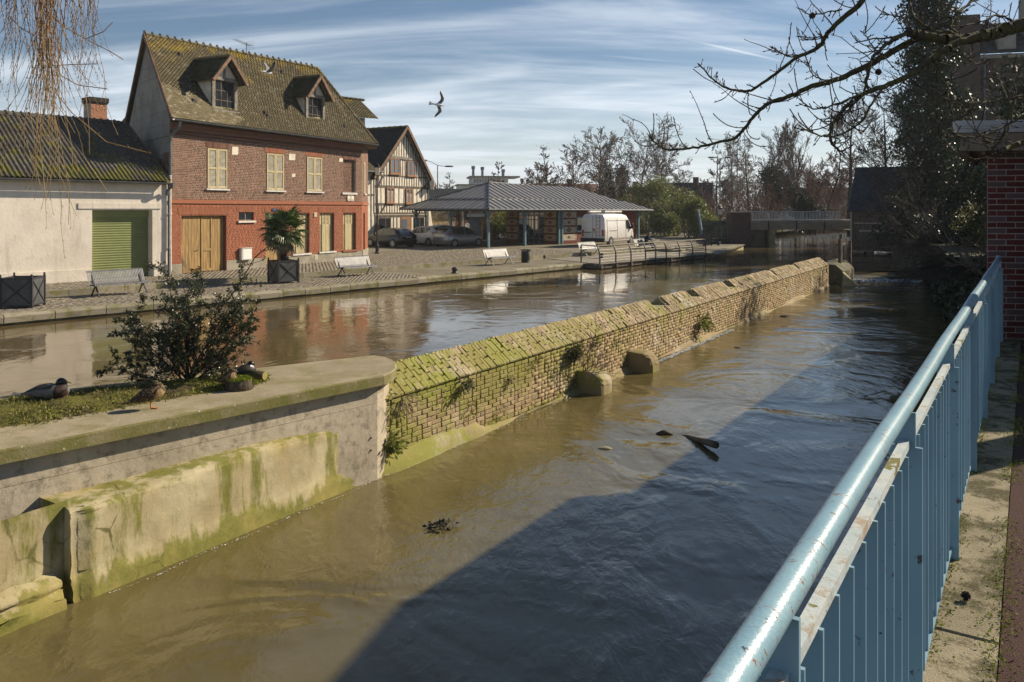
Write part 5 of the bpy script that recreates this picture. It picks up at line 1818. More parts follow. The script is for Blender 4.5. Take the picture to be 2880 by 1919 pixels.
# old gable roof far left behind garage and house
og = thing("old_gable_house", "sliver of an old half timbered gable between garage roof and brick house", "house", at_y(366, 330, 44) * 1.0, rad(30))
og.location.z = 0
mb = MB().add([(0, 0, Z_SQ), (3, .5, Z_SQ), (3, .5, 5.3), (.35, 0, 5.65), (-.75, 0, 4.2)], [(0, 1, 2, 3, 4)])
mb.put("wall", MAT['plaster_grey'], og)
MB().bar((-.95, -.15, 4.0), (.42, -.15, 5.85), .12, .18).put("verge", MAT['timber_old'], og)
MB().bar((-.45, -.04, 4.1), (.30, -.04, 5.2), .08, .1).put("brace", MAT['timber_old'], og)
mb = MB().obox((.20, -.3, 5.72), (.8, 0, .1), (0, 2, 0), (0, 0, .14))
mb.put("roof", MAT['tile'], og)
# cable swinging from the garage ridge to the brick house
mb = MB()
pts = [at_y(735, 195, 44)]
p0, p1 = at_y(265, 343, 37.0), at_y(440, 430, 35.4)
cp_ = [p0.lerp(p1, k / 14) + V3((0, 0, -1.1 * (k / 14) * (1 - k / 14))) for k in range(15)]
mb.tube(cp_, .012, 4)
mb.put("overhead_cable", MAT['plaster_grey'], label="thin pale cable hanging across the corrugated garage roof", cat="cable")
# ================================================================ timber house, stone house, pavilion
TO, TD = V3((-10.66, 62.0, Z_SQ)), V3((.50, .866, 0)).normalized()
tim = thing("timber_house", "half timbered house with steep gable and brown windows behind the parked cars", "house", TO, ang(TD))
TL = 5.5
tim.matrix_basis = tim.matrix_basis @ Matrix.Diagonal((1.27, 1, 1, 1))
AX = 2.82                                   # apex position along the front
ze, za = 5.35, 9.5                          # eaves and apex above the ground
mb = MB().add([(0, 0, 0), (TL, 0, 0), (TL, 0, ze), (AX, 0, za), (0, 0, ze + .3)], [(0, 1, 2, 3, 4)])
mb.add([(0, 0, 0), (0, 0, ze + .3), (0, 11, ze + .3), (0, 11, 0)], [(0, 1, 2, 3)])
mb.add([(TL, 0, 0), (TL, 11, 0), (TL, 11, ze), (TL, 0, ze)], [(0, 1, 2, 3)])
mb.put("wall", MAT['plaster_cream'], tim)
def beam(p, q, w=.15, d=.0, mat='timber_old'):
 p, q = V3((p[0], -d / 2, p[1])), V3((q[0], -d / 2, q[1]))
 MB().bar(p, q, w, d + .028, (0, 1, 0)).put("beam", MAT[mat], tim)
def zline(z):
 return z
g = random.Random(2)
def rake_l(z):
 return max(.0, AX * (z - ze - .3) / (za - ze - .3))
def rake_r(z):
 return TL - max(0, (TL - AX) * (z - ze) / (za - ze))
# horizontal rails
for z, w in ((.12, .22), (2.28, .2), (2.50, .14), (3.22, .2), (4.62, .2), (5.50, .14)):
 beam((rake_l(z), z), (rake_r(z), z), w)
beam((.9, 7.05), (4.42, 6.95), .2, .09, 'timber_grey')
wins = {'a': (1.05, 1.80, 3.36, 4.56), 'b': (3.02, 3.72, 3.32, 4.52), 'c': (1.42, 2.36, 5.70, 6.90), 'd': (3.16, 4.02, 5.60, 6.80)}
def studs(z0, z1, xs, w=.12, jit=.02):
 w *= .72
 for x in xs:
  a, b = x + g.uniform(-jit, jit), x + g.uniform(-jit, jit)
  if a < rake_l(z1) or a > rake_r(z1):
   # cut at the rake
   zz = z1
   while zz > z0 + .2 and not (rake_l(zz) < a < rake_r(zz)):
    zz -= .1
   if zz <= z0 + .25:
    continue
   beam((a, z0), (a, zz), w * g.uniform(.8, 1.2))
  else:
   beam((a, z0), (b, z1), w * g.uniform(.8, 1.2))
studs(2.56, 3.14, [.08 + .262 * k for k in range(21)], .115)
studs(4.70, 5.44, [.08 + .258 * k for k in range(21)], .115)
studs(5.56, 6.95, [.30, .58, .86, 1.14, 2.50, 2.74, 2.98, 4.20, 4.48, 4.76, 5.0, 5.22], .12)
studs(7.10, 9.3, [.9 + .245 * k for k in range(16)], .115)
studs(3.30, 4.54, [.08, .55, .98, 1.88, 2.35, 2.86, 3.84, 4.25, 4.8, 5.38], .11)
studs(.2, 2.2, [.08, .32, 1.50, 1.80, 2.12, 2.52, 3.62, 3.9, 4.22, 5.02, 5.30], .13)
for p, q in (((.55, 2.6), (.95, 3.14)), ((.35, 4.75), (.72, 5.44)), ((.05, 5.35), (.95, 6.8)), ((4.2, 4.1), (5.35, 5.0)), ((4.3, 7.0), (5.3, 5.6))):
 beam(p, q, .12, .05)
for k, (x0, x1, z0, z1) in wins.items():
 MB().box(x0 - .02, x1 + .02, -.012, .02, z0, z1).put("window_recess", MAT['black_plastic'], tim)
 window(tim, (x0, -.03, z0), x1 - x0, z1 - z0, 1, 3, MAT['window_wood'], MAT['glass_sky_tint'] if k in 'cd' else MAT['glass'], 2, .075, .06, bar=.03)
 MB().box(x0 - .06, x1 + .08, -.16, .0, z0 - .09, z0).put("sill", MAT['window_wood'], tim)
for x0, x1 in ((.42, 1.42), (3.98, 4.98)):
 MB().box(x0, x1, -.014, .02, .55, 2.16).put("window_recess", MAT['black_plastic'], tim)
 window(tim, (x0, -.03, .55), x1 - x0, 1.6, 1, 3, MAT['timber_old'], MAT['glass'], 2, .05, .05)
 gr = MB()
 for k in range(8):
  x = x0 + .05 + (x1 - x0 - .1) * k / 7
  gr.tube([(x, -.10, 2.12), (x, -.10, 1.2), (x + .03, -.17, .85), (x, -.12, .58)], .013, 4)
 for z in (2.0, 1.75, 1.25):
  gr.tube([(x0, -.10, z), (x1, -.10, z)], .012, 4)
 gr.put("window_grille", MAT['dark_metal'], tim)
 MB().box(x0 - .05, x1 + .05, -.12, .0, .44, .545).put("sill", MAT['brick_red'], tim)
d = MB().box(2.60, 3.52, -.02, .02, .05, 2.2).put("door", MAT['window_wood'], tim)
MB().box(2.68, 3.18, -.035, -.02, .25, 2.02).put("pane", MAT['glass_sky_tint'], d)
# roof
rf = MB()
oh = .42
for x0, z0, s in ((-.45, ze - .12, -1), (TL + .45, ze - .62, 1)):
 rf.add([(x0, -oh, z0), (AX, -oh, za + .06), (AX, 11.3, za + .06), (x0, 11.3, z0), (x0, -oh, z0 - .12), (AX, -oh, za - .08), (AX, 11.3, za - .08), (x0, 11.3, z0 - .12)],
   [(0, 1, 2, 3), (7, 6, 5, 4), (0, 4, 5, 1), (0, 3, 7, 4), (2, 6, 7, 3)])
rf = rf.put("roof", MAT['tile_dark'], tim)
its = tile_items((-.45, 11.3, ze - .10), (-.45, -oh, ze - .10), (AX, 11.3, za + .08), (AX, -oh, za + .08), 40, .2, seed=31)
pieces(rf, "tile", MAT['tile_dark'], its, 0, [unit_tile()], "tile_courses")
for x0, z0 in ((-.45, ze - .12), (TL + .45, ze - .62)):
 for i in range(22):
  p, q = V3((x0, -oh - .03, z0)).lerp(V3((AX, -oh - .03, za + .06)), i / 22), V3((x0, -oh - .03, z0)).lerp(V3((AX, -oh - .03, za + .06)), (i + 1.1) / 22)
  MB().bar(p, q + V3((0, 0, -.02)), .06, .19).put("verge_tile", MAT['tile_brown'], rf)
 MB().bar((x0 + (.25 if x0 < 0 else -.25), -oh + .12, z0 - .1), (AX, -oh + .12, za - .22), .1, .16).put("barge_rafter", MAT['timber_old'], rf)
for i in range(20):
 MB().tube([(AX, -oh + .57 * i, za + .08), (AX, -oh + .57 * (i + 1.04), za + .06)], [.12, .09], 6).put("ridge_tile", MAT['ridge'], rf)
MB().tube([(TL - .12, -.45, ze - .4), (TL - .15, -.16, ze - .9), (TL - .15, -.12, .2)], .05, 6).put("downpipe", MAT['gutter'], tim)
# buttress and lean-to wall at the right corner
MB().prism([(TL - .1, -.02, 0), (TL + .75, -.02, 0), (TL + .25, -.02, 2.7), (TL - .1, -.02, 3.2)], (0, .5, 0)).put("buttress", MAT['plaster_cream'], tim)
# plain plastered neighbour between brick house and timber house
nb = thing("plaster_house", "narrow pale plastered house squeezed between brick house and timber house", "house", TO - TD * 3.64, ang(TD))
MB().box(0, 3.62, .02, 6, 0, 5.85).put("wall", MAT['plaster_cream'], nb)
mb = MB().add([(-.2, -.5, 5.75), (3.9, -.5, 5.75), (3.9, 3, 7.9), (-.2, 3, 7.9)], [(0, 1, 2, 3)])
rf = mb.put("roof", MAT['tile'], nb)
its = tile_items((-.2, -.5, 5.78), (3.9, -.5, 5.78), (-.2, 3, 7.93), (3.9, 3, 7.93), 22, .2, seed=33)
pieces(rf, "tile", MAT['tile'], its, 0, [unit_tile()], "tile_courses")
mb = MB().tube([(-.2, -.56, 5.72), (3.95, -.56, 5.72)], .07, 7)
mb.put("gutter", MAT['gutter'], nb)
MB().tube([(3.3, -.56, 5.7), (3.35, -.1, 5.3), (3.35, -.1, 2.6), (3.42, -.14, 2.3), (3.42, -.14, .1)], .05, 6).put("downpipe", MAT['gutter'], nb)
MB().box(0, 3.62, -.02, .02, 3.9, 4.0).put("string_course", MAT['timber_grey'], nb)
# stone house with grey garage door, behind the parked cars
SO, SDi = V3((-7.3, 70.0, Z_SQ)), V3((.80, .60, 0))
sto = thing("stone_house", "low flint and brick building with grey garage door behind the pavilion's left posts", "house", SO, ang(SDi))
hol = [(4.15, 5.75, 0, 2.1, .35)]
mb = MB()
wall_with_holes(mb, 7.3, 0, 3.0, hol)
mb.add([(7.3, 0, 0), (7.3, 6, 0), (7.3, 6, 3.0), (7.3, 0, 3.0)], [(0, 1, 2, 3)])
mb.put("wall", MAT['flint'], sto)
for a, b in ((2.85, 3.25), (3.75, 4.13), (5.77, 6.15), (6.95, 7.32)):
 for k in range(37):
  w_ = (k % 2) * .08
  MB().box(a - w_ / 2, b + w_ / 2, -.02, .02, k * .08 + .006, k * .08 + .074).put("quoin_brick", MAT['brick'], sto)
MB().box(3.95, 5.95, -.03, .02, 2.12, 2.42).put("lintel", MAT['plaster_cream'], sto)
gd_ = MB().box(4.15, 5.75, .28, .32, 0, 2.1).put("garage_door", MAT['roller_grey'], sto)
for k in range(6):
 MB().box(4.17, 5.73, .262, .28, .03 + k * .345, .35 + k * .345).put("panel", MAT['roller_grey'], gd_)
MB().tube([(3.5, -.06, 2.9), (3.5, -.06, .1)], .05, 6).put("downpipe", MAT['white_metal'], sto)
mb = MB().bar((2.62, -.04, 2.15), (2.62, -.04, 2.62), .05, .03)
mb.bar((2.50, -.04, 2.62), (2.74, -.04, 2.62), .05, .03, (0, 0, 1))
mb.bar((2.50, -.04, 2.15), (2.74, -.04, 2.15), .05, .03, (0, 0, 1))
mb.put("wall_anchor", MAT['dark_metal'], sto)
mb = MB().add([(-.3, -.35, 2.92), (7.5, -.35, 2.92), (6.2, 3.6, 4.75), (-.3, 3.6, 4.75), (-.3, 6.3, 2.9), (7.5, 6.3, 2.9)], [(0, 1, 2, 3), (3, 2, 5, 4), (1, 5, 2)])
rf = mb.put("roof", MAT['slate'], sto)
its = tile_items((-.3, -.35, 2.95), (7.5, -.35, 2.95), (-.3, 3.6, 4.78), (6.2, 3.6, 4.78), 24, .24, seed=34)
pieces(rf, "slate", MAT['slate'], its, 0, [unit_tile()], "slate_courses")
sg = thing("parking_sign", "small round road sign on the brick pier left of the grey garage door", "road sign", SO + SDi * 3.95 + V3((SDi.y, -SDi.x, 0)) * .12 + V3((0, 0, 1.35)), ang(SDi))
mb = MB()
for rr, nm, mt, y in ((.24, "disc", 'white', 0.0), ):
 mb = MB().prism([(math.cos(a) * rr, y, math.sin(a) * rr) for a in [2 * math.pi * k / 20 for k in range(20)]], (0, -.015, 0))
 mb.put(nm, MAT[mt], sg)
mb = MB()
mb.loft([[(math.cos(a) * r1, -.018, math.sin(a) * r1) for a in [-2.2 + 4.4 * k / 12 for k in range(13)]] for r1 in (.10, .15)], cap=False, closed=False)
mb.put("printed_arc", MAT['dark_metal'], sg)
# ---------------------------------------------------------------- pavilion
PO = V3((-1.7, 57.5, Z_SQ))
PX, PY = V3((.68, .733, 0)).normalized(), V3((-.733, .68, 0)).normalized()
pav = thing("market_pavilion", "open zinc roofed pavilion on blue posts with a brick kiosk under its right half", "pavilion", PO, ang(PX))
PLn, PD = 19.2, 8.0
oh = .95
zE, zM, zA, zB = 2.86, 3.55, 4.92, 4.62
def pv(x, y, z):
 return V3((x, y, z))
cor = [pv(-oh, -oh, zE), pv(PLn + oh, -oh, zE - .06), pv(PLn + oh, PD + oh, zE - .02), pv(-oh, PD + oh, zE + .03)]
apex = [pv(4.1, 4.0, zA), pv(PLn - 4.3, 4.0, zB)]
fr_ = .36
mid = [c.lerp(a, fr_) for c, a in zip(cor, (apex[0], apex[1], apex[1], apex[0]))]
rf = MB()
for i, j in ((0, 1), (1, 2), (2, 3), (3, 0)):
 rf.add([V3(p) + V3((0, 0, -.05)) for p in (cor[i], cor[j], mid[j], mid[i])], [(0, 1, 2, 3)])
tops = [(mid[0], mid[1], apex[1], apex[0]), (mid[1], mid[2], apex[1], apex[1]), (mid[2], mid[3], apex[0], apex[1]), (mid[3], mid[0], apex[0], apex[0])]
for q in tops:
 rf.add([V3(p) + V3((0, 0, -.06)) for p in (q if q[2] != q[3] else q[:3])], [tuple(range(4 if q[2] != q[3] else 3))])
dz = V3((0, 0, -.10))
rf.add([c + dz for c in cor], [(3, 2, 1, 0)])
for i, j in ((0, 1), (1, 2), (2, 3), (3, 0)):
 rf.quad(cor[i] + dz, cor[j] + dz, cor[j], cor[i])
proof = rf.put("roof", MAT['zinc'], pav)
def zinc_panels(a, b, c, d, pitch, lift):
 """standing-seam panels between eave a-b and upper line d-c, running straight up the slope"""
 ex = (b - a)
 L = ex.length
 ex = ex / L
 up_ = (d - a)
 nn = ex.cross(up_).normalized()
 if nn.z < 0:
  nn = -nn
 slope = nn.cross(ex)
 def tol(p):
  return (p - a).dot(ex), (p - a).dot(slope)
 da, db = tol(d), tol(c)
 n = int(L / pitch)
 def topv(u):
  # height of the upper boundary at u: three pieces (hip, top line, hip)
  if u < da[0]:
   return da[1] * u / max(da[0], 1e-6)
  if u > db[0]:
   return db[1] * (L - u) / max(L - db[0], 1e-6)
  f = (u - da[0]) / max(db[0] - da[0], 1e-6)
  return da[1] * (1 - f) + db[1] * f
 for i in range(n):
  u0, u1 = L * i / n, L * (i + 1) / n
  v0, v1 = topv(u0), topv(u1)
  if max(v0, v1) < .05:
   continue
  P = lambda u, v: a + ex * u + slope * v + nn * lift
  mb = MB().add([P(u0 + .012, 0), P(u1 - .012, 0), P(u1 - .012, max(v1, .01)), P(u0 + .012, max(v0, .01)),
      P(u0 + .012, 0) - nn * .02, P(u1 - .012, 0) - nn * .02], [(0, 1, 2, 3), (4, 5, 1, 0)])
  mb.put("zinc_panel", MAT['zinc'], proof)
  if v0 > .08:
   MB().bar(P(u0, 0) + nn * .02, P(u0, v0) + nn * .02, .05, .055, nn).put("seam", MAT['seam'], proof)
zinc_panels(cor[0], cor[1], mid[1], mid[0], .62, .012)
zinc_panels(mid[0], mid[1], apex[1], apex[0], .62, .012)
zinc_panels(cor[3], cor[0], mid[0], mid[3], .60, .012)
zinc_panels(mid[3], mid[0], apex[0], apex[0], .60, .012)
zinc_panels(cor[1], cor[2], mid[2], mid[1], .60, .012)
for i, j in ((0, 1), (3, 0)):
 MB().bar(mid[i] + V3((0, 0, .04)), mid[j] + V3((0, 0, .04)), .10, .08).put("step_flashing", MAT['zinc'], proof)
 MB().tube([cor[i] + V3((0, 0, -.06)), cor[j] + V3((0, 0, -.06))], .06, 6).put("gutter", MAT['gutter'], proof)
for i, k in ((0, 0), (1, 1), (3, 0), (2, 1)):
 MB().bar(cor[i] + V3((0, 0, .03)), apex[k] + V3((0, 0, .04)), .10, .07).put("hip_roll", MAT['seam'], proof)
MB().tube([apex[0] + V3((0, 0, .04)), apex[1] + V3((0, 0, .04))], .07, 6).put("ridge_roll", MAT['zinc'], proof)
for a in apex:
 MB().lathe([(.07, 0), (.10, .08), (.04, .16), (.025, .34), (.005, .42)], a, 7).put("finial", MAT['dark_metal'], proof)
for u_ in (.12, .38, .62, .86):
 p = apex[0].lerp(apex[1], u_) + (cor[0] - mid[0]).normalized() * .55
 MB().tube([p + V3((-.12, 0, .03)), p + V3((.0, -.05, .17)), p + V3((.14, -.1, .05))], .018, 5).put("roof_hook", MAT['seam'], proof)
def post(x, y, s=.075):
 mb = MB().box(x - s, x + s, y - s, y + s, .06, zE - .12)
 o = mb.put("post", MAT['blue_paint'], pav)
 MB().box(x - .13, x + .13, y - .13, y + .13, 0.0, .06).put("base_plate", MAT['blue_paint'], o)
 mb = MB()
 for sx_, sy_ in ((1, 0), (-1, 0), (0, 1), (0, -1)):
  mb.bar((x + sx_ * .07, y + sy_ * .07, zE - .62), (x + sx_ * .42, y + sy_ * .42, zE - .14), .06, .06)
 mb.put("brace", MAT['blue_paint'], o)
for x in (0, 3.95):
 post(x, 0)
post(PLn, 0)
for x, y in ((0, PD * .5), (0, PD), (PLn, PD)):
 post(x, y)
MB().box(-.1, PLn + .1, -.07, .07, zE - .18, zE - .06).put("edge_beam", MAT['dark_metal'], pav)
MB().box(-.07, .07, .07, PD + .1, zE - .18, zE - .06).put("edge_beam", MAT['dark_metal'], pav)
# floor slab of the pavilion
MB().box(-.9, PLn + .6, -1.5, PD + .6, -.02, .035).put("floor_slab", MAT['paving'], pav)
# kiosk walls: local frame, corner at K
KX = 7.95
kz1 = zE - .20
def kiosk_wall(Fm, L, base, cream, cells, seed, solid=True):
 """patterned brick panel: cream field, red diamonds and bands"""
 bw, bh = .11, .0355 * 2
 bh = .068
 n = int((kz1 - .04) / bh)
 cA, cB, cC = [], [], []
 g = random.Random(seed)
 for r in range(n):
  z = .04 + r * bh
  ph = (n - 1 - r) % 9          # nine courses per panel, counted from the top
  lev = (n - 1 - r) // 9
  for c in range(int(L / bw + .5)):
   x = c * bw
   mid_ = abs(x + bw / 2 - L / 2)
   red = False
   if r < 4:
    red = True
   elif ph == 8 or ph == 7:
    red = True
   else:
    dd = abs(ph - 3)
    if lev % 2 == 0:
     red = mid_ < (.36 - dd * .12) and not (dd == 0 and mid_ < .12)
    else:
     red = mid_ < (.24 - dd * .10) or (dd == 2 and L * .5 - mid_ < .26)
   if cells and red and r >= 4 and ph < 7 and lev % 2 == 0:
    red = True
   (cA if red else cB).append(Fm @ TS(x + .004, 0, z + .004, bw - .008, .010 + g.uniform(0, .002), bh - .008))
 return cA, cB
def put_kiosk(Fm, L, cream, seed):
 a, b = kiosk_wall(Fm, L, 0, cream, True, seed)
 mb = MB()
 mb.add([Fm @ V3((0, 0, 0)), Fm @ V3((L, 0, 0)), Fm @ V3((L, 0, kz1)), Fm @ V3((0, 0, kz1))], [(0, 1, 2, 3)])
 mb.put("kiosk_wall", MAT['mortar'], pav)
 pieces(pav, "kiosk_brick", MAT['kiosk_red'], a, 45, [unit_brick()], "kiosk_red_bricks")
 pieces(pav, "kiosk_brick", MAT[cream], b, 45, [unit_brick()], "kiosk_pale_bricks")
KD = 5.7
# left end wall (faces the left), running from the rear pillar to the front corner
Fl = lambda y0: frame(V3((KX, y0, 0)), V3((0, -1, 0)), V3((1, 0, 0)), V3((0, 0, 1)))
put_kiosk(Fl(KD), 1.32, 'kiosk_cream', 1)
put_kiosk(Fl(1.55), 1.32, 'kiosk_cream', 2)
# glazed screen between the two pillars
gl = MB()
n = 5
for i in range(n + 1):
 y = KD - 1.34 - (KD - 2.91) * i / n
 gl.box(KX + .05, KX + .12, y - .03, y + .03, 0, kz1)
for z in (0.0, .42, 1.95, kz1 - .06):
 gl.box(KX + .055, KX + .115, 1.56, KD - 1.34, z, z + .06)
gl = gl.put("glazing_frame", MAT['blue_paint'], pav)
for i in range(n):
 y0 = KD - 1.34 - (KD - 2.91) * (i + 1) / n
 wdt = (KD - 2.91) / n - .06
 for z0, z1 in ((.06, .42), (.48, 1.95), (2.01, kz1 - .06)):
  MB().box(KX + .085, KX + .095, y0 + .03, y0 + .03 + wdt, z0, z1).put("pane", MAT['glass_kiosk'], gl)
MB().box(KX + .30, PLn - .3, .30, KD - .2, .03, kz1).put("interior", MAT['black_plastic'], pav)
# front wall with white diamond panels and the serving hatch
Fr = frame(V3((KX + .45, 0.12, 0)), V3((1, 0, 0)), V3((0, 1, 0)), V3((0, 0, 1)))
put_kiosk(Fr, 1.98, 'kiosk_white', 3)
Fr2 = frame(V3((KX + 4.8, 0.12, 0)), V3((1, 0, 0)), V3((0, 1, 0)), V3((0, 0, 1)))
put_kiosk(Fr2, 1.98, 'kiosk_white', 4)
MB().box(KX + 2.45, KX + 4.78, .12, .24, 0, 1.05).put("hatch_wall", MAT['kiosk_red'], pav)
window(pav, (KX + 2.47, .14, 1.05), 2.3, kz1 - 1.5, 1, 1, MAT['blue_paint'], MAT['glass_kiosk'], 2, .07)
MB().box(KX + 2.4, KX + 4.8, .0, .14, .97, 1.05).put("hatch_sill", MAT['blue_paint'], pav)
MB().box(KX + 2.45, KX + 4.78, .13, .24, kz1 - .45, kz1).put("hatch_lintel", MAT['kiosk_red'], pav)
MB().box(KX + 6.8, PLn - .2, .12, .24, 0, kz1).put("end_wall", MAT['kiosk_red'], pav)
# double blue corner post with rivets
mb = MB().box(KX - .12, KX + .02, -.14, .0, 0, zE - .1)
mb.box(KX + .28, KX + .42, -.14, .0, 0, zE - .1)
mb.box(KX + .02, KX + .28, -.06, -.04, 0, zE - .1)
o = mb.put("post", MAT['blue_paint'], pav)
rv = MB().box(-.03, .03, -.03, 0, -.035, .035).mesh("lacing_plate", MAT['dark_metal'])
for k in range(14):
 link("lacing_plate", rv, o, Matrix.Translation((KX + .15, -.061, .2 + k * .18)))
# street lamps
def lantern_post(name, label, loc, h, mat='dark_metal', scale=1.0, classic=True):
 t = thing(name, label, "street lamp", loc)
 MB().lathe([(.16, 0), (.16, .08), (.11, .14), (.12, .5), (.085, .62), (.055, .75), (.045, h - .25), (.06, h - .22), (.04, h - .12), (.06, h)], (0, 0, 0), 9).put("pole", MAT[mat], t)
 ln = MB().loft([[(math.cos(a) * r_, math.sin(a) * r_, z) for a in [math.pi / 4 + math.pi / 2 * k for k in range(4)]] for r_, z in ((.14, h), (.24, h + .46))]).put("lantern", MAT['lamp_glass'], t)
 mb = MB()
 for k in range(4):
  a = math.pi / 4 + math.pi / 2 * k
  mb.tube([(math.cos(a) * .14, math.sin(a) * .14, h), (math.cos(a) * .245, math.sin(a) * .245, h + .47)], .014, 4)
 mb.loft([[(math.cos(a) * r_, math.sin(a) * r_, z) for a in [math.pi / 4 + math.pi / 2 * k for k in range(4)]] for r_, z in ((.27, h + .46), (.10, h + .66), (.05, h + .68), (.07, h + .74), (.01, h + .80))])
 mb.put("lantern_roof", MAT[mat], ln)
 return t
lantern_post("lantern_post", "tall black lantern post at the far corner of the brick house", V3((-8.55, 50.5, Z_SQ)), 5.0)
lantern_post("lantern_post", "short black lantern post on the quay end by the bridge stairs", V3((18.55, 71.0, Z_QUAY)), 2.55)
t = thing("wall_lantern", "white glass lantern on a bracket at the right corner of the timber house", "wall lamp", TO + TD * 7.15 + V3((.3, -.5, 5.0)))
MB().loft([[(math.cos(a) * r_, math.sin(a) * r_, z) for a in [math.pi / 4 + math.pi / 2 * k for k in range(4)]] for r_, z in ((.18, -.5), (.30, .1), (.08, .32))]).put("lantern", MAT['lamp_glass'], t)
MB().tube([(-.35, .3, -.2), (-.1, .08, -.55), (0, 0, -.52)], .03, 5).put("bracket", MAT['dark_metal'], t)
def mast(name, label, loc, h, arms, heading, mat='steel'):
 t = thing(name, label, "street lamp", loc, heading)
 MB().tube([(0, 0, 0), (0, 0, h * .4), (0, 0, h)], [.11, .08, .055], 7).put("pole", MAT[mat], t)
 for s, L, dz_ in arms:
  MB().tube([(0, 0, h), (s * L * .5, 0, h + dz_ * .7), (s * L, 0, h + dz_)], .035, 5).put("arm", MAT[mat], t)
  MB().loft([[(s * (L + x), y * wdt, h + dz_ + zz) for y, zz in ((-1, 0), (-.7, .10), (.7, .10), (1, 0), (0, -.08))] for x, wdt in ((-.1, .05), (.15, .17), (.55, .20), (.8, .06))]).put("lamp_head", MAT['gutter'], t)
 return t
mast("street_light", "tall two armed street light above the roofs right of the timber house", V3((-8.6, 92, Z_SQ)), 7.9, ((-1, 1.3, .55), (1, 1.0, -.1)), .2)
mast("street_light", "pale two headed street light behind the blue stair panels", V3((25.6, 98, Z_SQ)), 9.1, ((-1, .7, .1), (1, .7, .1)), .1)
mast("street_light", "dark single armed street light among the bare trees by the bridge", V3((36.2, 128, Z_SQ)), 13.2, ((-1, 4.2, .9),), .15, 'dark_metal')
mast("street_light", "thin dark street light with globe head behind the bridge railing", V3((29.0, 95, Z_SQ)), 5.9, ((-1, .25, .1), (1, .25, .1)), .1, 'dark_metal')
# ================================================================ railing, near building, deck, bridge, mill, tower
rail = thing("river_railing", "light blue steel railing with round handrail and flat bars running along the river walkway", "railing", RO + V3((0, 0, Z_WALK)), ang(RD))
# local: x along the rail, y towards the river (+), z up from the walkway
RL_ = 11.05
HZ = 1.07
mb = MB().tube([(-1.6 + k * .6, 0, HZ + .004 * math.sin(k * 1.7)) for k in range(22)], .0275, 14)
hr = mb.put("handrail", MAT['rail'], rail, True)
MB().lathe([(.001, 0), (.03, .005), (.036, .03), (.03, .055), (.001, .06)], (RL_, 0, HZ - .02), 10).put("end_cap", MAT['rail'], rail, True)
g = random.Random(2)
ZB = .945
xs = [-1.5, .32, 1.86, 3.42, 4.98, 6.54, 8.10, 9.66, RL_ - .05]
for a, b in zip(xs[:-1], xs[1:]):
 mb = MB().box(a + .004, b - .004, -.014, .013, ZB - .012, ZB + .012 + g.uniform(-.002, .002))
 mb.put("flat_bar", MAT['rail_flat'], rail)
 MB().box(a + .004, b - .004, -.022, .016, .05, .062).put("bottom_bar", MAT['rail_bar'], rail)
for x in xs:
 mb = MB().box(x - .007, x + .007, -.05, .045, .0, ZB - .01)
 mb.box(x - .006, x + .006, -.030, .030, ZB - .012, HZ - .024)
 mb.put("post", MAT['rail_bar'], rail)
bal = MB().box(-.005, .005, -.024, .020, .062, ZB - .010).mesh("baluster", MAT['rail_bar'])
x = -1.42
while x < RL_ - .1:
 if min(abs(x - q) for q in xs) > .05:
  link("baluster", bal, rail, Matrix.Translation((x, g.uniform(-.003, .003), 0)) @ Matrix.Rotation(g.uniform(-.05, .05), 4, 'Z'))
 x += .150
# the near building of dark red brick with its flat overhanging roof
NBO = V3((6.30, 10.55, Z_WALK))
nbx = V3((.985, -.175, 0)).normalized()      # along the front, to the right
nb2 = thing("flat_roofed_building", "dark red brick building with flat overhanging roof at the end of the walkway", "building", NBO, ang(nbx))
nby = V3((-nbx.y, nbx.x, 0))
ld = V3((RD.dot(nbx), RD.dot(nby), 0))       # side wall direction in local axes
mb = MB()
H = 2.46
mb.add([(0, .012, 0), (7, .012, 0), (7, .012, H), (0, .012, H)], [(0, 1, 2, 3)])
q = ld * 18.6
mb.add([(0.0, .012, 0), (0.0, .012, H), (q.x, q.y, H), (q.x, q.y, 0)], [(0, 1, 2, 3)])
mb.add([(q.x, q.y, 0), (q.x, q.y, H), (q.x + 6, q.y, H), (q.x + 6, q.y, 0)], [(0, 1, 2, 3)])
mb.put("wall", MAT['mortar_pale'], nb2)
its = []
bw, bh = .228, .0768
for k in range(int(H / bh)):
 x = -(k % 2) * .114
 while x < 2.0:
  a, b = max(x, 0), x + bw
  if b - a > .04:
   its.append(TS(a + .006, .012, k * bh + .006, b - a - .012, .010 + random.uniform(0, .002), bh - .012))
  x += bw
its.sort(key=lambda M: M.translation.x)
pieces(nb2, "brick", MAT['brick_dark'], its, 300, [unit_brick()], "brick_face")
so_ = V3((-ld.y, ld.x, 0))
its = []
for k in range(int(H / bh)):
 x = -(k % 2) * .114
 while x < 7.5:
  a, b = max(x, 0), x + bw
  p = V3((0, .012, k * bh + .006)) + ld * (a + .006)
  its.append(frame(p, ld * (b - a - .012), -so_ * .01, V3((0, 0, bh - .012))))
  x += bw
pieces(nb2, "side_brick", MAT['brick_dark'], its, 0, [unit_brick()], "side_bricks")
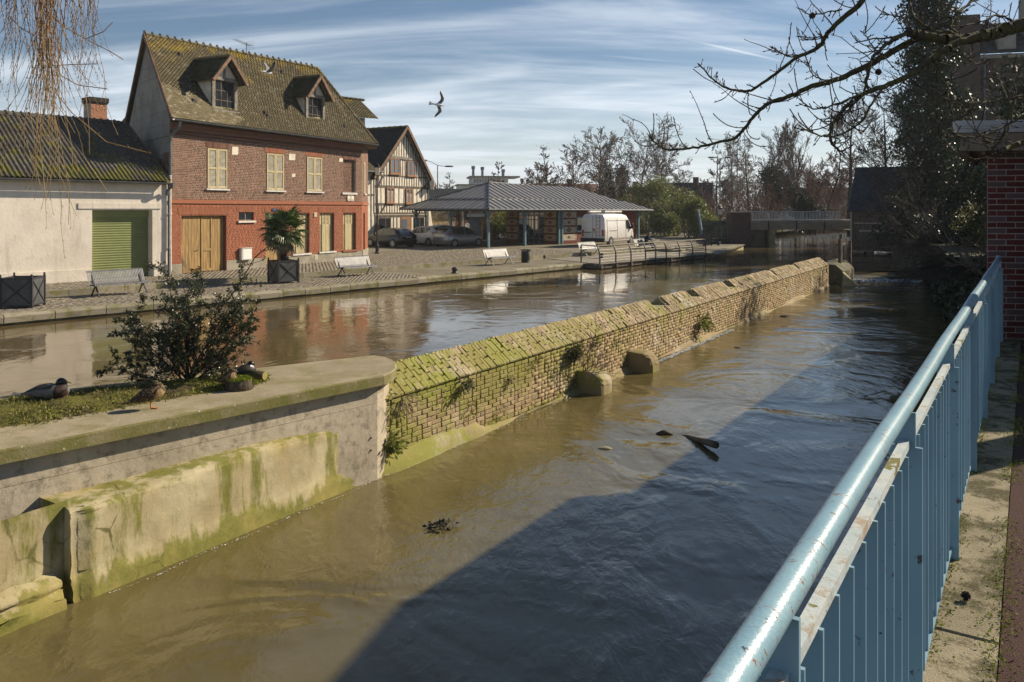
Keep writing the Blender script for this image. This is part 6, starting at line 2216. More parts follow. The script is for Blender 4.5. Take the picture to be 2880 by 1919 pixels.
# roof slab: corner overhangs the walkway, soffit boards underneath, pale metal edge on top
c0_ = V3((-.44, -.30, 0))
c1_ = V3((7.0, -.30, 0))
sl_ = ld * 3.0
rp = [c0_, c1_, c1_ + ld * 17, c0_ + ld * 19 + V3((.36, 0, 0)), c0_ + sl_ + V3((.36, 0, 0)), c0_ + sl_]
zt = H + .0
mb = MB()
n = len(rp)
mb.add([p + V3((0, 0, zt)) for p in rp] + [p + V3((0, 0, zt + .24)) for p in rp], [tuple(reversed(range(n))), tuple(range(n, 2 * n))] + [(k, (k + 1) % n, n + (k + 1) % n, n + k) for k in range(n)])
MAT['fascia'] = simple('fascia_board', (0.25, 0.205, 0.155), (0.17, 0.14, 0.105), 5, 0.9, 0.3, 20)
MAT['edge_metal'] = simple('roof_edge_metal', (0.42, 0.43, 0.46), (0.33, 0.34, 0.37), 3, 0.5, 0.05)
rf = mb.put("roof", MAT['fascia'], nb2)
for i, (z0, z1, o) in enumerate(((.235, .285, .05), (.287, .315, .065), (.317, .385, .075))):
 a, b = c0_ + V3((-o, -o, zt)), c1_ + V3((0, -o, zt))
 MB().obox(a + V3((0, 0, z0)), b - a, (0, .12, 0), (0, 0, z1 - z0)).put("edge_trim", MAT['edge_metal'], rf)
 MB().obox(a + V3((0, .12, z0)), sl_, (.12, 0, 0), (0, 0, z1 - z0)).put("edge_trim", MAT['edge_metal'], rf)
MB().obox(c0_ + V3((.0, .05, zt - .06)), ld * 2.9, (.09, 0, 0), (0, 0, .06)).put("soffit_batten", MAT['timber_old'], rf)
MB().obox(c0_ + V3((.27, .05, zt - .045)), ld * 2.9, (.05, 0, 0), (0, 0, .045)).put("soffit_batten", MAT['timber_old'], rf)
# added block out of view at the right, shaped to shade the near river
q0 = V3((6.68, 8.9, Z_WALK))
wl = [Matrix.Rotation(-ang(nbx), 4, 'Z') @ (V3((x, y, Z_WALK)) - NBO) for x, y in ((6.68, 8.9), (13, 8.9), (13, 11.2), (7.36, 11.2))]
MB().prism(wl, (0, 0, 3.75)).put("shade_block_wall", MAT['brick_dark'], nb2)
MB().prism([p + V3((0, 0, 3.755)) for p in wl], (0, 0, .25)).put("shade_block_roof", MAT['fascia'], nb2)
# ---------------------------------------------------------------- timber deck over the quay edge
dk = thing("deck", "timber boardwalk with curved steel railing built out over the canal edge", "deck", Q(28.4, 0, Z_QUAY + .02), ang(QD))
# local x along the quay, y inland
DL = 13.0
jst = MB()
for k in range(9):
 x = .15 + k * 1.58
 MB().box(x, x + .16, -1.22, 2.6, -.28, -.03).put("joist", MAT['timber_old'], dk)
MB().box(0, DL, -1.14, -1.02, -.26, -.03).put("edge_beam", MAT['timber_old'], dk)
pw = .145
n = int(5.2 / pw)
for k in range(n):
 y = -1.25 + k * pw
 x0 = max(0.0, (y + 1.25) / 5.2 * 2.1)
 mb = MB().box(x0, DL - max(0, (y - 1.5)) * .8, y + .006, y + pw - .006, -.03, .004 + random.uniform(-.003, .003))
 mb.put("plank", MAT['plank'], dk)
MB().bar((-.03, -1.27, -.07), (2.08, 3.98, -.07), .05, .14).put("edge_board", MAT['timber_grey'], dk)
pmb = MB()
pr = [(0, -.20), (0, .35), (.02, .62), (.10, .86), (.16, .97)]
pmb.loft([[(dx, -y - w_ , z) for dx, w_ in ((-.02, -.035), (.02, -.035), (.02, .035), (-.02, .035))] for y, z in [(-p[0], p[1]) for p in pr]])
pm = pmb.mesh("rail_post", MAT['dark_metal'])
px_ = [0.0, 1.62, 3.25, 4.9, 6.1, 7.4, 9.1, 10.9, 12.8]
for x in px_:
 link("rail_post", pm, dk, Matrix.Translation((x, -1.22, 0)))
def curve_y(z):
 for a, b in zip(pr[:-1], pr[1:]):
  if a[1] <= z <= b[1]:
   return a[0] + (b[0] - a[0]) * (z - a[1]) / (b[1] - a[1])
 return 0
for z in (.12, .28, .44, .60, .76):
 MB().tube([(0, -1.22 + curve_y(z), z), (12.8, -1.22 + curve_y(z), z)], .008, 5).put("rail_wire", MAT['steel'], dk)
MB().loft([[(x, -1.22 + .17 + y, .99 + z) for y, z in ((-.05, -.03), (.05, -.03), (.06, .0), (.04, .03), (-.04, .03), (-.06, 0))] for x in (-.05, 12.9)]).put("top_rail", MAT['plank'], dk)
# left end of the deck rail
for s_ in (.65,):
 x, y = 2.1 * s_, -1.25 + 5.2 * s_
for z in (.28, .60):
 MB().tube([(0, -1.22 + curve_y(z), z), (.55, .4, z)], .009, 5).put("rail_wire", MAT['dark_metal'], dk)
MB().tube([(0, -1.05, .98), (.6, .45, .98)], .03, 6).put("top_rail", MAT['plank'], dk)
MB().box(.53, .59, .38, .44, 0, .98).put("rail_post", MAT['dark_metal'], dk)
ramp = MB().prism([(-.4, 3.2, -.01), (.3, 1.2, -.01), (1.2, 1.2, .0), (1.9, 3.4, .0)], (0, 0, .02))
MB().box(12.8, 12.84, -1.24, 1.0, .0, .03).put("edge_board", MAT['timber_grey'], dk)
for z in (.10, .24, .38, .52, .66, .80):
 MB().bar((12.85, -1.1, z), (12.85, .3, z), .02, .05).put("end_rail", MAT['steel'], dk)
# ---------------------------------------------------------------- bridge
BO = V3((21.0, 70.5, 0))
BX = V3((.995, .10, 0)).normalized()
br = thing("road_bridge", "low concrete road bridge with pale vertical bar railing crossing the river", "bridge", BO, ang(BX))
MB().box(0.0, 13.5, 0, 6.5, -1.78, -.98).put("deck_slab", MAT['plinth'], br)
MB().box(0.0, 13.5, -.10, -.003, -1.20, -.98).put("parapet_beam", MAT['plaster_grey'], br)
MB().box(0.0, 13.5, -.06, -.003, -1.58, -1.40).put("parapet_beam", MAT['plaster_grey'], br)
for k in range(5):
 MB().box(1.7 + 2.6 * k, 1.78 + 2.6 * k, -.12, -.06, -1.78, -.98).put("rib", MAT['dark_metal'], br)
MB().box(-1.75, 0.0, -.35, .9, -4.6, -.27).put("abutment", MAT['brick_far'], br)
MB().box(-1.82, .06, -.42, .96, -.27, -.20).put("abutment_cap", MAT['plinth'], br)
MB().box(2.0, 2.6, .4, 6, -4.6, -1.78).put("pier", MAT['quay_pale'], br)
MB().box(0, 1.6, .3, 6, -4.6, -1.78).put("inner_wall", MAT['quay_wall'], br)
bm_ = MB().box(-.018, .018, -.018, .018, -.98, -.22).mesh("baluster", MAT['bridge_rail'])
for k in range(62):
 link("baluster", bm_, br, Matrix.Translation((.15 + k * .135, .0, 0)))
for k in range(6):
 MB().box(.06 + k * 1.62, .13 + k * 1.62, -.03, .03, -.98, -.16).put("rail_post", MAT['bridge_rail'], br)
MB().box(0, 8.6, -.03, .03, -.20, -.14).put("top_rail", MAT['bridge_rail'], br)
MB().box(0, 8.6, -.02, .02, -.93, -.89).put("bottom_rail", MAT['bridge_rail'], br)
MB().box(0, 13.5, .3, 6.2, -.98, -.93).put("road", MAT['asphalt'], br)
# stairs from the quay up to the road with turquoise side panels
st = thing("bridge_stairs", "dark stone stairs with two turquoise side panels climbing from quay to road", "stairs", V3((17.2, 72.0, Z_QUAY)), rad(-8))
for k in range(13):
 MB().box(0, 2.9, .28 * k, 4.2, .15 * k, .15 * (k + 1) - .004).put("step", MAT['quay_wall'], st)
for x in (-.06, 2.95):
 MB().prism([(x, -.3, 0.15), (x, -.3, 1.15), (x, 3.0, 2.95), (x, 3.9, 2.95), (x, 3.9, 2.15), (x, 3.3, 2.15)], (.06, 0, 0)).put("side_panel", MAT['turquoise'], st)
 MB().bar((x + .03, -.3, 1.18), (x + .03, 3.0, 2.98), .09, .04).put("panel_rail", MAT['bridge_rail'], st)
MB().box(.05, .25, 3.9, 4.1, 1.9, 2.9).put("stair_post", MAT['plaster_grey'], st)
# two small grid railings at the foot of the stairs
def grid_rail(loc, rot, L, label):
 t = thing("grid_railing", label, "railing", loc, rot, None)
 for k in range(5):
  MB().box(L * k / 4 - .02, L * k / 4 + .02, -.02, .02, .0, 1.02).put("rail_post", MAT['steel'], t)
 for z in (.12, .36, .60, .84):
  MB().tube([(0, 0, z), (L, 0, z)], .018, 5).put("rail_bar", MAT['steel'], t)
 MB().bar((-.05, 0, 1.05), (L + .05, 0, 1.05), .08, .05).put("top_rail", MAT['plank'], t)
 return t
grid_rail(at_z(1953, 667, Z_SQ) , rad(6), 2.35, "low steel grid railing left of the stairs in front of the bamboo")
grid_rail(V3((18.0, 70.4, Z_QUAY + .42)), rad(4), 2.2, "low steel grid railing behind the lantern post at the stair foot")
MB().box(0, 3.6, 0, 1.2, 0, .42).put("stone_ledge", MAT['quay_wall'], None, M=Matrix.Translation((17.3, 71.0, Z_QUAY)) @ Matrix.Rotation(rad(6), 4, 'Z'), label="low stone ledge at the quay corner below the bridge abutment", cat="ledge")
# ---------------------------------------------------------------- mill, sluice, tower
MO = V3((25.0, 58.6, 0))
MX = V3((.925, -.38, 0)).normalized()
mill = thing("old_mill", "old brick mill with big slate roof standing in the water beside the bridge", "building", MO, ang(MX))
mb = MB().box(0, 12, 0, 9, -3.05, -.12)
mb.put("wall", MAT['mortar'], mill)
its = brick_items(8.2, -3.0, -.14, [(2.6, 4.4, -2.6, -1.2)], bl=.26, bh=.088, d=.012, seed=44)
pieces(mill, "brick", MAT['brick_far'], its, 120, [unit_brick()], "brick_face")
for p in ((.15, 2.3, -1.05, -.95), (.5, 9, -1.62, -1.48)):
 MB().box(p[0], p[1], -.06, .0, p[2], p[3]).put("brick_ledge", MAT['mortar'], mill)
MB().box(2.6, 4.4, -.03, .0, -2.6, -1.2).put("blocked_arch", MAT['plaster_grey'], mill)
mb = MB()
rings = []
for a in [math.pi * k / 8 for k in range(9)]:
 rings.append([(3.5 - math.cos(a) * 1.0, -.08, -1.3 + math.sin(a) * .25), (3.5 - math.cos(a) * 1.0, .0, -1.3 + math.sin(a) * .25), (3.5 - math.cos(a) * 1.12, .0, -1.2 + math.sin(a) * .32), (3.5 - math.cos(a) * 1.12, -.08, -1.2 + math.sin(a) * .32)])
mb.loft(rings).put("arch_ring", MAT['brick_far'], mill)
for k in range(5):
 MB().box(1.0 + k * 2.2, 1.5 + k * 2.2, 0.05, 8, -4.6, -3.05).put("pier", MAT['quay_wall'], mill)
mr = MB().add([(-.25, -.35, -.10), (12.3, -.35, -.10), (12.3, 4.0, 3.3), (.35, 4.0, 3.25), (-.25, 9.3, -.10), (12.3, 9.3, -.1)], [(0, 1, 2, 3), (3, 2, 5, 4), (0, 3, 4)])
mr = mr.put("roof", MAT['slate'], mill)
its = tile_items((-.25, -.35, -.06), (12.3, -.35, -.06), (.35, 4.0, 3.29), (12.3, 4.0, 3.34), 30, .26, seed=35)
its.sort(key=lambda M: M.translation.x)
pieces(mr, "slate", MAT['slate'], its, 150, [unit_tile()], "slate_courses")
MB().box(-.3, 12.3, -.42, -.34, -.16, -.06).put("gutter", MAT['dark_metal'], mill)
# sluice: a broken pier with posts at the head of the dividing wall
sl2 = thing("sluice_pier", "dark overgrown sluice pier with old timber posts at the far end of the river wall", "sluice", V3((14.9, 37.2, 0)), ang(WD))
mb = MB()
g = random.Random(6)
rings = []
for x, wdt in ((0, .5), (.9, .62), (2.1, .58), (3.2, .5)):
 rings.append([(x, -wdt + g.uniform(-.05, .05), -4.4), (x, -wdt, -2.9 + g.uniform(-.1, .1)), (x, -wdt * .4, -2.55 + g.uniform(-.15, .1)), (x, wdt * .5, -2.5 + g.uniform(-.1, .1)), (x, wdt, -2.85), (x, wdt, -4.4)])
mb.loft(rings)
mb.put("pier", MAT['quay_wall'], sl2)
MB().prism([(-.2, -.55, -3.6), (-.2, -1.3, -3.6), (-.2, -.55, -2.9)], (.35, 0, 0)).put("buttress", MAT['quay_pale'], sl2)
for k, (x, y, h) in enumerate(((1.4, -.2, 1.1), (2.0, -.15, 1.3), (2.6, -.1, 1.15), (3.0, -.4, .95))):
 MB().box(x, x + .13, y, y + .13, -2.6, -2.6 + h + .1).put("sluice_post", MAT['timber_old'], sl2)
MB().box(1.3, 3.3, -.1, .0, -1.75, -1.64).put("sluice_beam", MAT['timber_old'], sl2)
# tall brick house above the ivy
TW = thing("tower_house", "tall dark brick house with grey roof and chimney rising behind the ivy tree", "building", V3((33.5, 60.0, -2.0)), rad(-14))
MB().box(0, 12, 0, 9, 0, 13.6).put("wall", MAT['brick_far'], TW)
its = []
for k in range(100):
 z = 4.0 + k * .095
 if z > 13.5:
  break
 x = -(k % 2) * .13
 while x < 6.5:
  its.append(TS(max(x, 0) + .006, 0, z + .006, (min(x + .26, 6.5) - max(x, 0)) - .012, .010, .083))
  x += .26
pieces(TW, "brick", MAT['brick_far'], its, 100, [unit_brick()], "brick_face")
for z in (9.4, 13.3):
 MB().box(-.08, 12, -.10, .0, z, z + .22).put("string_course", MAT['plaster_grey'], TW)
MB().box(-.12, 1.55, -.16, 1.4, 5.0, 16.6).put("chimney", MAT['brick_far'], TW)
mb = MB().add([(-.2, -.3, 13.6), (12, -.3, 13.6), (12, 1.5, 16.2), (1.4, 1.5, 16.2), (12, 8, 16.2), (1.4, 8, 16.2)], [(0, 1, 2, 3), (3, 2, 4, 5)])
rf = mb.put("roof", MAT['slate'], TW)
its = tile_items((1.6, -.3, 13.64), (12, -.3, 13.64), (1.6, 1.5, 16.24), (12, 1.5, 16.24), 14, .3, seed=36)
pieces(rf, "slate", MAT['slate'], its, 100, [unit_tile()], "slate_courses")
MB().box(2.7, 3.9, -.25, .9, 13.9, 15.3).put("dormer", MAT['plaster_grey'], TW)
MB().box(4.6, 5.7, .3, 1.4, 15, 17.8).put("chimney", MAT['plaster_grey'], TW)
MB().tube([(1.85, -.12, 13.4), (1.85, -.12, 3)], .07, 6).put("downpipe", MAT['gutter'], TW)
# far buildings
fb = thing("flat_hospital_block", "pale flat roofed modern block with roof chimneys far behind the timber house", "building", V3((-10.3, 205, -2.8)), rad(8))
for a in ((0, 9.4, 0, 10, 0, 11.1), (-3.5, 16, -2, 8, 0, 9.0), (-14, -3.5, 0, 8, 0, 7.0)):
 MB().box(*a).put("wall", MAT['plaster_cream'], fb)
MB().box(-.6, 12.4, -.8, 10, 11.1, 11.5).put("roof", MAT['plaster_grey'], fb)
MB().box(-4, 16.4, -2.4, 8, 9.0, 9.3).put("roof", MAT['plaster_grey'], fb)
for i in range(8):
 MB().box(.5 + i * .7, 1.0 + i * .7, -.05, 0, 9.8, 10.6).put("window", MAT['glass'], fb)
 MB().box(-2.8 + i * 1.9, -1.6 + i * 1.9, -2.05, -2, 7.0, 8.2).put("window", MAT['glass'], fb)
for x, h in ((.6, 14.2), (3.0, 14.0), (8.5, 13.4), (13.5, 11.0)):
 MB().lathe([(.34, 8), (.34, h - .8), (.5, h - .8), (.5, h)], (x, 3, 0), 8).put("flue", MAT['gutter'], fb)
MB().tube([(8.0, 2, 11), (8.0, 2, 15.5)], .07, 4).put("roof_mast", MAT['dark_metal'], fb)
def gable_house(name, label, loc, rot, L, D, h, rise, wall, roof, seed=1):
 t = thing(name, label, "house", loc, rot)
 mb = MB().box(0, L, 0, D, 0, h)
 mb.put("wall", MAT[wall], t)
 mb = MB().prism([(-.3, -.4, h - .1), (-.3, D / 2, h + rise), (-.3, D + .4, h - .1)], (L + .6, 0, 0))
 rf = mb.put("roof", MAT[roof], t)
 n = max(2, int(L / 2.6))
 for i in range(n):
  x = (i + .5) * L / n
  f = MB().box(x - .5, x + .5, -.05, .02, h * .35, h * .75).put("window", MAT['white'], t)
  MB().box(x - .42, x + .42, -.06, -.05, h * .38, h * .72).put("pane", MAT['glass'], f)
 MB().box(L * .7, L * .7 + .7, D * .4, D * .4 + .7, h, h + rise + .7).put("chimney", MAT['brick_far'], rf)
 return t
gable_house("distant_house", "long brown roofed house far behind the pavilion ridge", V3((-1.5, 118, -2.8)), rad(6), 15, 8, 3.2, 3.6, 'plaster_cream', 'tile_brown')
gable_house("distant_house", "brown gabled house half hidden by bare twigs behind the pavilion roof", V3((12.2, 112, -2.8)), rad(12), 9, 7, 3.0, 3.2, 'plaster_cream', 'tile_brown')
gable_house("distant_house", "small blue slated house with white gable boards behind the trees", V3((18.2, 105, -2.8)), rad(-20), 7.5, 6, 3.4, 3.0, 'plaster_cream', 'slate')
gable_house("distant_house", "grey roofed house far beyond the bridge at the end of the road", V3((52, 150, -2.8)), rad(-10), 14, 8, 4.0, 3.0, 'plaster_cream', 'slate')
# ================================================================ vegetation
def grow(segs, P, D, L, r, lev, prm, g, tips=None):
 n = prm['seg'][lev]
 step = L / n
 nch = prm['kids'][lev] if lev < len(prm['kids']) else 0
 start = prm['start'][lev]
 marks = sorted(start + (1 - start) * (i + g.random()) / max(nch, 1) for i in range(nch))
 mi = 0
 p, d = V3(P), V3(D).normalized()
 rr = r
 taper = prm['taper'][lev]
 for i in range(n):
  d = d + V3((g.gauss(0, prm['wig'][lev]), g.gauss(0, prm['wig'][lev]), g.gauss(0, prm['wig'][lev]) + prm['up'][lev]))
  d.normalize()
  q = p + d * step
  r1 = max(r * (1 - (i + 1) / n * taper), prm['rmin'])
  segs.append((p.copy(), q.copy(), rr, r1, lev))
  while mi < nch and marks[mi] <= (i + 1) / n:
   f = marks[mi]
   a = g.uniform(0, 2 * math.pi) if lev > 0 else mi * 2.4 + g.uniform(-.5, .5)
   o = d.orthogonal().normalized()
   o = Matrix.Rotation(a, 3, d) @ o
   an = prm['ang'][lev] * g.uniform(.75, 1.25)
   cd = d * math.cos(an) + o * math.sin(an)
   env = prm['env'](f) if lev == 0 else (1 - .55 * f)
   grow(segs, p.lerp(q, g.random()), cd, L * prm['len'][lev] * env * g.uniform(.75, 1.2), r1 * prm['rk'][lev], lev + 1, prm, g, tips)
   mi += 1
  p, rr = q, r1
 if tips is not None and lev >= prm.get('tiplev', 2):
  tips.append((p.copy(), d.copy()))
def prm_of(style):
 base = dict(seg=[9, 6, 4, 3], kids=[16, 9, 7], start=[.18, .2, .15, 0], taper=[.85, .85, .85, .9], wig=[.03, .10, .14, .18], up=[.02, .03, .02, .0],
    ang=[.9, .75, .7, .6], len=[.42, .5, .5, .5], rk=[.55, .6, .6, .6], rmin=.012, env=lambda f: 1.0 - .5 * f, tiplev=2)
 if style == 'conical':
  base.update(kids=[34, 9, 6], ang=[1.15, .6, .6, .6], len=[.36, .42, .5, .5], env=lambda f: max(.12, 1.05 - f), up=[.02, .05, .03, .0], start=[.12, .2, .15, 0], rk=[.35, .55, .6, .6])
 elif style == 'upright':
  base.update(kids=[24, 10, 8], ang=[.42, .45, .5, .5], len=[.58, .5, .5, .5], up=[.02, .06, .05, .02], start=[.05, .15, .1, 0], env=lambda f: 1.05 - .75 * f)
 elif style == 'birch':
  base.update(kids=[20, 11, 9], ang=[.62, .75, .8, .6], len=[.42, .5, .45, .5], up=[.02, .05, -.06, -.12], env=lambda f: 1.05 - .7 * f)
 elif style == 'round':
  base.update(kids=[17, 11, 9], ang=[.85, .65, .7, .6], len=[.56, .5, .48, .5], up=[.02, .05, .03, .0], start=[.25, .2, .15, 0], wig=[.05, .13, .17, .2], env=lambda f: 1.05 - .55 * f)
 elif style == 'pollard':
  base.update(kids=[9, 26, 3], ang=[.9, .7, .35, .4], len=[.32, .9, .45, .4], start=[.62, .55, .2, 0], up=[.02, .06, .10, .05], wig=[.04, .12, .06, .08], env=lambda f: 1.0, rk=[.6, .22, .6, .6])
 elif style == 'bush':
  base.update(seg=[5, 5, 4, 3], kids=[9, 7, 5], ang=[.55, .6, .7, .6], len=[.7, .55, .5, .5], start=[.05, .15, .1, 0], up=[.02, .02, .0, .0])
 return base
def seg_mesh(name, segs, mat, k=3):
 V, Qd = tubes(segs, k)
 g = np.random.default_rng(len(segs))
 return np_mesh(name, V, Qd, mat, np.repeat(g.random(len(segs)), k), True)
def bare_tree(name, label, base, h, style, mat, seed, rmin=.02, r0=None, group=None, width=1.0, leafy=None):
 g = random.Random(seed)
 prm = prm_of(style)
 prm['rmin'] = rmin
 prm['len'] = [prm['len'][0] * width] + prm['len'][1:]
 segs, tips = [], []
 grow(segs, V3((0, 0, 0)), V3((0, 0, 1)), h, r0 or h * .016, 0, prm, g, tips)
 t = thing(name, label, "tree", base, 0, group)
 link("trunk", seg_mesh("trunk", [s for s in segs if s[4] == 0], MAT['bark'], 6), t)
 link("crown", seg_mesh("crown", [s for s in segs if s[4] > 0], MAT[mat], 3), t)
 if leafy:
  lm, n, size, zlo, zhi, rad_ = leafy
  gg = np.random.default_rng(seed)
  sel = [s for s in segs if s[4] <= 2 and zlo < s[1].z < zhi]
  A = np.array([tuple(s[0]) for s in sel])
  B = np.array([tuple(s[1]) for s in sel])
  i = gg.integers(0, len(sel), n)
  P = A[i] + (B[i] - A[i]) * gg.random((n, 1)) + gg.normal(0, rad_, (n, 3))
  V, Qd, r = leaves(P, size, seed, 1.7, .3, .5)
  link("ivy_leaves", np_mesh("ivy_leaves", V, Qd, MAT[lm], r), t)
 return t
def tree_px(name, label, px, top, Y, style, mat, seed, z0=-2.8, **kw):
 X = (px - 1440) / F * Y
 h = (590 - top) / F * Y - z0
 return bare_tree(name, label, V3((X, Y, z0)), h, style, mat, seed, **kw)
GT = "bare trees beyond the pavilion and bridge"
tree_px("bare_tree", "small conical bare tree right of the far white block", 1402, 455, 95, 'conical', 'twig_far', 1, group=GT, rmin=.03)
tree_px("bare_tree", "thin faint bare tree in front of the far white block", 1268, 484, 150, 'conical', 'twig_pale', 2, group=GT, rmin=.03)
tree_px("bare_tree", "conical bare tree with dark seed clusters behind the pavilion ridge", 1550, 410, 92, 'conical', 'twig_far', 3, group=GT, rmin=.03, leafy=('leaf_olive', 200, .18, 3, 12, .25))
tree_px("bare_tree", "low twiggy tree above the pavilion ridge, left of the conical one", 1490, 482, 105, 'round', 'twig_red', 4, group=GT, rmin=.025)
tree_px("bare_tree", "low russet tree above the pavilion ridge, right of the conical one", 1612, 470, 108, 'round', 'twig_red', 5, group=GT, rmin=.025)
tree_px("bare_tree", "wide bare tree with many limbs above the pavilion's right end", 1690, 405, 90, 'round', 'twig_far', 6, group=GT, rmin=.024, width=1.1)
tree_px("bare_tree", "tallest spreading bare tree behind the pavilion's right end", 1788, 390, 104, 'round', 'twig_far', 7, group=GT, rmin=.026, width=1.15)
tree_px("bare_tree", "bare tree with drooping outline directly above the bamboo", 1858, 432, 110, 'round', 'twig_far', 8, group=GT, rmin=.026)
tree_px("bare_tree", "distant pale bare tree in the gap right of the bamboo", 1918, 505, 170, 'round', 'twig_pale', 9, group=GT, rmin=.03)
tree_px("bare_tree", "conical alder with dark catkins left of the bridge stairs", 2016, 425, 105, 'conical', 'twig_far', 10, group=GT, rmin=.026, leafy=('leaf_olive', 300, .12, 4, 13, .3))
tree_px("bare_tree", "slender birch just right of the conical alder", 2058, 398, 122, 'birch', 'twig_pale', 11, group=GT, rmin=.024)
tree_px("bare_tree", "second slender birch, behind the dark globe street light", 2108, 402, 118, 'birch', 'twig_pale', 12, group=GT, rmin=.024)
tree_px("bare_tree", "upright bare tree rising out of the ivy left of centre of the bridge", 2166, 386, 108, 'upright', 'twig_far', 13, group=GT, rmin=.024, leafy=('leaf_ivy', 9000, .24, .3, 8.2, .55))
tree_px("bare_tree", "upright many stemmed bare tree above the bridge railing", 2238, 388, 105, 'upright', 'twig_far', 14, group=GT, rmin=.024, width=1.1, leafy=('leaf_ivy', 5000, .24, .3, 5.6, .5))
tree_px("bare_tree", "russet twiggy tree between the bridge and the old mill", 2318, 480, 92, 'round', 'twig_red', 15, group=GT, rmin=.022, width=1.3)
tree_px("bare_tree", "second russet thicket tree close to the mill roof", 2285, 500, 100, 'round', 'twig_red', 16, group=GT, rmin=.022, width=1.3)
tree_px("pollard_tree", "pollarded tree with a brush of upright shoots above the mill roof", 2392, 362, 82, 'pollard', 'twig_far', 17, group=GT, rmin=.022, r0=.34)
tree_px("bare_tree", "dark tangled tree leaning over the mill roof", 2490, 300, 66, 'round', 'twig_dark', 18, group=GT, rmin=.018, width=1.1)
tree_px("bare_tree", "dark bare tree between mill and ivy column", 2560, 330, 56, 'round', 'twig_dark', 19, z0=-1.8, group=GT, rmin=.016, width=1.2)
for k, (px, top, Y) in enumerate(((1960, 535, 190), (1240, 540, 240), (2200, 520, 210), (2290, 530, 230), (2060, 520, 220), (1700, 500, 180), (2360, 510, 150))):
 tree_px("bare_tree", ["faint bare tree on the horizon between bamboo and alder", "faint bare tree on the horizon left of the white block", "faint bare tree on the horizon behind the bridge ivy",
       "faint bare tree on the horizon behind the russet thicket", "faint bare tree on the horizon behind the birches", "faint bare tree far behind the widest bare tree", "faint bare tree far behind the mill's left edge"][k],
   px, top, Y, 'round', 'twig_pale', 30 + k, group=GT, rmin=.04, width=1.3)
# a hedge-like bank of scrub closing the view under the trees
def leafy_bush(name, label, base, rx, ry, h, n, size, mat, seed, cat="bush", group=None, stem='twig_far', lumps=7, aspect=2.0, droop=.3, kind=None, low=0.0, stems=10):
 g = np.random.default_rng(seed)
 C = np.stack([g.uniform(-.75, .75, lumps) * rx, g.uniform(-.7, .7, lumps) * ry, g.uniform(.16, .80, lumps) * h], axis=1)
 R_ = g.uniform(.30, .55, lumps)
 P = []
 while len(P) < n:
  i = g.integers(0, lumps)
  v = g.normal(size=3)
  v /= np.linalg.norm(v)
  rr = g.random() ** .45
  q = C[i] + v * rr * np.array([rx, ry, h * .55]) * R_[i]
  if q[2] > low * h and q[2] < h * 1.05:
   P.append(q)
 P = np.array(P)
 V, Qd, r = leaves(P, size, seed, aspect, droop, .5)
 t = thing(name, label, cat, base, 0, group)
 if kind:
  t["kind"] = kind
 link("leaves", np_mesh("leaves", V, Qd, MAT[mat], r), t)
 gg = random.Random(seed)
 segs = []
 for k in range(stems):
  c = C[k % lumps]
  grow(segs, V3((gg.uniform(-.3, .3) * rx, gg.uniform(-.3, .3) * ry, 0)), V3((c[0], c[1], c[2] + .3 * h)), h * .9, .035 * h / 3, 0,
    dict(seg=[5, 3], kids=[5], start=[.2, 0], taper=[.8, .9], wig=[.10, .15], up=[0, 0], ang=[.6], len=[.35], rk=[.5], rmin=.006, env=lambda f: 1.0), gg)
 link("stems", seg_mesh("stems", segs, MAT[stem], 3), t)
 return t
GB = "bamboo clumps behind the pavilion"
for k, (px, top, Y, wd, lab) in enumerate(((1400, 578, 76, 70, "dark bamboo clump seen under the pavilion's left half"), (1880, 520, 84, 62, "tall bamboo clump right of the white van"), (1945, 545, 80, 56, "yellow green bamboo clump at the right end of the hedge"),
           (1815, 505, 90, 66, "tall feathery bamboo clump behind the van roof"), (1983, 592, 78, 30, "low bamboo clump beside the stair panel"), (1750, 560, 92, 60, "bamboo clump behind the pavilion's right end"), (1470, 580, 79, 60, "bamboo clump hidden behind the kiosk's left pillar"))):
 X = (px - 1440) / F * Y
 h = (590 - top) / F * Y + 2.8
 leafy_bush("bamboo", lab, V3((X, Y, Z_SQ)), wd / F * Y * 1.25, 2.4, h * 1.06, 13000, .27, 'leaf_bamboo', 50 + k, "bamboo", GB, 'twig_pale', 11, 4.2, .15)
leafy_bush("conifer", "dark evergreen mass behind the bare limbs right of the pavilion ridge", at_y(1712, 640, 112) + V3((0, 0, 0)), 2.6, 2.2, 9.2, 6000, .35, 'leaf_conifer', 60, "conifer", None, 'bark', 9)
leafy_bush("conifer", "round dark evergreen beside the far white block", V3((-8.2, 150, -2.8)), 3.2, 3, 7.0, 2600, .5, 'leaf_conifer', 61, "conifer", None, 'bark', 7)
leafy_bush("conifer", "small dark evergreen at the foot of the two armed street light", V3((-19, 160, -2.8)), 3.6, 3, 5.6, 2200, .5, 'leaf_conifer', 62, "conifer", None, 'bark', 7)
leafy_bush("conifer", "dark fir with flat branches left of the mill roof", V3((33.0, 88, -2.8)), 1.7, 1.6, 5.6, 3500, .3, 'leaf_conifer', 63, "conifer", None, 'bark', 7)
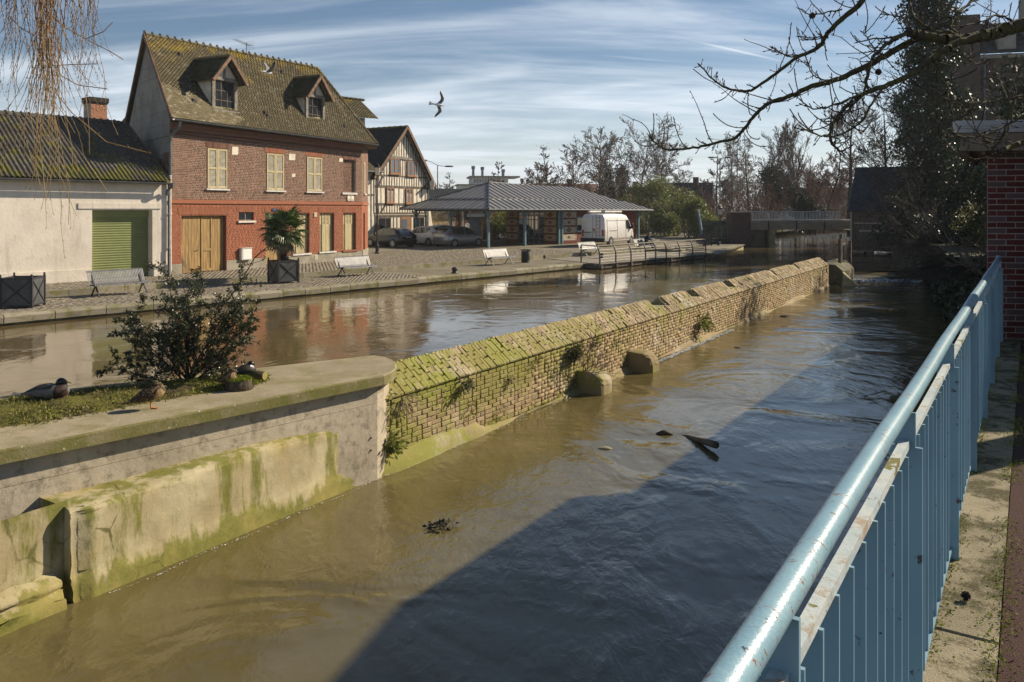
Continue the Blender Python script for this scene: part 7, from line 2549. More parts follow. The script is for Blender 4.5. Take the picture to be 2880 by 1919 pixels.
# far wooded background
g = np.random.default_rng(70)
for nm, x0, x1, Y, hh, mat, n, sz in (("far_thicket", -70, 30, 235, 8, 'twig_far', 0, 0),):
 segs = []
 gg = random.Random(71)
 prm = prm_of('bush')
 prm.update(kids=[7, 4], rmin=.07)
 for k in range(150):
  x = gg.uniform(-60, 150)
  y = gg.uniform(150, 250) if x > 45 else gg.uniform(210, 260)
  grow(segs, V3((x, y, -2.8)), V3((gg.gauss(0, .1), 0, 1)), gg.uniform(4.5, 8.5), .12, 0, prm, gg)
 link(nm, seg_mesh(nm, segs, MAT['twig_pale'], 3), kind='stuff')
segs = []
gg = random.Random(73)
prm = prm_of('bush')
prm.update(kids=[8, 5], rmin=.02)
for k in range(130):
 x = gg.uniform(19, 48)
 y = 86 + (x - 21) * .35 + gg.uniform(0, 22)
 grow(segs, V3((x, y, -2.8)), V3((gg.gauss(0, .15), 0, 1)), gg.uniform(2.4, 5.2), .06, 0, prm, gg)
link("scrub", seg_mesh("scrub", segs, MAT['twig_red'], 3), kind='stuff')
# ---------------------------------------------------------------- ivy clad tree and the overgrown right bank
def ivy_column(base, h, seed):
 g = np.random.default_rng(seed)
 t = thing("ivy_tree", "tall tree wrapped in dense dark ivy like a column beside the tower house", "tree", base)
 gg = random.Random(seed)
 segs = []
 prm = prm_of('round')
 prm.update(kids=[22, 7, 5], start=[.1, .2, .15, 0], len=[.26, .5, .5, .5], rmin=.010, env=lambda f: 1.0)
 grow(segs, V3((0, 0, 0)), V3((-.02, 0, 1)), h, .30, 0, prm, gg)
 link("trunk", seg_mesh("trunk", [s for s in segs if s[4] == 0], MAT['bark'], 7), t)
 link("crown", seg_mesh("crown", [s for s in segs if s[4] > 0], MAT['twig_dark'], 3), t)
 n = 34000
 z = g.random(n) ** 1.15 * h
 f = z / h
 R0 = 2.25 - 1.35 * f + .45 * np.sin(f * 17) * (1 - f) + .35 * np.sin(f * 37 + 1)
 a = g.random(n) * 2 * np.pi
 R_ = R0 * (1 + .28 * np.sin(a * 3 + f * 20) + .15 * np.sin(a * 7 - f * 31)) * g.random(n) ** .35
 P = np.stack([R_ * np.cos(a) - .02 * z, R_ * np.sin(a), z], axis=1) + g.normal(0, .10, (n, 3))
 V, Qd, r = leaves(P, .17, seed, 1.25, .5, .5)
 link("ivy_leaves", np_mesh("ivy_leaves", V, Qd, MAT['leaf_ivy'], r), t)
ivy_column(V3((25.2, 47.5, -2.0)), 16.0, 5)
GR = "shrubs on the overgrown right bank"
leafy_bush("bank_shrub", "olive green bank shrub nearest the dark red brick pier", V3((14.6, 23.0, -1.9)), 1.3, 1.4, 2.5, 7000, .10, 'leaf_olive', 80, "bush", GR, 'twig_dark', 8, 2.6, -.2, stems=5)
leafy_bush("bank_shrub", "dark ivy covered bank shrub under the ivy column", V3((22.2, 37.8, -1.9)), 2.2, 2.2, 4.8, 7000, .15, 'leaf_ivy', 81, "bush", GR, 'twig_dark', 10, 1.4, .4)
leafy_bush("bank_shrub", "dark tall bank shrub between ivy column and flat roof", V3((19.2, 30.0, -1.9)), 2.2, 2.0, 4.9, 7500, .14, 'leaf_ivy', 82, "bush", GR, 'twig_dark', 10, 1.4, .4)
leafy_bush("bank_shrub", "dark low bank shrub hanging over the weir pool", V3((22.0, 40.5, -2.4)), 1.7, 1.6, 2.4, 4500, .13, 'leaf_ivy', 83, "bush", GR, 'twig_dark', 9, 1.5, .5)
leafy_bush("bank_shrub", "dark low bank shrub behind the railing's far end", V3((12.3, 19.8, -2.5)), 1.2, 1.4, 1.7, 4200, .10, 'leaf_ivy', 84, "bush", GR, 'twig_dark', 8, 1.5, .5)
leafy_bush("bank_shrub", "dark bank shrub at the mill's right end", V3((25.0, 48.5, -2.4)), 2.6, 2.0, 3.4, 5000, .16, 'leaf_ivy', 85, "bush", GR, 'twig_dark', 9, 1.5, .4)
leafy_bush("yew", "tall dark yew rising from the bank beside the ivy column", V3((23.6, 35.8, -1.9)), 2.6, 2.4, 6.3, 9000, .2, 'leaf_conifer', 86, "tree", None, 'bark', 12)  # added evergreen, placed to shade the far end of the river wall
leafy_bush("yew", "dark yew behind the flat roofed brick building", V3((20.8, 29.8, -1.9)), 2.4, 2.4, 8.0, 9000, .2, 'leaf_conifer', 87, "tree", None, 'bark', 12)  # added out of view, likewise to cast shade on wall and river
for k, (x, y, z, h, lab, mat) in enumerate(((16.2, 26.0, -2.2, 2.4, "bare twiggy bush leaning over the water on the right bank", 'twig_dark'), (19.0, 33.0, -2.3, 2.6, "grey bare twiggy bush before the dark shrubs of the right bank", 'twig_pale'),
           (21.2, 37.4, -2.4, 3.0, "dark bare branches reaching from the bank towards the mill wall", 'twig_dark'), (22.4, 43.2, -2.4, 4.4, "dark bare tree on the bank close to the mill wall", 'twig_dark'), (12.0, 19.0, -2.2, 1.8, "small bare bush at the corner of the brick building", 'twig_far'))):
 gg = random.Random(90 + k)
 segs = []
 prm = prm_of('bush')
 prm.update(kids=[8, 6, 3], rmin=.005 if k < 2 else .009, wig=[.08, .12, .16, .2])
 for q in range(2 if k < 2 else 4):
  grow(segs, V3((gg.uniform(-.3, .3), gg.uniform(-.3, .3), 0)), V3((-.55 + gg.gauss(0, .35), -.1 + gg.gauss(0, .3), .75)), h, .045, 0, prm, gg)
 t = thing("bare_bush", lab, "bush", V3((x, y, z)), 0, GR)
 link("branches", seg_mesh("branches", segs, MAT[mat], 3), t)
# trailing twigs over the bank wall
segs = []
gg = random.Random(99)
for k in range(90):
 f = gg.random()
 p = V3((10.7, 17.6, -1.75)).lerp(V3((20.6, 39, -1.8)), f)
 d = V3((-.6 + gg.gauss(0, .2), .1 + gg.gauss(0, .3), .3))
 prm = dict(seg=[7, 4], kids=[6], start=[.2, 0], taper=[.8, .9], wig=[.08, .15], up=[-.12, -.06], ang=[.6], len=[.35], rk=[.6], rmin=.006, env=lambda f: 1.0)
 grow(segs, p, d, gg.uniform(1.0, 2.4), .012, 0, prm, gg)
link("bank_brambles", seg_mesh("bank_brambles", segs, MAT['twig_dark'], 3), kind='stuff')
g = np.random.default_rng(98)
n = 9000
f = g.random(n)
P = np.stack([10.7 + 9.9 * f - g.random(n) * .45, 17.6 + 21.4 * f, -1.7 - g.random(n) ** .7 * 1.7], axis=1) + g.normal(0, .1, (n, 3))
V, Qd, r = leaves(P, .12, 98, 1.5, .7, .5)
link("bank_ivy", np_mesh("bank_ivy", V, Qd, MAT['leaf_ivy'], r), kind='stuff')
# ---------------------------------------------------------------- shrub on the island
def island_shrub():
 base = at_z(528, 1074, -2.12)
 gg = random.Random(17)
 t = thing("island_shrub", "straggly evergreen shrub with glossy dark leaves growing on the concrete island", "shrub", base)
 segs = []
 prm = dict(seg=[7, 6, 4, 3], kids=[10, 6, 4], start=[.12, .12, .1, 0], taper=[.8, .85, .85, .9], wig=[.07, .11, .14, .16], up=[.0, .015, .0, .0], ang=[.65, .62, .6, .5],
    len=[.42, .52, .5, .5], rk=[.55, .6, .6, .6], rmin=.0022, env=lambda f: 1.0 - .35 * f)
 stems = [(-.62, .0, .85, 1.0), (-.25, .1, 1, 1.15), (.05, -.1, 1, 1.25), (.30, .1, .95, 1.25), (.62, 0, .75, 1.05), (-.75, .1, .42, .95), (.82, -.1, .42, .85), (-.45, -.2, .6, .9), (.42, .25, .5, .9), (-.10, .3, .9, 1.0), (.55, .05, 1.0, 1.15), (-.9, -.05, .25, .75), (.15, -.3, .5, .7), (-.2, -.3, .55, .7)]
 for x, y, z, L in stems:
  grow(segs, V3((gg.uniform(-.08, .08), gg.uniform(-.06, .06), -.03)), V3((x, y, z)), L * 1.05, .014, 0, prm, gg)
 # the long shoot that reaches up to the right, past the palm
 pts = [V3((.28, .0, .75)), V3((.50, .02, 1.02)), V3((.68, .05, 1.30)), V3((.80, .06, 1.52)), V3((.98, .08, 1.68)), V3((1.02, .08, 1.72))]
 for a, b in zip(pts[:-1], pts[1:]):
  segs.append((a, b, .007, .005, 1))
  for q in range(2):
   grow(segs, a.lerp(b, gg.random()), V3((gg.gauss(.2, .5), gg.gauss(0, .4), gg.gauss(.4, .4))), .22, .004, 2, prm, gg)
 pts = [V3((-.5, 0, .25)), V3((-.85, .05, .32)), V3((-1.0, .1, .22)), V3((-1.15, .15, .05))]
 for a, b in zip(pts[:-1], pts[1:]):
  segs.append((a, b, .003, .0025, 0))
 link("branches", seg_mesh("branches", segs, MAT['twig_dark'], 4), t)
 g = np.random.default_rng(18)
 sel = [s for s in segs if s[4] >= 1]
 A = np.array([tuple(s[0]) for s in sel])
 B = np.array([tuple(s[1]) for s in sel])
 n = 16000
 i = g.integers(0, len(sel), n)
 P = A[i] + (B[i] - A[i]) * g.random((n, 1)) + g.normal(0, .006, (n, 3))
 keep = P[:, 2] > .05
 V, Qd, r = leaves(P[keep], .036, 18, 2.1, -.1, .45)
 link("leaves", np_mesh("leaves", V, Qd, MAT['leaf_shrub'], r), t)
island_shrub()
# tufts rooted in the brick wall
GW = "tufts of weeds rooted in the river wall"
tuft_labels = ["grey dried tuft in the wall beside the concrete end", "dried spray of weeds high in the near wall", "dark dried tuft under the coping", "bushy green weed hanging from the wall above the first stub",
    "leafy green weed low at the concrete end", "fresh green weed patch far along the wall", "dark weed clump under the coping near the pale bricks"]
for k, (px, py, size, n, mat, up) in enumerate(((1125, 1125, .17, 190, 'leaf_palm_dry', -.6), (1300, 1078, .13, 140, 'leaf_olive', -.5), (1430, 1066, .08, 110, 'twigleaf', -.5), (1605, 985, .15, 420, 'leaf_olive', -.3), (1092, 1243, .14, 300, 'leaf_bamboo', 0), (1965, 905, .22, 260, 'leaf_bamboo', 0), (1665, 965, .08, 120, 'leaf_ivy', -.2))):
 lo, hi = -2, 29
 for _ in range(40):                      # where that sight line meets the wall face
  m_ = (lo + hi) / 2
  p = W(m_)
  if p.x / p.y < (px - 1440) / F:
   lo = m_
  else:
   hi = m_
 p = W(m_, -.01)
 p.z = (590 - py) / F * p.y
 g = np.random.default_rng(200 + k)
 P = g.normal(0, size * .42, (n, 3))
 P[:, 2] -= size * .3 * g.random(n)
 P = P + np.array([WN.x, WN.y, 0]) * -size * .35
 V, Qd, r = leaves(P, size * .42, 200 + k, 5 if 'dry' in mat else 2.2, .6, .6, (-WN.x * .9, -WN.y * .9, up))
 t = thing("wall_weed", tuft_labels[k], "weed", p, 0, GW)
 link("leaves", np_mesh("leaves", V, Qd, MAT.get(mat, MAT['leaf_palm_dry']), r), t)
 segs = [(V3((0, 0, 0)) + WN * .03, V3(tuple(q)), .004, .002, 0) for q in P[:14]]
 link("stems", seg_mesh("stems", segs, MAT['twig_dark'], 3), t)
# dry twig bush on the first stub
gg = random.Random(44)
segs = []
prm = dict(seg=[6, 5, 3], kids=[6, 4], start=[.1, .1, 0], taper=[.8, .85, .9], wig=[.10, .14, .2], up=[.0, -.01, 0], ang=[.6, .7], len=[.5, .5], rk=[.55, .6], rmin=.0035, env=lambda f: 1.0)
for x, y, z, L in ((.25, .0, 1, .95), (-.5, -.3, .9, .5), (-.7, .1, .5, .6), (.1, -.4, .5, .55), (.7, .1, .4, .6), (-.2, .1, .8, .5), (.35, -.3, .2, .5), (-.35, -.5, .15, .5), (.15, -.55, .1, .5)):
 grow(segs, V3((gg.uniform(-.12, .12), gg.uniform(-.1, .1), 0)), WD * x + WN * y + V3((0, 0, z)), L, .009, 0, prm, gg)
t = thing("dry_bush", "dry brown twigs with one tall stem growing from the rounded stub", "bush", W(5.5, -.25, -3.08))
link("branches", seg_mesh("branches", segs, MAT['twig_red'], 3), t)
# ---------------------------------------------------------------- weeping willow, trunk out of view on the left
wt = thing("weeping_willow", "leafless weeping willow twigs hanging into the picture at the upper left", "tree", V3((0, 0, 0)))
gg = random.Random(23)
limb = [V3((-8.2, 8.4, -2.2)), V3((-8.1, 8.2, -.3)), V3((-7.6, 7.6, 1.6)), V3((-6.4, 6.7, 2.9)), V3((-5.0, 6.0, 3.15)), V3((-4.1, 5.8, 2.95)), V3((-3.5, 5.7, 2.6))]
MB().tube(limb, [.26, .23, .20, .13, .07, .04, .015], 9).put("trunk", MAT['bark'], wt, True)
segs = []
def strand(x0, y0, x1, y1, Y, r, sway):
 n = 16
 a, b = at_y(x0, y0, Y), at_y(x1, y1, Y + gg.uniform(-.25, .25))
 prev = None
 ph, am = gg.uniform(0, 6), gg.uniform(.004, .02)
 for k in range(n + 1):
  f = k / n
  p = V3((a.x + (b.x - a.x) * f ** sway, a.y + (b.y - a.y) * f, a.z + (b.z - a.z) * f))
  p.x += am * math.sin(f * 9 + ph) + gg.gauss(0, .0035)
  p.y += am * math.cos(f * 7 + ph)
  if prev is not None:
   segs.append((prev, p, r * (1 - .75 * (k - 1) / n), r * (1 - .75 * f), 0))
   # alternate buds give the strand its beaded look
   if k % 1 == 0:
    d = (p - prev).normalized()
    o = V3((gg.choice((-1, 1)), gg.gauss(0, .4), 0)) * .55 + d
    segs.append((p, p + o.normalized() * gg.uniform(.012, .022), .0022, .0008, 1))
   if gg.random() < .14 and k > 2 and r > .003:
    q = p
    dx = gg.choice((-1, 1)) * gg.uniform(.15, .5)
    L = gg.uniform(.12, .45)
    d = V3((dx, gg.gauss(0, .2), -1)).normalized()
    for s_ in range(6):
     q2 = q + d * L / 6
     d = (d + V3((gg.gauss(0, .08), gg.gauss(0, .08), -.05))).normalized()
     segs.append((q, q2, .0021, .0016, 1))
     q = q2
  prev = p
for k in range(34):
 x0 = gg.gauss(128, 16)
 strand(x0, -60, gg.gauss(132, 50), gg.uniform(240, 560), gg.uniform(5.2, 5.9), gg.uniform(.0028, .005), gg.uniform(1.2, 2.2))
for k in range(46):
 x0 = gg.uniform(10, 285)
 strand(x0, -60, x0 + gg.gauss(0, 30), gg.uniform(80, 330), gg.uniform(5.0, 6.3), gg.uniform(.002, .0034), gg.uniform(1, 2))
for x0, x1, y1, r in ((120, 126, 560, .006), (112, 90, 470, .005), (130, 183, 722, .0042), (138, 200, 640, .004), (118, 150, 600, .004), (150, 215, 480, .004), (122, 60, 430, .004), (135, 300, 330, .004), (128, 120, 640, .0045), (125, 95, 560, .004),
      (160, 240, 385, .004), (40, 55, 380, .004), (60, 30, 330, .004), (210, 268, 220, .003), (250, 282, 120, .003)):
 strand(x0, -60, x1, y1, gg.uniform(5.2, 5.8), r, gg.uniform(1.3, 2.0))
# long arching twigs that leave the bundle to the right
for pts in (((128, 30), (190, 80), (250, 115), (310, 145), (347, 168)), ((110, 20), (180, 75), (240, 110), (290, 90), (317, 63)), ((110, 130), (150, 185), (200, 182), (275, 180)), ((105, 160), (140, 240), (205, 320), (300, 400), (425, 432)),
   ((90, 120), (150, 200), (220, 240), (300, 250)), ((25, 45), (60, 80), (130, 120), (190, 150))):
 Y = gg.uniform(5.2, 5.9)
 P = [at_y(x, y, Y + .05 * i) for i, (x, y) in enumerate(pts)]
 for a, b in zip(P[:-1], P[1:]):
  for q in range(4):
   p0, p1 = a.lerp(b, q / 4), a.lerp(b, (q + 1) / 4)
   segs.append((p0, p1, .0034, .003, 0))
   segs.append((p1, p1 + V3((gg.gauss(0, .014), 0, gg.gauss(0, .014))), .002, .001, 1))
link("twigs", seg_mesh("twigs", segs, MAT['willow'], 4), wt)
# ---------------------------------------------------------------- plane tree boughs from the right
pt = thing("plane_tree", "bare plane tree boughs with buds and two seed balls reaching over the river", "tree", V3((0, 0, 0)))
trunk = [V3((5.75, 6.75, Z_WALK)), V3((5.7, 6.7, 0.0)), V3((5.75, 6.6, 1.8)), V3((5.9, 6.6, 4.0)), V3((6.2, 6.8, 6.0))]
MB().tube(trunk, [.26, .22, .20, .16, .10], 12).put("trunk", MAT['bark_moss'], pt, True)
gg = random.Random(29)
allb, tw = [], []
def zp(x, y):
 return (1800 + .459 * x, .459 * y)
def bough(pts, Y0, Y1, r0, r1, spurs=True, dens=1.0, mossy=False):
 bs = []
 n = len(pts)
 P = [at_y(*zp(*p), Y0 + (Y1 - Y0) * i / (n - 1)) for i, p in enumerate(pts)]
 # Catmull-Rom smoothing
 out = []
 for i in range(n - 1):
  p0, p1, p2, p3 = P[max(i - 1, 0)], P[i], P[i + 1], P[min(i + 2, n - 1)]
  for k in range(5):
   t = k / 5
   out.append(.5 * ((2 * p1) + (p2 - p0) * t + (2 * p0 - 5 * p1 + 4 * p2 - p3) * t * t + (3 * p1 - p0 - 3 * p2 + p3) * t ** 3))
 out.append(P[-1])
 m_ = len(out)
 for i in range(m_):
  if i < m_ - 1:
   out[i] += V3((gg.gauss(0, .003), gg.gauss(0, .006), gg.gauss(0, .003)))
 rs = [.78 * r0 + (r1 - .78 * r0) * (i / (m_ - 1)) ** .8 for i in range(m_)]
 for i in range(m_ - 1):
  bs.append((out[i], out[i + 1], rs[i] * gg.uniform(.95, 1.08), rs[i + 1], 0))
  if spurs and gg.random() < .85 * dens:
   d = (out[i + 1] - out[i]).normalized()
   for q in range(gg.choice((1, 1, 2))):
    o = Matrix.Rotation(gg.uniform(0, 6.28), 3, d) @ d.orthogonal().normalized()
    dd = (d * .5 + o * .8 + V3((0, 0, -.15))).normalized()
    p = out[i].lerp(out[i + 1], gg.random())
    L = gg.uniform(.02, .07) if gg.random() < .8 else gg.uniform(.12, .3)
    steps = max(2, int(L / .035))
    r_ = .0032 if L < .1 else .0045
    for s_ in range(steps):
     q2 = p + dd * L / steps
     dd = (dd + V3((gg.gauss(0, .12), gg.gauss(0, .12), .16))).normalized()
     tw.append((p, q2, r_, r_ * .8, 0))
     if gg.random() < .5:
      o2 = V3((gg.gauss(0, 1), gg.gauss(0, .6), gg.gauss(0, 1))).normalized()
      tw.append((q2, q2 + o2 * .014, .0035, .0012, 0))
     p = q2
    tw.append((p, p + dd * .010, .0032, .0052, 0))
    tw.append((p + dd * .010, p + dd * .024, .0052, .001, 0))
 link("bough", seg_mesh("bough", bs, MAT['bark_moss'], 8), pt)
 allb.extend(bs)
 d = (out[-1] - out[-2]).normalized()
 tw.append((out[-1], out[-1] + d * .014, r1, r1 * 1.5, 0))
 tw.append((out[-1] + d * .014, out[-1] + d * .04, r1 * 1.5, .001, 0))
bough([(2650, 60), (2480, 120), (2300, 165), (2180, 205), (2080, 225), (1980, 245), (1870, 240), (1720, 215), (1650, 200)], 6.4, 6.2, .085, .030, True, .5)
bough([(1980, 245), (1850, 205), (1690, 240), (1500, 345), (1350, 425), (1200, 490), (1050, 530), (930, 585), (810, 625), (720, 690), (650, 775), (570, 850), (450, 880), (330, 905), (180, 920), (110, 890), (65, 845)], 6.3, 6.6, .040, .0055)
bough([(1420, -60), (1315, 55), (1200, 150), (1140, 220), (1085, 295), (970, 350), (830, 450), (700, 545), (620, 555), (530, 540), (440, 480), (370, 405)], 6.0, 6.8, .030, .006)
bough([(2080, 225), (1930, 270), (1800, 350), (1650, 460), (1500, 530), (1380, 570), (1280, 640), (1200, 740), (1165, 830), (1175, 880), (1230, 925), (1290, 900)], 6.2, 5.6, .040, .005)
bough([(1480, 550), (1420, 640), (1360, 740), (1250, 820), (1160, 835), (1080, 825), (990, 780)], 5.7, 5.3, .012, .0045)
bough([(1650, 200), (1560, 240), (1480, 300), (1420, 370), (1385, 480), (1372, 570), (1300, 650), (1210, 740)], 6.2, 5.9, .022, .006)
bough([(1640, 205), (1560, 225), (1440, 240), (1340, 258)], 6.2, 6.4, .014, .004)
bough([(1500, 345), (1430, 290), (1395, 240), (1365, 200)], 6.4, 6.6, .008, .004)
bough([(1200, 490), (1090, 480), (1050, 440), (1015, 380)], 6.4, 6.7, .008, .004)
bough([(1380, 570), (1250, 620), (1140, 660), (1060, 665), (990, 620)], 5.8, 5.6, .010, .004)
bough([(1200, 740), (1130, 745), (1075, 715)], 5.7, 5.5, .007, .004)
bough([(970, 350), (900, 345), (850, 315), (815, 295)], 6.4, 6.6, .008, .005)
bough([(1140, 220), (1060, 232), (985, 225)], 6.3, 6.4, .007, .004)
bough([(1240, 58), (1150, 75), (1060, 92), (980, 55)], 6.2, 6.3, .008, .004)
bough([(1870, 240), (1700, 130), (1660, 50), (1640, -40)], 6.3, 6.6, .016, .008)
bough([(1980, 245), (1900, 160), (1950, 80), (2020, 20), (2060, -40)], 6.4, 6.8, .020, .010)
bough([(1650, 200), (1610, 110), (1560, 100), (1490, 88)], 6.2, 6.5, .009, .004)
bough([(2300, 165), (2250, 110), (2180, 95), (2100, 130), (1980, 160)], 6.4, 6.0, .014, .005)
bough([(1810, 350), (1820, 440), (1880, 540), (1890, 620), (1960, 660), (2010, 650)], 6.2, 5.9, .010, .004)
bough([(1900, 310), (1980, 340), (2060, 380), (2120, 388)], 6.2, 5.8, .009, .004)
bough([(2700, 480), (2450, 560), (2300, 595), (2150, 622), (2030, 630)], 6.0, 5.6, .014, .004)
bough([(2520, 420), (2330, 560), (2285, 660), (2270, 760), (2230, 840), (2180, 875), (2110, 855)], 6.0, 5.7, .016, .004)
bough([(2600, 560), (2330, 720), (2180, 800), (2080, 835), (1980, 842), (1850, 830), (1750, 790)], 6.1, 5.7, .014, .003)
bough([(2700, 720), (2450, 850), (2300, 890), (2200, 930)], 6.0, 5.8, .040, .018, True, .4)
bough([(2200, 930), (2170, 960), (2050, 975), (1990, 950)], 5.8, 5.7, .010, .003)
for k in range(26):
 i = gg.randrange(len(allb) // 4)
 p = allb[i][1]
 pts_ = [p]
 d = V3((gg.gauss(-.3, .6), gg.gauss(0, .5), gg.gauss(.2, .6))).normalized()
 for s_ in range(8):
  q2 = pts_[-1] + d * .06
  d = (d + V3((gg.gauss(-.05, .1), gg.gauss(0, .1), gg.gauss(.02, .12)))).normalized()
  tw.append((pts_[-1], q2, .0055 * (1 - s_ / 12), .005 * (1 - s_ / 12), 0))
  if gg.random() < .6:
   o2 = V3((gg.gauss(0, 1), gg.gauss(0, .6), gg.gauss(0, 1))).normalized()
   tw.append((q2, q2 + o2 * .02, .004, .0012, 0))
  pts_.append(q2)
link("twigs", seg_mesh("twigs", tw, MAT['twig_dark'], 4), pt)
for x, y, Y in ((1055, 97, 6.2), (1460, 442, 6.2)):
 c = at_y(*zp(x, y), Y)
 g = np.random.default_rng(int(x))
 d = g.normal(size=(260, 3))
 d /= np.linalg.norm(d, axis=1, keepdims=True)
 segs = [(c, c + V3(tuple(q)) * .026, .004, .0012, 0) for q in d]
 segs.append((c, c + V3((.01, 0, .09)), .002, .002, 0))
 link("seed_ball", seg_mesh("seed_ball", segs, MAT['twig_red'], 3), pt)
# the upper crown, above the picture: it dapples the railing and the walkway
segs = []
prm = prm_of('round')
prm.update(kids=[12, 7, 4], rmin=.006, start=[.05, .1, .1, 0])
for d, L in (((-.5, -.6, .55), 3.2), ((.5, -.5, .6), 3.0), ((-.2, .6, .8), 2.6), ((.8, .2, .7), 3.0), ((.1, -.9, .35), 3.4)):
 grow(segs, V3((5.95, 6.65, 4.4)), V3(d), L, .07, 0, prm, gg)
link("upper_crown", seg_mesh("upper_crown", segs, MAT['bark_moss'], 4), pt)
# ---------------------------------------------------------------- palm in its planter
def palm(base):
 t = thing("fan_palm", "fan palm with hairy trunk and dry lower fronds growing in the square planter", "palm", base)
 g = random.Random(8)
 MB().tube([(0, 0, -.1), (.01, 0, .3), (.03, .02, .7), (.05, .02, 1.12), (.05, .02, 1.35)], [.10, .12, .13, .12, .07], 10).put("trunk", MAT['palm_trunk'], t, True)
 gg = np.random.default_rng(8)
 n = 700
 a = gg.random(n) * 6.283
 z = gg.random(n) * 1.25
 P = np.stack([.11 * np.cos(a) + .03, .11 * np.sin(a) + .01, z], axis=1)
 V, Qd, r = leaves(P, .11, 9, 4.0, .6, .5, None)
 link("trunk_fibre", np_mesh("trunk_fibre", V, Qd, MAT['palm_trunk'], r), t)
 def frond(seed, mat):
  gr = random.Random(seed)
  mb = MB()
  sl_ = .48
  mb.tube([(0, 0, 0), (sl_ * .5, 0, .05), (sl_, 0, .04)], [.012, .010, .008], 5)
  for i in range(28):
   f = -1 + 2 * i / 27
   an = f * 2.15
   L = (.56 - .16 * abs(f) ** 1.5) * gr.uniform(.9, 1.06)
   o = V3((sl_, 0, .04))
   d = V3((math.cos(an), math.sin(an), .10 - .10 * abs(f)))
   s = V3((-math.sin(an), math.cos(an), 0))
   m1 = o + d * L * .55
   e = o + d * L + V3((0, 0, -.10 * gr.uniform(.5, 2.0)))
   w_ = .026
   mb.add([o - s * .004, m1 - s * w_, e - s * .003, e + s * .003, m1 + s * w_, o + s * .004, m1 + V3((0, 0, -.018))],
     [(0, 1, 6), (0, 6, 4, 5), (1, 2, 6), (6, 2, 3, 4)], gr.random())
  return mb.mesh("frond", mat)
 green = [frond(k, MAT['leaf_palm']) for k in range(3)]
 dry = [frond(k + 5, MAT['leaf_palm_dry']) for k in range(2)]
 for i in range(30):
  a = i * 2.399
  el = rad(66 - 108 * (i / 29) ** .9) + g.uniform(-.1, .1)
  sc_ = g.uniform(1.0, 1.2)
  M = Matrix.Translation((.05, .02, 1.33 - .10 * i / 33)) @ Matrix.Rotation(a, 4, 'Z') @ Matrix.Rotation(-el, 4, 'Y') @ Matrix.Rotation(g.uniform(-.3, .3), 4, 'X') @ Matrix.Scale(sc_, 4)
  link("frond", green[i % 3], t, M)
 for i, (a, el) in enumerate(((3.4, -.15), (2.9, -.75), (.9, -1.25), (-.2, -1.2), (4.4, -1.0))):
  M = Matrix.Translation((.05, .02, 1.12)) @ Matrix.Rotation(a, 4, 'Z') @ Matrix.Rotation(-el, 4, 'Y') @ Matrix.Scale(.95, 4)
  link("dry_frond", dry[i % 2], t, M)
# ================================================================ street furniture
def planter(base, rot, label, group, soil=True):
 t = thing("planter", label, "planter", base, rot, group)
 s, h = .44, .93
 for x, y in ((-s, -s), (s, -s), (s, s), (-s, s)):
  mb = MB().box(x - .032, x + .032, y - .032, y + .032, 0, h)
  mb.lathe([(.030, h), (.040, h + .01), (.040, h + .03), (.022, h + .045), (.036, h + .07), (.030, h + .10), (.001, h + .11)], (x, y, 0), 8)
  mb.put("corner_post", MAT['dark_metal'], t)
 for k in range(4):
  R4 = Matrix.Rotation(k * math.pi / 2, 4, 'Z')
  mb = MB().box(-s + .03, s - .03, -s - .004, -s + .012, .11, h - .05)
  link("panel", mb.mesh("panel", MAT['planter']), t, R4)
  mb = MB()
  for a, b in (((-s + .03, .13), (s - .03, h - .07)), ((-s + .03, h - .07), (s - .03, .13))):
   mb.bar((a[0], -s - .016, a[1]), (b[0], -s - .016, b[1]), .035, .022, (0, 1, 0))
  mb.tube([(0, -s - .028, h * .5 + .03), (0, -s - .045, h * .5 + .03)], .045, 10)
  link("cross_brace", mb.mesh("cross_brace", MAT['dark_metal']), t, R4)
  mb = MB().box(-s + .03, s - .03, -s - .022, -s + .016, h - .05, h)
  mb.box(-s + .03, s - .03, -s - .022, -s + .016, .07, .11)
  link("edge_rail", mb.mesh("edge_rail", MAT['dark_metal']), t, R4)
 MB().box(-s + .02, s - .02, -s + .02, s - .02, .1, h - .09).put("soil", MAT['soil'], t)
 return t
GP = "square metal planters with crossed bars"
PB = at_z(786, 799, Z_QUAY) + V3((-.0, .55, 0))
planter(PB, rad(43), "dark metal planter holding the fan palm", GP)
palm(PB + V3((0, 0, .84)))
g = np.random.default_rng(3)
P = np.stack([g.uniform(-.36, .36, 700), g.uniform(-.36, .36, 700), np.full(700, .845)], axis=1)
V, Qd, r = leaves(P, .05, 3, 2, -.8, .5)
link("planter_weeds", np_mesh("planter_weeds", V + np.array(tuple(PB)), Qd, MAT['moss_tuft'], r), kind='stuff')
planter(at_z(62, 866, Z_QUAY) + V3((-.1, .2, 0)), rad(8), "dark metal planter cut by the left picture edge near the white garage", GP)
planter(V3((16.0, 66.3, Z_QUAY)), rad(20), "dark metal planter at the end of the boardwalk near the stairs", GP)
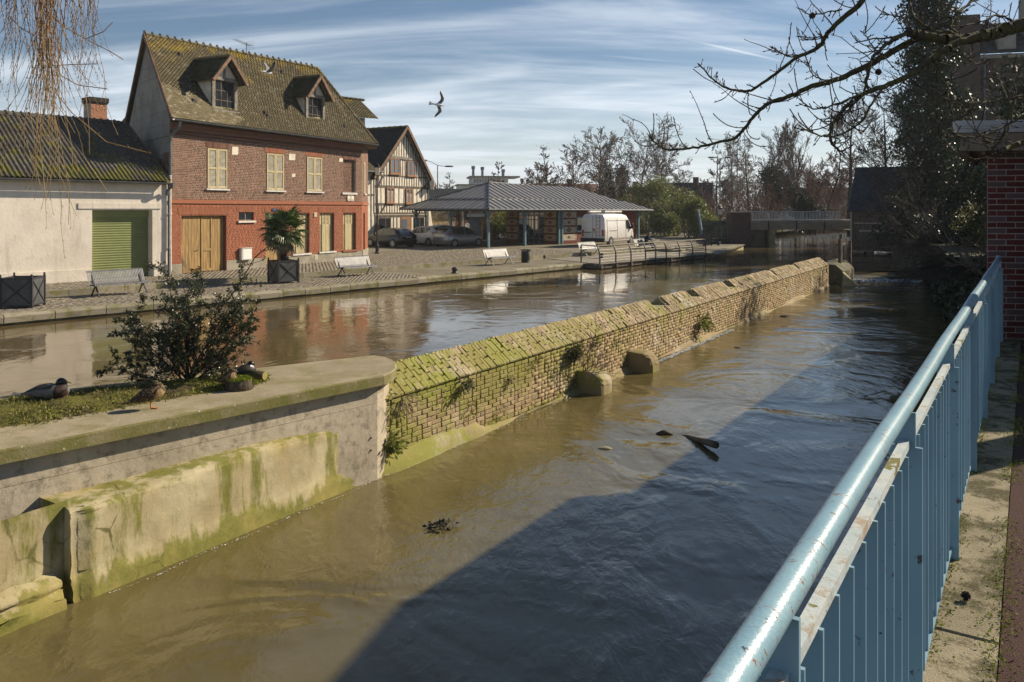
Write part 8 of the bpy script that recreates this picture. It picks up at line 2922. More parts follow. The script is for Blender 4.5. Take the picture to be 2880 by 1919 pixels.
def bench_proto(label, loc, rot, group):
 t = thing("park_bench", label, "bench", loc, rot, group)
 pr = [(-.34, .395), (-.33, .43), (-.28, .448), (.06, .41), (.14, .43), (.20, .50), (.34, .84), (.385, .875), (.42, .865)]
 mb = MB()
 rings = []
 for i, (y, z) in enumerate(pr):
  a = pr[max(i - 1, 0)]
  b = pr[min(i + 1, len(pr) - 1)]
  d = V3((0, b[0] - a[0], b[1] - a[1])).normalized()
  nn = V3((0, -d.z, d.y)) * .007
  p = V3((0, y, z))
  rings.append([p - nn + V3((-.016, 0, 0)), p - nn + V3((.016, 0, 0)), p + nn + V3((.016, 0, 0)), p + nn + V3((-.016, 0, 0))])
 mb.loft(rings)
 sm = mb.mesh("slat", MAT['bench'])
 n = 36
 for i in range(n):
  link("slat", sm, t, Matrix.Translation((-.95 + 1.9 * i / (n - 1), 0, 0)))
 for y, z in ((-.31, .415), (.05, .39), (.36, .83)):
  MB().tube([(-.97, y, z), (.97, y, z)], .017, 6).put("cross_tube", MAT['bench_leg'], t)
 lm = MB().bar((0, -.34, 0), (0, .02, .40), .05, .022)
 lm.bar((0, .32, 0), (0, .0, .40), .05, .022)
 lm.bar((0, -.30, .395), (0, .10, .385), .05, .03)
 lm.bar((0, .08, .385), (0, .36, .83), .045, .022)
 lm = lm.mesh("leg", MAT['bench_leg'])
 for x in (-.82, .82):
  link("leg", lm, t, Matrix.Translation((x, 0, 0)))
 return t
GBn = "slatted steel benches along the quay"
def mid_bench(a, b, z=Z_QUAY):
 a, b = at_z(*a, z), at_z(*b, z)
 return (a + b) / 2, ang(b - a)
qa = ang(QD)
b0 = bench_proto("grey slatted bench in front of the green roller shutter", at_z(272, 836, Z_QUAY) + QD * .82 + QN * .1, qa, GBn)
def add_bench(label, loc, rot):
 c = copy_tree(b0)
 c.location = loc
 c.rotation_euler = (0, 0, rot)
 c["label"] = label
 return c
b0.rotation_mode = 'XYZ'
add_bench("grey slatted bench in front of the brick house's right corner", at_z(967, 780, Z_QUAY) + QD * .82 + QN * .12, qa)
add_bench("bright steel bench standing next to the round waste bin", at_z(1381, 748, Z_QUAY) + QD * .82 + QN * .12, qa)
add_bench("empty bright steel bench on the boardwalk behind the railing", at_z(1645, 721, Z_QUAY + .03) + QD * .82 + QN * .12, qa)
BP = at_z(1800, 708, Z_QUAY + .03) + QD * .82 + QN * .12
add_bench("steel bench on which the reading person sits", BP, qa)
# waste bin
t = thing("waste_bin", "round black waste bin of vertical slats with flared rim beside a bench", "bin", at_z(1478, 739, Z_QUAY), 0)
MB().lathe([(.20, .03), (.21, .62), (.19, .64)], (0, 0, 0), 16).put("liner", MAT['black_plastic'], t)
sm = MB().loft([[(r_ + d, w_, z) for d, w_ in ((0, -.022), (.012, -.022), (.012, .022), (0, .022))] for r_, z in ((.225, .02), (.225, .62), (.25, .70), (.30, .75))]).mesh("slat", MAT['dark_metal'])
for k in range(22):
 link("slat", sm, t, Matrix.Rotation(k * 2 * math.pi / 22, 4, 'Z'))
mb = MB()
for z, r_ in ((.08, .235), (.55, .235), (.735, .295)):
 mb.tube([(math.cos(a) * r_, math.sin(a) * r_, z) for a in [2 * math.pi * k / 20 for k in range(21)]], .012, 5)
mb.put("hoop", MAT['dark_metal'], t)
# mooring bollards
GM = "small mooring bollards along the water's edge"
t0 = None
for px, py, z, lab in ((1279, 770, Z_QUAY, "small dark bollard on the open quay between bench and water"), (1692, 726, Z_QUAY + .03, "small dark bollard beside the boardwalk's front railing post"), (1903, 706.5, Z_QUAY + .03, "small dark bollard on the boardwalk right of the reading person"), (2022, 690.5, Z_QUAY, "small dark bollard near the tip of the quay")):
 p = at_z(px, py, z)
 if t0 is None:
  t0 = thing("mooring_bollard", lab, "bollard", p, 0, GM)
  MB().lathe([(.17, 0), (.17, .05), (.12, .07), (.115, .17), (.15, .20), (.15, .25), (.09, .30), (.0, .315)], (0, 0, 0), 14).put("bollard_body", MAT['dark_metal'], t0, True)
 else:
  c = copy_tree(t0)
  c.location = p
  c["label"] = lab
# ================================================================ vehicles
def interp(xs, ys):
 return lambda x: float(np.interp(x, xs, ys))
def car(name, label, loc, rot, paint, P, group="cars parked in the square"):
 """P: profile tables. x forward, y left."""
 t = thing(name, label, "car", loc, rot, group)
 L = P['L']
 top, belt, bot, hw, hr = (interp(P['x'], P[k]) for k in ('top', 'belt', 'bot', 'hw', 'hr'))
 xs = sorted(set(list(np.linspace(P['x'][0], P['x'][-1], 34)) + list(P['x'])))
 def half(x):
  w, b, tp, lo, r_ = hw(x), belt(x), top(x), bot(x), hr(x)
  b = min(b, tp - .005)
  return [(w * .86, lo), (w * .965, lo + .06), (w, lo + (b - lo) * .45), (w * .985, b - .04), (w * .95, b), (r_ + (w * .95 - r_) * .08, tp - (tp - b) * .12), (r_ * .86, tp - .01), (0, tp + .012)]
 rings = []
 for x in xs:
  h = half(x)
  rings.append([(x, y, z) for y, z in h] + [(x, -y, z) for y, z in reversed(h[:-1])])
 mb = MB().loft(rings)
 body = mb.put("body", paint, t, True)
 def side_pt(x, f, s, off=.006):
  w, b, tp, r_ = hw(x), belt(x), top(x), hr(x)
  y0, z0 = w * .95, b
  y1, z1 = r_ + (w * .95 - r_) * .08, tp - (tp - b) * .12
  return V3((x, s * (y0 + (y1 - y0) * f + off), z0 + (z1 - z0) * f))
 for s in (1, -1):
  for wn in P['windows']:
   lo, hi = [], []
   x0, x1, x2, x3 = wn          # lower rear, lower front, upper front, upper rear
   n = 6
   mb = MB()
   grid = []
   for j in range(4):
    f = .07 + .86 * j / 3
    xa, xb = x0 + (x3 - x0) * j / 3, x1 + (x2 - x1) * j / 3
    grid.append([side_pt(xa + (xb - xa) * i / n, f, s) for i in range(n + 1)])
   vs = [p for row in grid for p in row]
   fs = []
   for j in range(3):
    for i in range(n):
     q = (j * (n + 1) + i, j * (n + 1) + i + 1, (j + 1) * (n + 1) + i + 1, (j + 1) * (n + 1) + i)
     fs.append(q if s < 0 else tuple(reversed(q)))
   mb.add(vs, fs)
   mb.put("side_window", MAT['glass'], t, True)
 # front and rear screens
 for nm, (xa, xb) in (("windscreen", P['wind']), ("rear_window", P['rear'])):
  mb = MB()
  vs, fs = [], []
  for j in range(5):
   x = xa + (xb - xa) * j / 4
   z = top(x) + .018
   w = hr(x) * (.80 if nm == "windscreen" else .78)
   off = .0
   for i in range(7):
    y = -w + 2 * w * i / 6
    vs.append((x, y, z - .012 * abs(i - 3) ** 1.3 * .25))
  for j in range(4):
   for i in range(6):
    fs.append((j * 7 + i, j * 7 + i + 1, (j + 1) * 7 + i + 1, (j + 1) * 7 + i))
  mb.add(vs, fs)
  mb.put(nm, MAT['glass'], t, True)
 R_ = P['R']
 for x in P['axles']:
  for s in (1, -1):
   y = s * (hw(x) - .02)
   mb = MB()
   ring = lambda r_, yy: [(x + math.cos(a) * r_, yy, R_ + math.sin(a) * r_) for a in [2 * math.pi * k / 22 for k in range(22)]]
   mb = MB().loft([ring(R_ + .05, y - s * .03), ring(R_ + .055, y + s * .028)])
   mb.put("wheel_arch", MAT['black_plastic'], t)
   mb = MB().loft([ring(R_ * .6, y - s * .18), ring(R_ * .97, y - s * .18), ring(R_, y - s * .14), ring(R_, y + s * .01), ring(R_ * .96, y + s * .035), ring(R_ * .66, y + s * .035)])
   w_ = mb.put("wheel", MAT['tyre'], t, True)
   mb = MB().loft([ring(R_ * .66, y + s * .020), ring(R_ * .66, y + s * .036)])
   mb.put("rim_well", MAT['black_plastic'], w_)
   mb = MB()
   n = P.get('spokes', 7)
   for k in range(n):
    a = 2 * math.pi * k / n
    c, d = math.cos(a), math.sin(a)
    mb.bar((x + c * .04, y + s * .040, R_ + d * .04), (x + c * R_ * .62, y + s * .044, R_ + d * R_ * .62), .012, R_ * P.get('sw', .24), (-d * 0 + c, 0, d) if False else (-d, 0, c))
   mb.loft([ring(R_ * .60, y + s * .038), ring(R_ * .68, y + s * .038), ring(R_ * .68, y + s * .05), ring(R_ * .60, y + s * .05)], cap=False)
   mb.loft([ring(.055, y + s * .03), ring(.055, y + s * .055)])
   mb.put("rim", MAT['rim'], w_)
 xr = P['x'][0]
 for s in (1, -1):
  tl = P['tail']
  mb = MB()
  vs = []
  x0, x1, z0, z1 = tl
  pts = [(x0, .62), (x0 + .01, 1.0), (x1, 1.0)]
  for z in (z0, z1):
   k = .93 if z == z1 else 1.0
   for dx, f in ((-.012, .74), (.0, .955), ((x1 - x0), 1.008)):
    x = x0 + dx + (.06 if z == z1 else 0)
    vs.append((x, s * hw(max(x, P['x'][0])) * f * k if f < 1 else s * (hw(x) * 1.0 + .012) * (k + .04 if k < 1 else 1), z))
  fs = [(0, 1, 4, 3), (1, 2, 5, 4)]
  mb.add(vs, fs if s < 0 else [tuple(reversed(q)) for q in fs])
  mb.put("tail_lamp", MAT['tail'], t)
  xf = P['x'][-1]
  MB().loft([[(xf - .42, s * (hw(xf - .42) + .004), z) for z in (.62, .74)] + [(xf - .42, s * (hw(xf - .42) - .1), z) for z in (.76, .62)], [(xf - .06, s * hw(xf - .06) * .9, z) for z in (.58, .67)] + [(xf - .06, s * hw(xf - .06) * .6, z) for z in (.69, .58)]]).put("headlight", MAT['lamp_glass'], t)
  xm = P['mirror']
  MB().loft([[(xm - .02, s * (hw(xm) * .93 + d), belt(xm) + z) for d, z in ((0, .02), (.20, .02), (.20, .16), (.05, .17))], [(xm + .10, s * (hw(xm) * .93 + d), belt(xm) + z) for d, z in ((0, .03), (.15, .05), (.15, .13), (.05, .13))]]).put("mirror", paint, t)
  for xh in P['handles']:
   MB().box(xh - .09, xh + .09, s * hw(xh) - .008, s * hw(xh) + .024, belt(xh) - .15, belt(xh) - .12).put("door_handle", MAT['black_plastic'] if 'silver' in name else paint, t)
 mb = MB().obox((P['plate'][0] - .012, -.26, P['plate'][1]), (.02, 0, 0), (0, .52, 0), (.008, 0, .11))
 mb.put("number_plate", MAT['plate'], t)
 b0x = P['x'][0]
 MB().loft([[(b0x + .03 + dx, y * hw(b0x + .1) * .97, z) for y in (-1, -.6, .6, 1)] for dx, z in ((.06, P['bump'] - .08), (-.055, P['bump'] - .06), (-.06, P['bump'] + .04), (.06, P['bump'] + .07))], cap=False, closed=False).put("bumper", paint, t)
 return t
HB = dict(L=4.2, x=[-2.1, -2.04, -1.9, -1.72, -1.35, -.9, -.2, .35, .62, 1.1, 1.55, 1.95, 2.1],
   top=[.62, .98, 1.05, 1.14, 1.36, 1.42, 1.44, 1.40, 1.30, .98, .90, .74, .50], belt=[.60, .90, .94, .96, .95, .94, .92, .91, .90, .88, .86, .70, .48],
   bot=[.34, .24, .20, .19, .18, .18, .18, .18, .18, .18, .19, .22, .30], hw=[.72, .80, .85, .87, .885, .89, .89, .885, .88, .875, .85, .76, .60],
   hr=[.60, .62, .62, .62, .61, .61, .61, .61, .62, .68, .66, .58, .45], windows=[(-1.55, -.98, -.95, -1.38), (-.94, -.10, -.06, -.92), (-.03, .92, .50, -.02)],
   wind=(1.06, .58), rear=(-1.84, -1.42), axles=(-1.28, 1.30), R=.315, tail=(-2.0, -1.72, .82, .95), plate=(-2.07, .70), bump=.50, mirror=.78, handles=(-.85, .05), spokes=7)
car("black_car", "black hatchback with alloy wheels parked nearest the brick house", V3((-9.15, 59.9, Z_SQ)), ang((-.76, .65, 0)), MAT['car_black'], HB)
HW = dict(HB)
HW.update(x=[-1.97, -1.92, -1.82, -1.66, -1.30, -.9, -.2, .35, .66, 1.15, 1.5, 1.82, 1.97], top=[.66, 1.05, 1.14, 1.24, 1.45, 1.50, 1.53, 1.48, 1.36, 1.05, .96, .78, .54],
   belt=[.62, .95, .98, 1.0, 1.0, .98, .95, .93, .92, .90, .88, .72, .50], wind=(1.12, .60), rear=(-1.76, -1.36), axles=(-1.22, 1.24), R=.30, tail=(-1.90, -1.62, .86, 1.06), plate=(-1.94, .74),
   windows=[(-.98, -.20, -.16, -1.20), (-.12, .94, .52, -.10)], mirror=.80, spokes=9, sw=.16)
car("white_car", "white hatchback parked between the black and the silver car", V3((-6.75, 62.4, Z_SQ)), ang((-.76, .65, 0)), MAT['car_white'], HW)
HC = dict(HB)
HC.update(x=[-1.92, -1.87, -1.78, -1.62, -1.40, -1.0, -.3, .30, .70, 1.2, 1.5, 1.80, 1.92], top=[.68, 1.00, 1.08, 1.26, 1.44, 1.50, 1.53, 1.49, 1.36, 1.02, .92, .74, .52],
   belt=[.62, .92, .95, .96, .96, .95, .93, .92, .91, .88, .84, .70, .50], wind=(1.16, .62), rear=(-1.74, -1.46), axles=(-1.20, 1.25), R=.295, tail=(-1.86, -1.66, .78, 1.06), plate=(-1.90, .72),
   windows=[(-1.30, -1.05, -1.02, -1.22), (-1.0, -.14, -.10, -.98), (-.06, 1.02, .54, -.04)], mirror=.86, spokes=11, sw=.12)
car("silver_car", "silver hatchback with red tail lamps parked nearest the pavilion", V3((-4.05, 60.55, Z_SQ)), ang((.69, .72, 0)), MAT['car_silver'], HC)
HG = dict(HC)
car("grey_car", "dark grey car mostly hidden behind the white and silver cars", V3((-5.6, 66.3, Z_SQ)), ang((.69, .72, 0)), MAT['car_grey'], HG)
# white van
def van(loc, rot):
 t = thing("white_van", "white panel van with ladder and white roof bars parked before the kiosk", "van", loc, rot)
 xs = [-2.75, -2.70, -2.4, -1.0, .6, 1.30, 1.62, 1.95, 2.30, 2.65, 2.80]
 top = interp(xs, [2.05, 2.42, 2.48, 2.50, 2.47, 2.38, 2.15, 1.72, 1.32, 1.08, .72])
 hw = interp(xs, [.96, .99, 1.0, 1.0, 1.0, 1.0, .99, .97, .93, .80, .62])
 hr = interp(xs, [.82, .85, .86, .86, .86, .84, .80, .76, .80, .70, .55])
 bot = interp(xs, [.46, .40, .36, .34, .34, .34, .32, .30, .28, .30, .36])
 mid_ = interp(xs, [1.3, 1.3, 1.3, 1.3, 1.3, 1.3, 1.25, 1.15, 1.0, .85, .62])
 rings = []
 for x in sorted(set(list(np.linspace(-2.75, 2.8, 36)) + xs)):
  h = [(hw(x) * .93, bot(x)), (hw(x), bot(x) + .1), (hw(x), mid_(x)), (hr(x) + (hw(x) - hr(x)) * .55, top(x) - (top(x) - mid_(x)) * .25), (hr(x), top(x) - .10), (hr(x) * .88, top(x) - .01), (0, top(x) + .02)]
  rings.append([(x, y, z) for y, z in h] + [(x, -y, z) for y, z in reversed(h[:-1])])
 MB().loft(rings).put("body", MAT['van_white'], t, True)
 for s in (1, -1):
  # cab window, panel joints, side rub strip, slider rail
  def sp(x, z):
   f = max(0, (z - mid_(x)) / max(top(x) - mid_(x), .01))
   f = min(f / .75, 1)
   return V3((x, s * (hw(x) + (hr(x) + (hw(x) - hr(x)) * .55 - hw(x)) * f + .035), z))
  q = [sp(.98, 1.32), sp(1.86, 1.26), sp(1.66, 1.66), sp(1.42, 1.98), sp(.98, 2.02)]
  MB().add(q, [tuple(range(5)) if s < 0 else tuple(reversed(range(5)))]).put("cab_window", MAT['glass'], t)
  for x, z0, z1 in ((-2.30, .5, 2.2), (-.62, .62, 2.25), (.86, .55, 2.15), (1.95, .5, 1.2)):
   a, b = sp(x, z0), sp(x, min(z1, mid_(x) + .8))
   MB().bar(a, b, .012, .014, (0, s, 0)).put("door_joint", MAT['black_plastic'], t)
  for z in (1.98,):
   MB().bar(sp(-2.3, z), sp(.86, z), .012, .014, (0, 0, 1)).put("panel_crease", MAT['dark_metal'], t)
  MB().box(-2.0, -.62, s * 1.0 - .01, s * 1.0 + .02, 1.17, 1.21).put("slider_rail", MAT['black_plastic'], t)
  MB().box(-1.35, 1.75, s * 1.0 - .02, s * 1.0 + .03, .52, .64).put("rub_strip", MAT['plinth'], t)
  for x in (.62, 1.05):
   MB().box(x - .10, x + .10, s * .99, s * 1.0 + .035, 1.02, 1.07).put("door_handle", MAT['black_plastic'], t)
  MB().loft([[(-2.765, s * .90, z) for z in (.80, 1.28)] + [(-2.70, s * 1.012, z) for z in (1.28, .80)], [(-2.765, s * .76, z) for z in (.80, 1.28)] + [(-2.70, s * .78, z) for z in (1.28, .80)]]).put("tail_lamp", MAT['tail'], t)
  MB().loft([[(1.66, s * (1.0 + d), 1.30 + z) for d, z in ((0, .0), (.26, .0), (.26, .34), (.05, .34))], [(1.80, s * (1.0 + d), 1.32 + z) for d, z in ((0, .02), (.20, .03), (.20, .28), (.05, .28))]]).put("mirror", MAT['black_plastic'], t)
  MB().loft([[(2.25, s * (hw(2.25) + .005), z) for z in (.95, 1.10)] + [(2.25, s * (hw(2.25) - .1), z) for z in (1.14, .95)], [(2.68, s * .74, z) for z in (.78, .98)] + [(2.68, s * .5, z) for z in (1.0, .78)]]).put("headlight", MAT['lamp_glass'], t)
  for x in (-1.72, 1.88):
   R_ = .345
   y = s * (hw(x) - .02)
   ring = lambda r_, yy: [(x + math.cos(a) * r_, yy, R_ + math.sin(a) * r_) for a in [2 * math.pi * k / 22 for k in range(22)]]
   MB().loft([ring(R_ + .06, y - s * .03), ring(R_ + .07, y + s * .03)]).put("wheel_arch", MAT['black_plastic'], t)
   w_ = MB().loft([ring(R_ * .6, y - s * .2), ring(R_, y - s * .16), ring(R_, y + s * .01), ring(R_ * .95, y + s * .04), ring(R_ * .6, y + s * .036)]).put("wheel", MAT['tyre'], t, True)
   MB().loft([ring(R_ * .58, y + s * .02), ring(R_ * .60, y + s * .045), ring(R_ * .30, y + s * .06), ring(.02, y + s * .065)]).put("hub_cap", MAT['rim'], w_)
 MB().box(-2.86, -2.70, -.99, .99, .36, .66).put("rear_bumper", MAT['black_plastic'], t)
 MB().box(-2.772, -2.75, -.006, .006, .68, 2.3).put("door_joint", MAT['black_plastic'], t)
 mb = MB()
 for y in (-.30, -.62):
  mb.tube([(-2.80, y, .72), (-2.80, y, 2.35), (-2.70, y, 2.50)], .016, 5)
 for k in range(6):
  mb.tube([(-2.80, -.30, .85 + k * .27), (-2.80, -.62, .85 + k * .27)], .013, 5)
 mb.put("ladder", MAT['steel'], t)
 MB().box(-2.775, -2.76, .28, .80, .90, 1.02).put("number_plate", MAT['plate'], t)
 MB().box(-2.785, -2.76, .12, .92, 1.06, 1.12).put("rear_handle", MAT['black_plastic'], t)
 mb = MB().prism([(-2.772, -.02, 1.22), (-2.772, -.28, 1.22), (-2.772, -.02, 1.42)], (-.006, 0, 0))
 mb.put("red_badge", MAT['tail'], t)
 MB().box(-2.79, -2.765, -.05, -.30, 1.10, 1.14).put("latch", MAT['black_plastic'], t)
 # tubes and bars on the roof
 for x in (-2.2, -.9, .35):
  MB().box(x - .03, x + .03, -.80, .80, 2.52, 2.60).put("roof_bar", MAT['steel'], t)
 for y, x0, x1 in ((.42, -2.6, -.4), (-.45, -2.1, .75), (-.62, -2.1, .75)):
  MB().bar((x0, y, 2.66), (x1, y, 2.66), .17, .12).put("roof_case", MAT['white'], t)
van(V3((7.62, 62.3, Z_SQ)), ang((.557, .83, 0)))
# ================================================================ the reader on the bench
def skin_body(name, joints, edges, mat, parent, sub=2):
 names = list(joints)
 me = bpy.data.meshes.new(name)
 me.from_pydata([joints[n][0] for n in names], [(names.index(a), names.index(b)) for a, b in edges], [])
 o = bpy.data.objects.new(name, me)
 COL.objects.link(o)
 md = o.modifiers.new("skin", 'SKIN')
 md.use_smooth_shade = True
 sv = me.skin_vertices[0].data
 for i, n in enumerate(names):
  r_ = joints[n][1]
  sv[i].radius = r_ if isinstance(r_, tuple) else (r_, r_)
  sv[i].use_root = (i == 0)
 sb = o.modifiers.new("sub", 'SUBSURF')
 sb.levels = sb.render_levels = sub
 dg = bpy.context.evaluated_depsgraph_get()
 res = bpy.data.meshes.new_from_object(o.evaluated_get(dg))
 res.name = name
 bpy.data.objects.remove(o)
 res.materials.clear()
 res.materials.append(mat)
 return link(name, res, parent)
def reader():
 # bench local frame: x along, -y towards the water; figure sits towards the right end, knees to the right
 t = thing("person", "person in dark jacket sitting on a bench with legs crossed, reading a paper", "person", BP, qa)
 x0 = .30
 J = {'pelvis': ((x0, .02, .54), (.15, .13)), 'waist': ((x0 + .01, .05, .68), (.14, .12)), 'chest': ((x0 + .04, .04, .90), (.17, .13)), 'neckb': ((x0 + .08, -.01, 1.06), (.09, .09)), 'neck': ((x0 + .11, -.05, 1.13), .055), 'skull': ((x0 + .15, -.09, 1.22), .085),
   'shL': ((x0 - .06, -.10, 1.00), .08), 'elL': ((x0 + .10, -.26, .80), .055), 'wrL': ((x0 + .36, -.22, .78), .038),
   'shR': ((x0 + .12, .16, 1.00), .08), 'elR': ((x0 + .24, .12, .78), .055), 'wrR': ((x0 + .46, -.02, .80), .038),
   'hipL': ((x0 + .06, -.10, .53), .10), 'knL': ((x0 + .44, -.22, .62), .075), 'anL': ((x0 + .62, -.30, .34), .05), 'ftL': ((x0 + .80, -.34, .36), .045),
   'hipR': ((x0 + .06, .10, .53), .10), 'knR': ((x0 + .42, -.10, .50), .075), 'anR': ((x0 + .46, -.34, .09), .05), 'ftR': ((x0 + .62, -.44, .05), .045)}
 E = [('pelvis', 'waist'), ('waist', 'chest'), ('chest', 'neckb'), ('neckb', 'neck'), ('neck', 'skull'), ('chest', 'shL'), ('shL', 'elL'), ('elL', 'wrL'), ('chest', 'shR'), ('shR', 'elR'), ('elR', 'wrR'),
   ('pelvis', 'hipL'), ('hipL', 'knL'), ('knL', 'anL'), ('anL', 'ftL'), ('pelvis', 'hipR'), ('hipR', 'knR'), ('knR', 'anR'), ('anR', 'ftR')]
 skin_body("body", J, E, MAT['cloth_navy'], t)
 # trousers follow the legs, a little wider
 T_ = {k: (J[k][0], (J[k][1] + .012) if not isinstance(J[k][1], tuple) else tuple(v + .012 for v in J[k][1])) for k in ('pelvis', 'hipL', 'knL', 'anL', 'hipR', 'knR', 'anR')}
 skin_body("trousers", T_, [('pelvis', 'hipL'), ('hipL', 'knL'), ('knL', 'anL'), ('pelvis', 'hipR'), ('hipR', 'knR'), ('knR', 'anR')], MAT['cloth_jeans'], t)
 c = V3((x0 + .16, -.11, 1.235))
 fd_ = V3((.62, -.62, -.42)).normalized()
 rt = fd_.cross(V3((0, 0, 1))).normalized()
 up_ = rt.cross(fd_)
 rings = []
 for f, a, b in ((-.12, .03, .03), (-.10, .060, .062), (-.05, .078, .09), (.0, .082, .102), (.05, .074, .096), (.08, .060, .075), (.098, .030, .04)):
  rings.append([c + fd_ * f + rt * math.cos(q) * a + up_ * math.sin(q) * b for q in [2 * math.pi * k / 12 for k in range(12)]])
 mb = MB().loft(rings)
 mb.loft([[c + fd_ * (.085 + .03 * f) + rt * dx * (1 - f * .6) + up_ * dz for dx, dz in ((-.014, -.03), (.014, -.03), (.006, .02), (-.006, .02))] for f in (0, 1)])
 for s in (-1, 1):
  mb.tube([c + rt * s * .082 + up_ * .0, c + rt * s * .098 + up_ * .01 - fd_ * .02], [.026, .018], 6)
 hd = mb.put("head", MAT['skin'], t, True)
 for s in (-1, 1):
  MB().tube([c + fd_ * .086 + rt * s * .032 + up_ * .022, c + fd_ * .098 + rt * s * .030 + up_ * .022], [.012, .008], 6).put("eye", MAT['hair'], hd)
 MB().bar(c + fd_ * .088 - rt * .022 - up_ * .048, c + fd_ * .088 + rt * .022 - up_ * .048, .012, .008).put("mouth", MAT['tail'], hd)
 rings = []
 for f, a, b in ((-.135, .03, .03), (-.115, .068, .07), (-.05, .088, .102), (.01, .090, .112), (.045, .078, .104)):
  rings.append([c + fd_ * f * (1 if True else 0) + rt * math.cos(q) * a + up_ * (math.sin(q) * b + .012) for q in [-.35 + (math.pi + .7) * k / 10 for k in range(11)]])
 MB().loft(rings, closed=False, cap=False).put("hair", MAT['hair'], t, True)
 for nm, dirx in (('wrL', V3((.09, .0, .02))), ('wrR', V3((.08, -.03, .01)))):
  p = V3(J[nm][0])
  mb = MB().tube([p, p + dirx * .5, p + dirx], [.034, .040, .034], 7)
  for k in range(4):
   o = p + dirx + V3((0, -.03 + .02 * k, .01 - .004 * k))
   mb.tube([o, o + dirx * .45 + V3((0, 0, -.01)), o + dirx * .5 + V3((-.02, 0, -.045 + .004 * k))], [.010, .009, .007], 5)
  mb.tube([p + dirx * .4 + V3((0, -.02, .03)), p + dirx * .9 + V3((0, -.01, .055))], [.012, .009], 5)
  mb.put("hand", MAT['skin'], t, True)
 for nm, an in (('ftL', 'anL'), ('ftR', 'anR')):
  a, b = V3(J[an][0]), V3(J[nm][0])
  MB().loft([[a + V3((dx, dy, dz)) for dx, dy, dz in ((-.05, -.04, -.06), (-.05, .04, -.06), (.0, .045, .03), (.0, -.045, .03))], [b + V3((.05 + dx, dy, dz)) for dx, dy, dz in ((-.02, -.045, -.045), (-.02, .045, -.045), (.0, .04, .02), (.0, -.04, .02))], [b + V3((.10, dy, dz)) for dy, dz in ((-.03, -.045), (.03, -.045), (.025, -.01), (-.025, -.01))]]).put("shoe", MAT['black_plastic'], t, True)
 pp = thing("newspaper", "pale folded paper held in the reading person's lap", "newspaper", (BP + QD * (x0 + .52) + QN * -.14 + V3((0, 0, .83))), qa)
 MB().add([(-.14, -.16, .0), (0, -.16, -.03), (.0, .14, -.03), (-.14, .14, .0), (.14, -.16, .05), (.14, .14, .05), (-.14, -.16, .012), (0, -.16, -.018), (.0, .14, -.018), (-.14, .14, .012), (.14, -.16, .062), (.14, .14, .062)],
    [(3, 2, 1, 0), (2, 5, 4, 1), (6, 7, 8, 9), (7, 10, 11, 8), (0, 1, 7, 6), (1, 4, 10, 7)]).put("sheet", MAT['paper'], pp)
reader()
# ================================================================ birds
def bird_body(name, mat, parent, path, sub=True):
 """path: (x, z, half width, half height) along the bird from tail to bill base"""
 rings = []
 for x, z, w_, h_ in path:
  rings.append([(x, math.cos(a) * w_, z + math.sin(a) * h_) for a in [2 * math.pi * k / 12 for k in range(12)]])
 mb = MB().loft(rings)
 return mb.put(name, mat, parent, True)
def patch(parent, name, mat, path, a0, a1, x0, x1, off=.004, n=8):
 """a plumage part lying on the body between two angles round it and two stations along it"""
 xs = [p[0] for p in path]
 f = lambda i: interp(xs, [p[i] for p in path])
 fz, fw, fh = f(1), f(2), f(3)
 for s in (1, -1):
  rows = []
  for i in range(n + 1):
   x = x0 + (x1 - x0) * i / n
   e = math.sin(math.pi * (i + .5) / (n + 1)) ** .5
   rows.append([(x, s * math.cos(a) * (fw(x) + off), fz(x) + math.sin(a) * (fh(x) + off)) for a in [a0 + (a1 - a0) * e * k / 5 + (a1 - a0) * (1 - e) * .5 * 0 for k in range(6)]])
  mb = MB()
  mb.loft(rows if s < 0 else [list(reversed(r_)) for r_ in rows], closed=False, cap=False)
  mb.put(name, mat, parent, True)
def resting_drake(loc, rot):
 t = thing("mallard_drake", "mallard drake resting with head drawn in on the mossy island edge", "duck", loc, rot)
 path = [(-.27, .075, .004, .004), (-.24, .078, .030, .012), (-.18, .085, .058, .030), (-.10, .090, .088, .066), (0.0, .088, .105, .082), (.10, .085, .10, .084), (.16, .085, .080, .078), (.20, .09, .045, .050), (.215, .09, .006, .01)]
 bird_body("body", MAT['duck_grey'], t, path)
 patch(t, "wing", MAT['duck_black'], path, .55, 1.45, -.22, .05, .006)
 patch(t, "chest", MAT['duck_chest'], path, -.9, 1.35, .07, .205, .005)
 hp = [(.075, .165, .02, .02), (.09, .175, .040, .040), (.12, .185, .046, .046), (.15, .183, .044, .042), (.175, .178, .030, .030), (.19, .174, .012, .014)]
 h = bird_body("head", MAT['duck_head'], t, hp)
 MB().loft([[(.18, -.014, .172), (.18, .014, .172), (.18, .012, .186), (.18, -.012, .186)], [(.235, -.013, .160), (.235, .013, .160), (.235, .012, .168), (.235, -.012, .168)]]).put("bill", MAT['bill'], t)
 mb = MB()
 for k in range(5):
  mb.obox((-.25, -.03 + .014 * k, .075), (-.10, (-.02 + .01 * k), .012), (0, .013, 0), (0, 0, .003))
 mb.put("tail_feather", MAT['duck_grey'], t)
 return t
resting_drake(at_z(135, 1118, -2.08) + V3((0, 0, -.02)), rad(18))
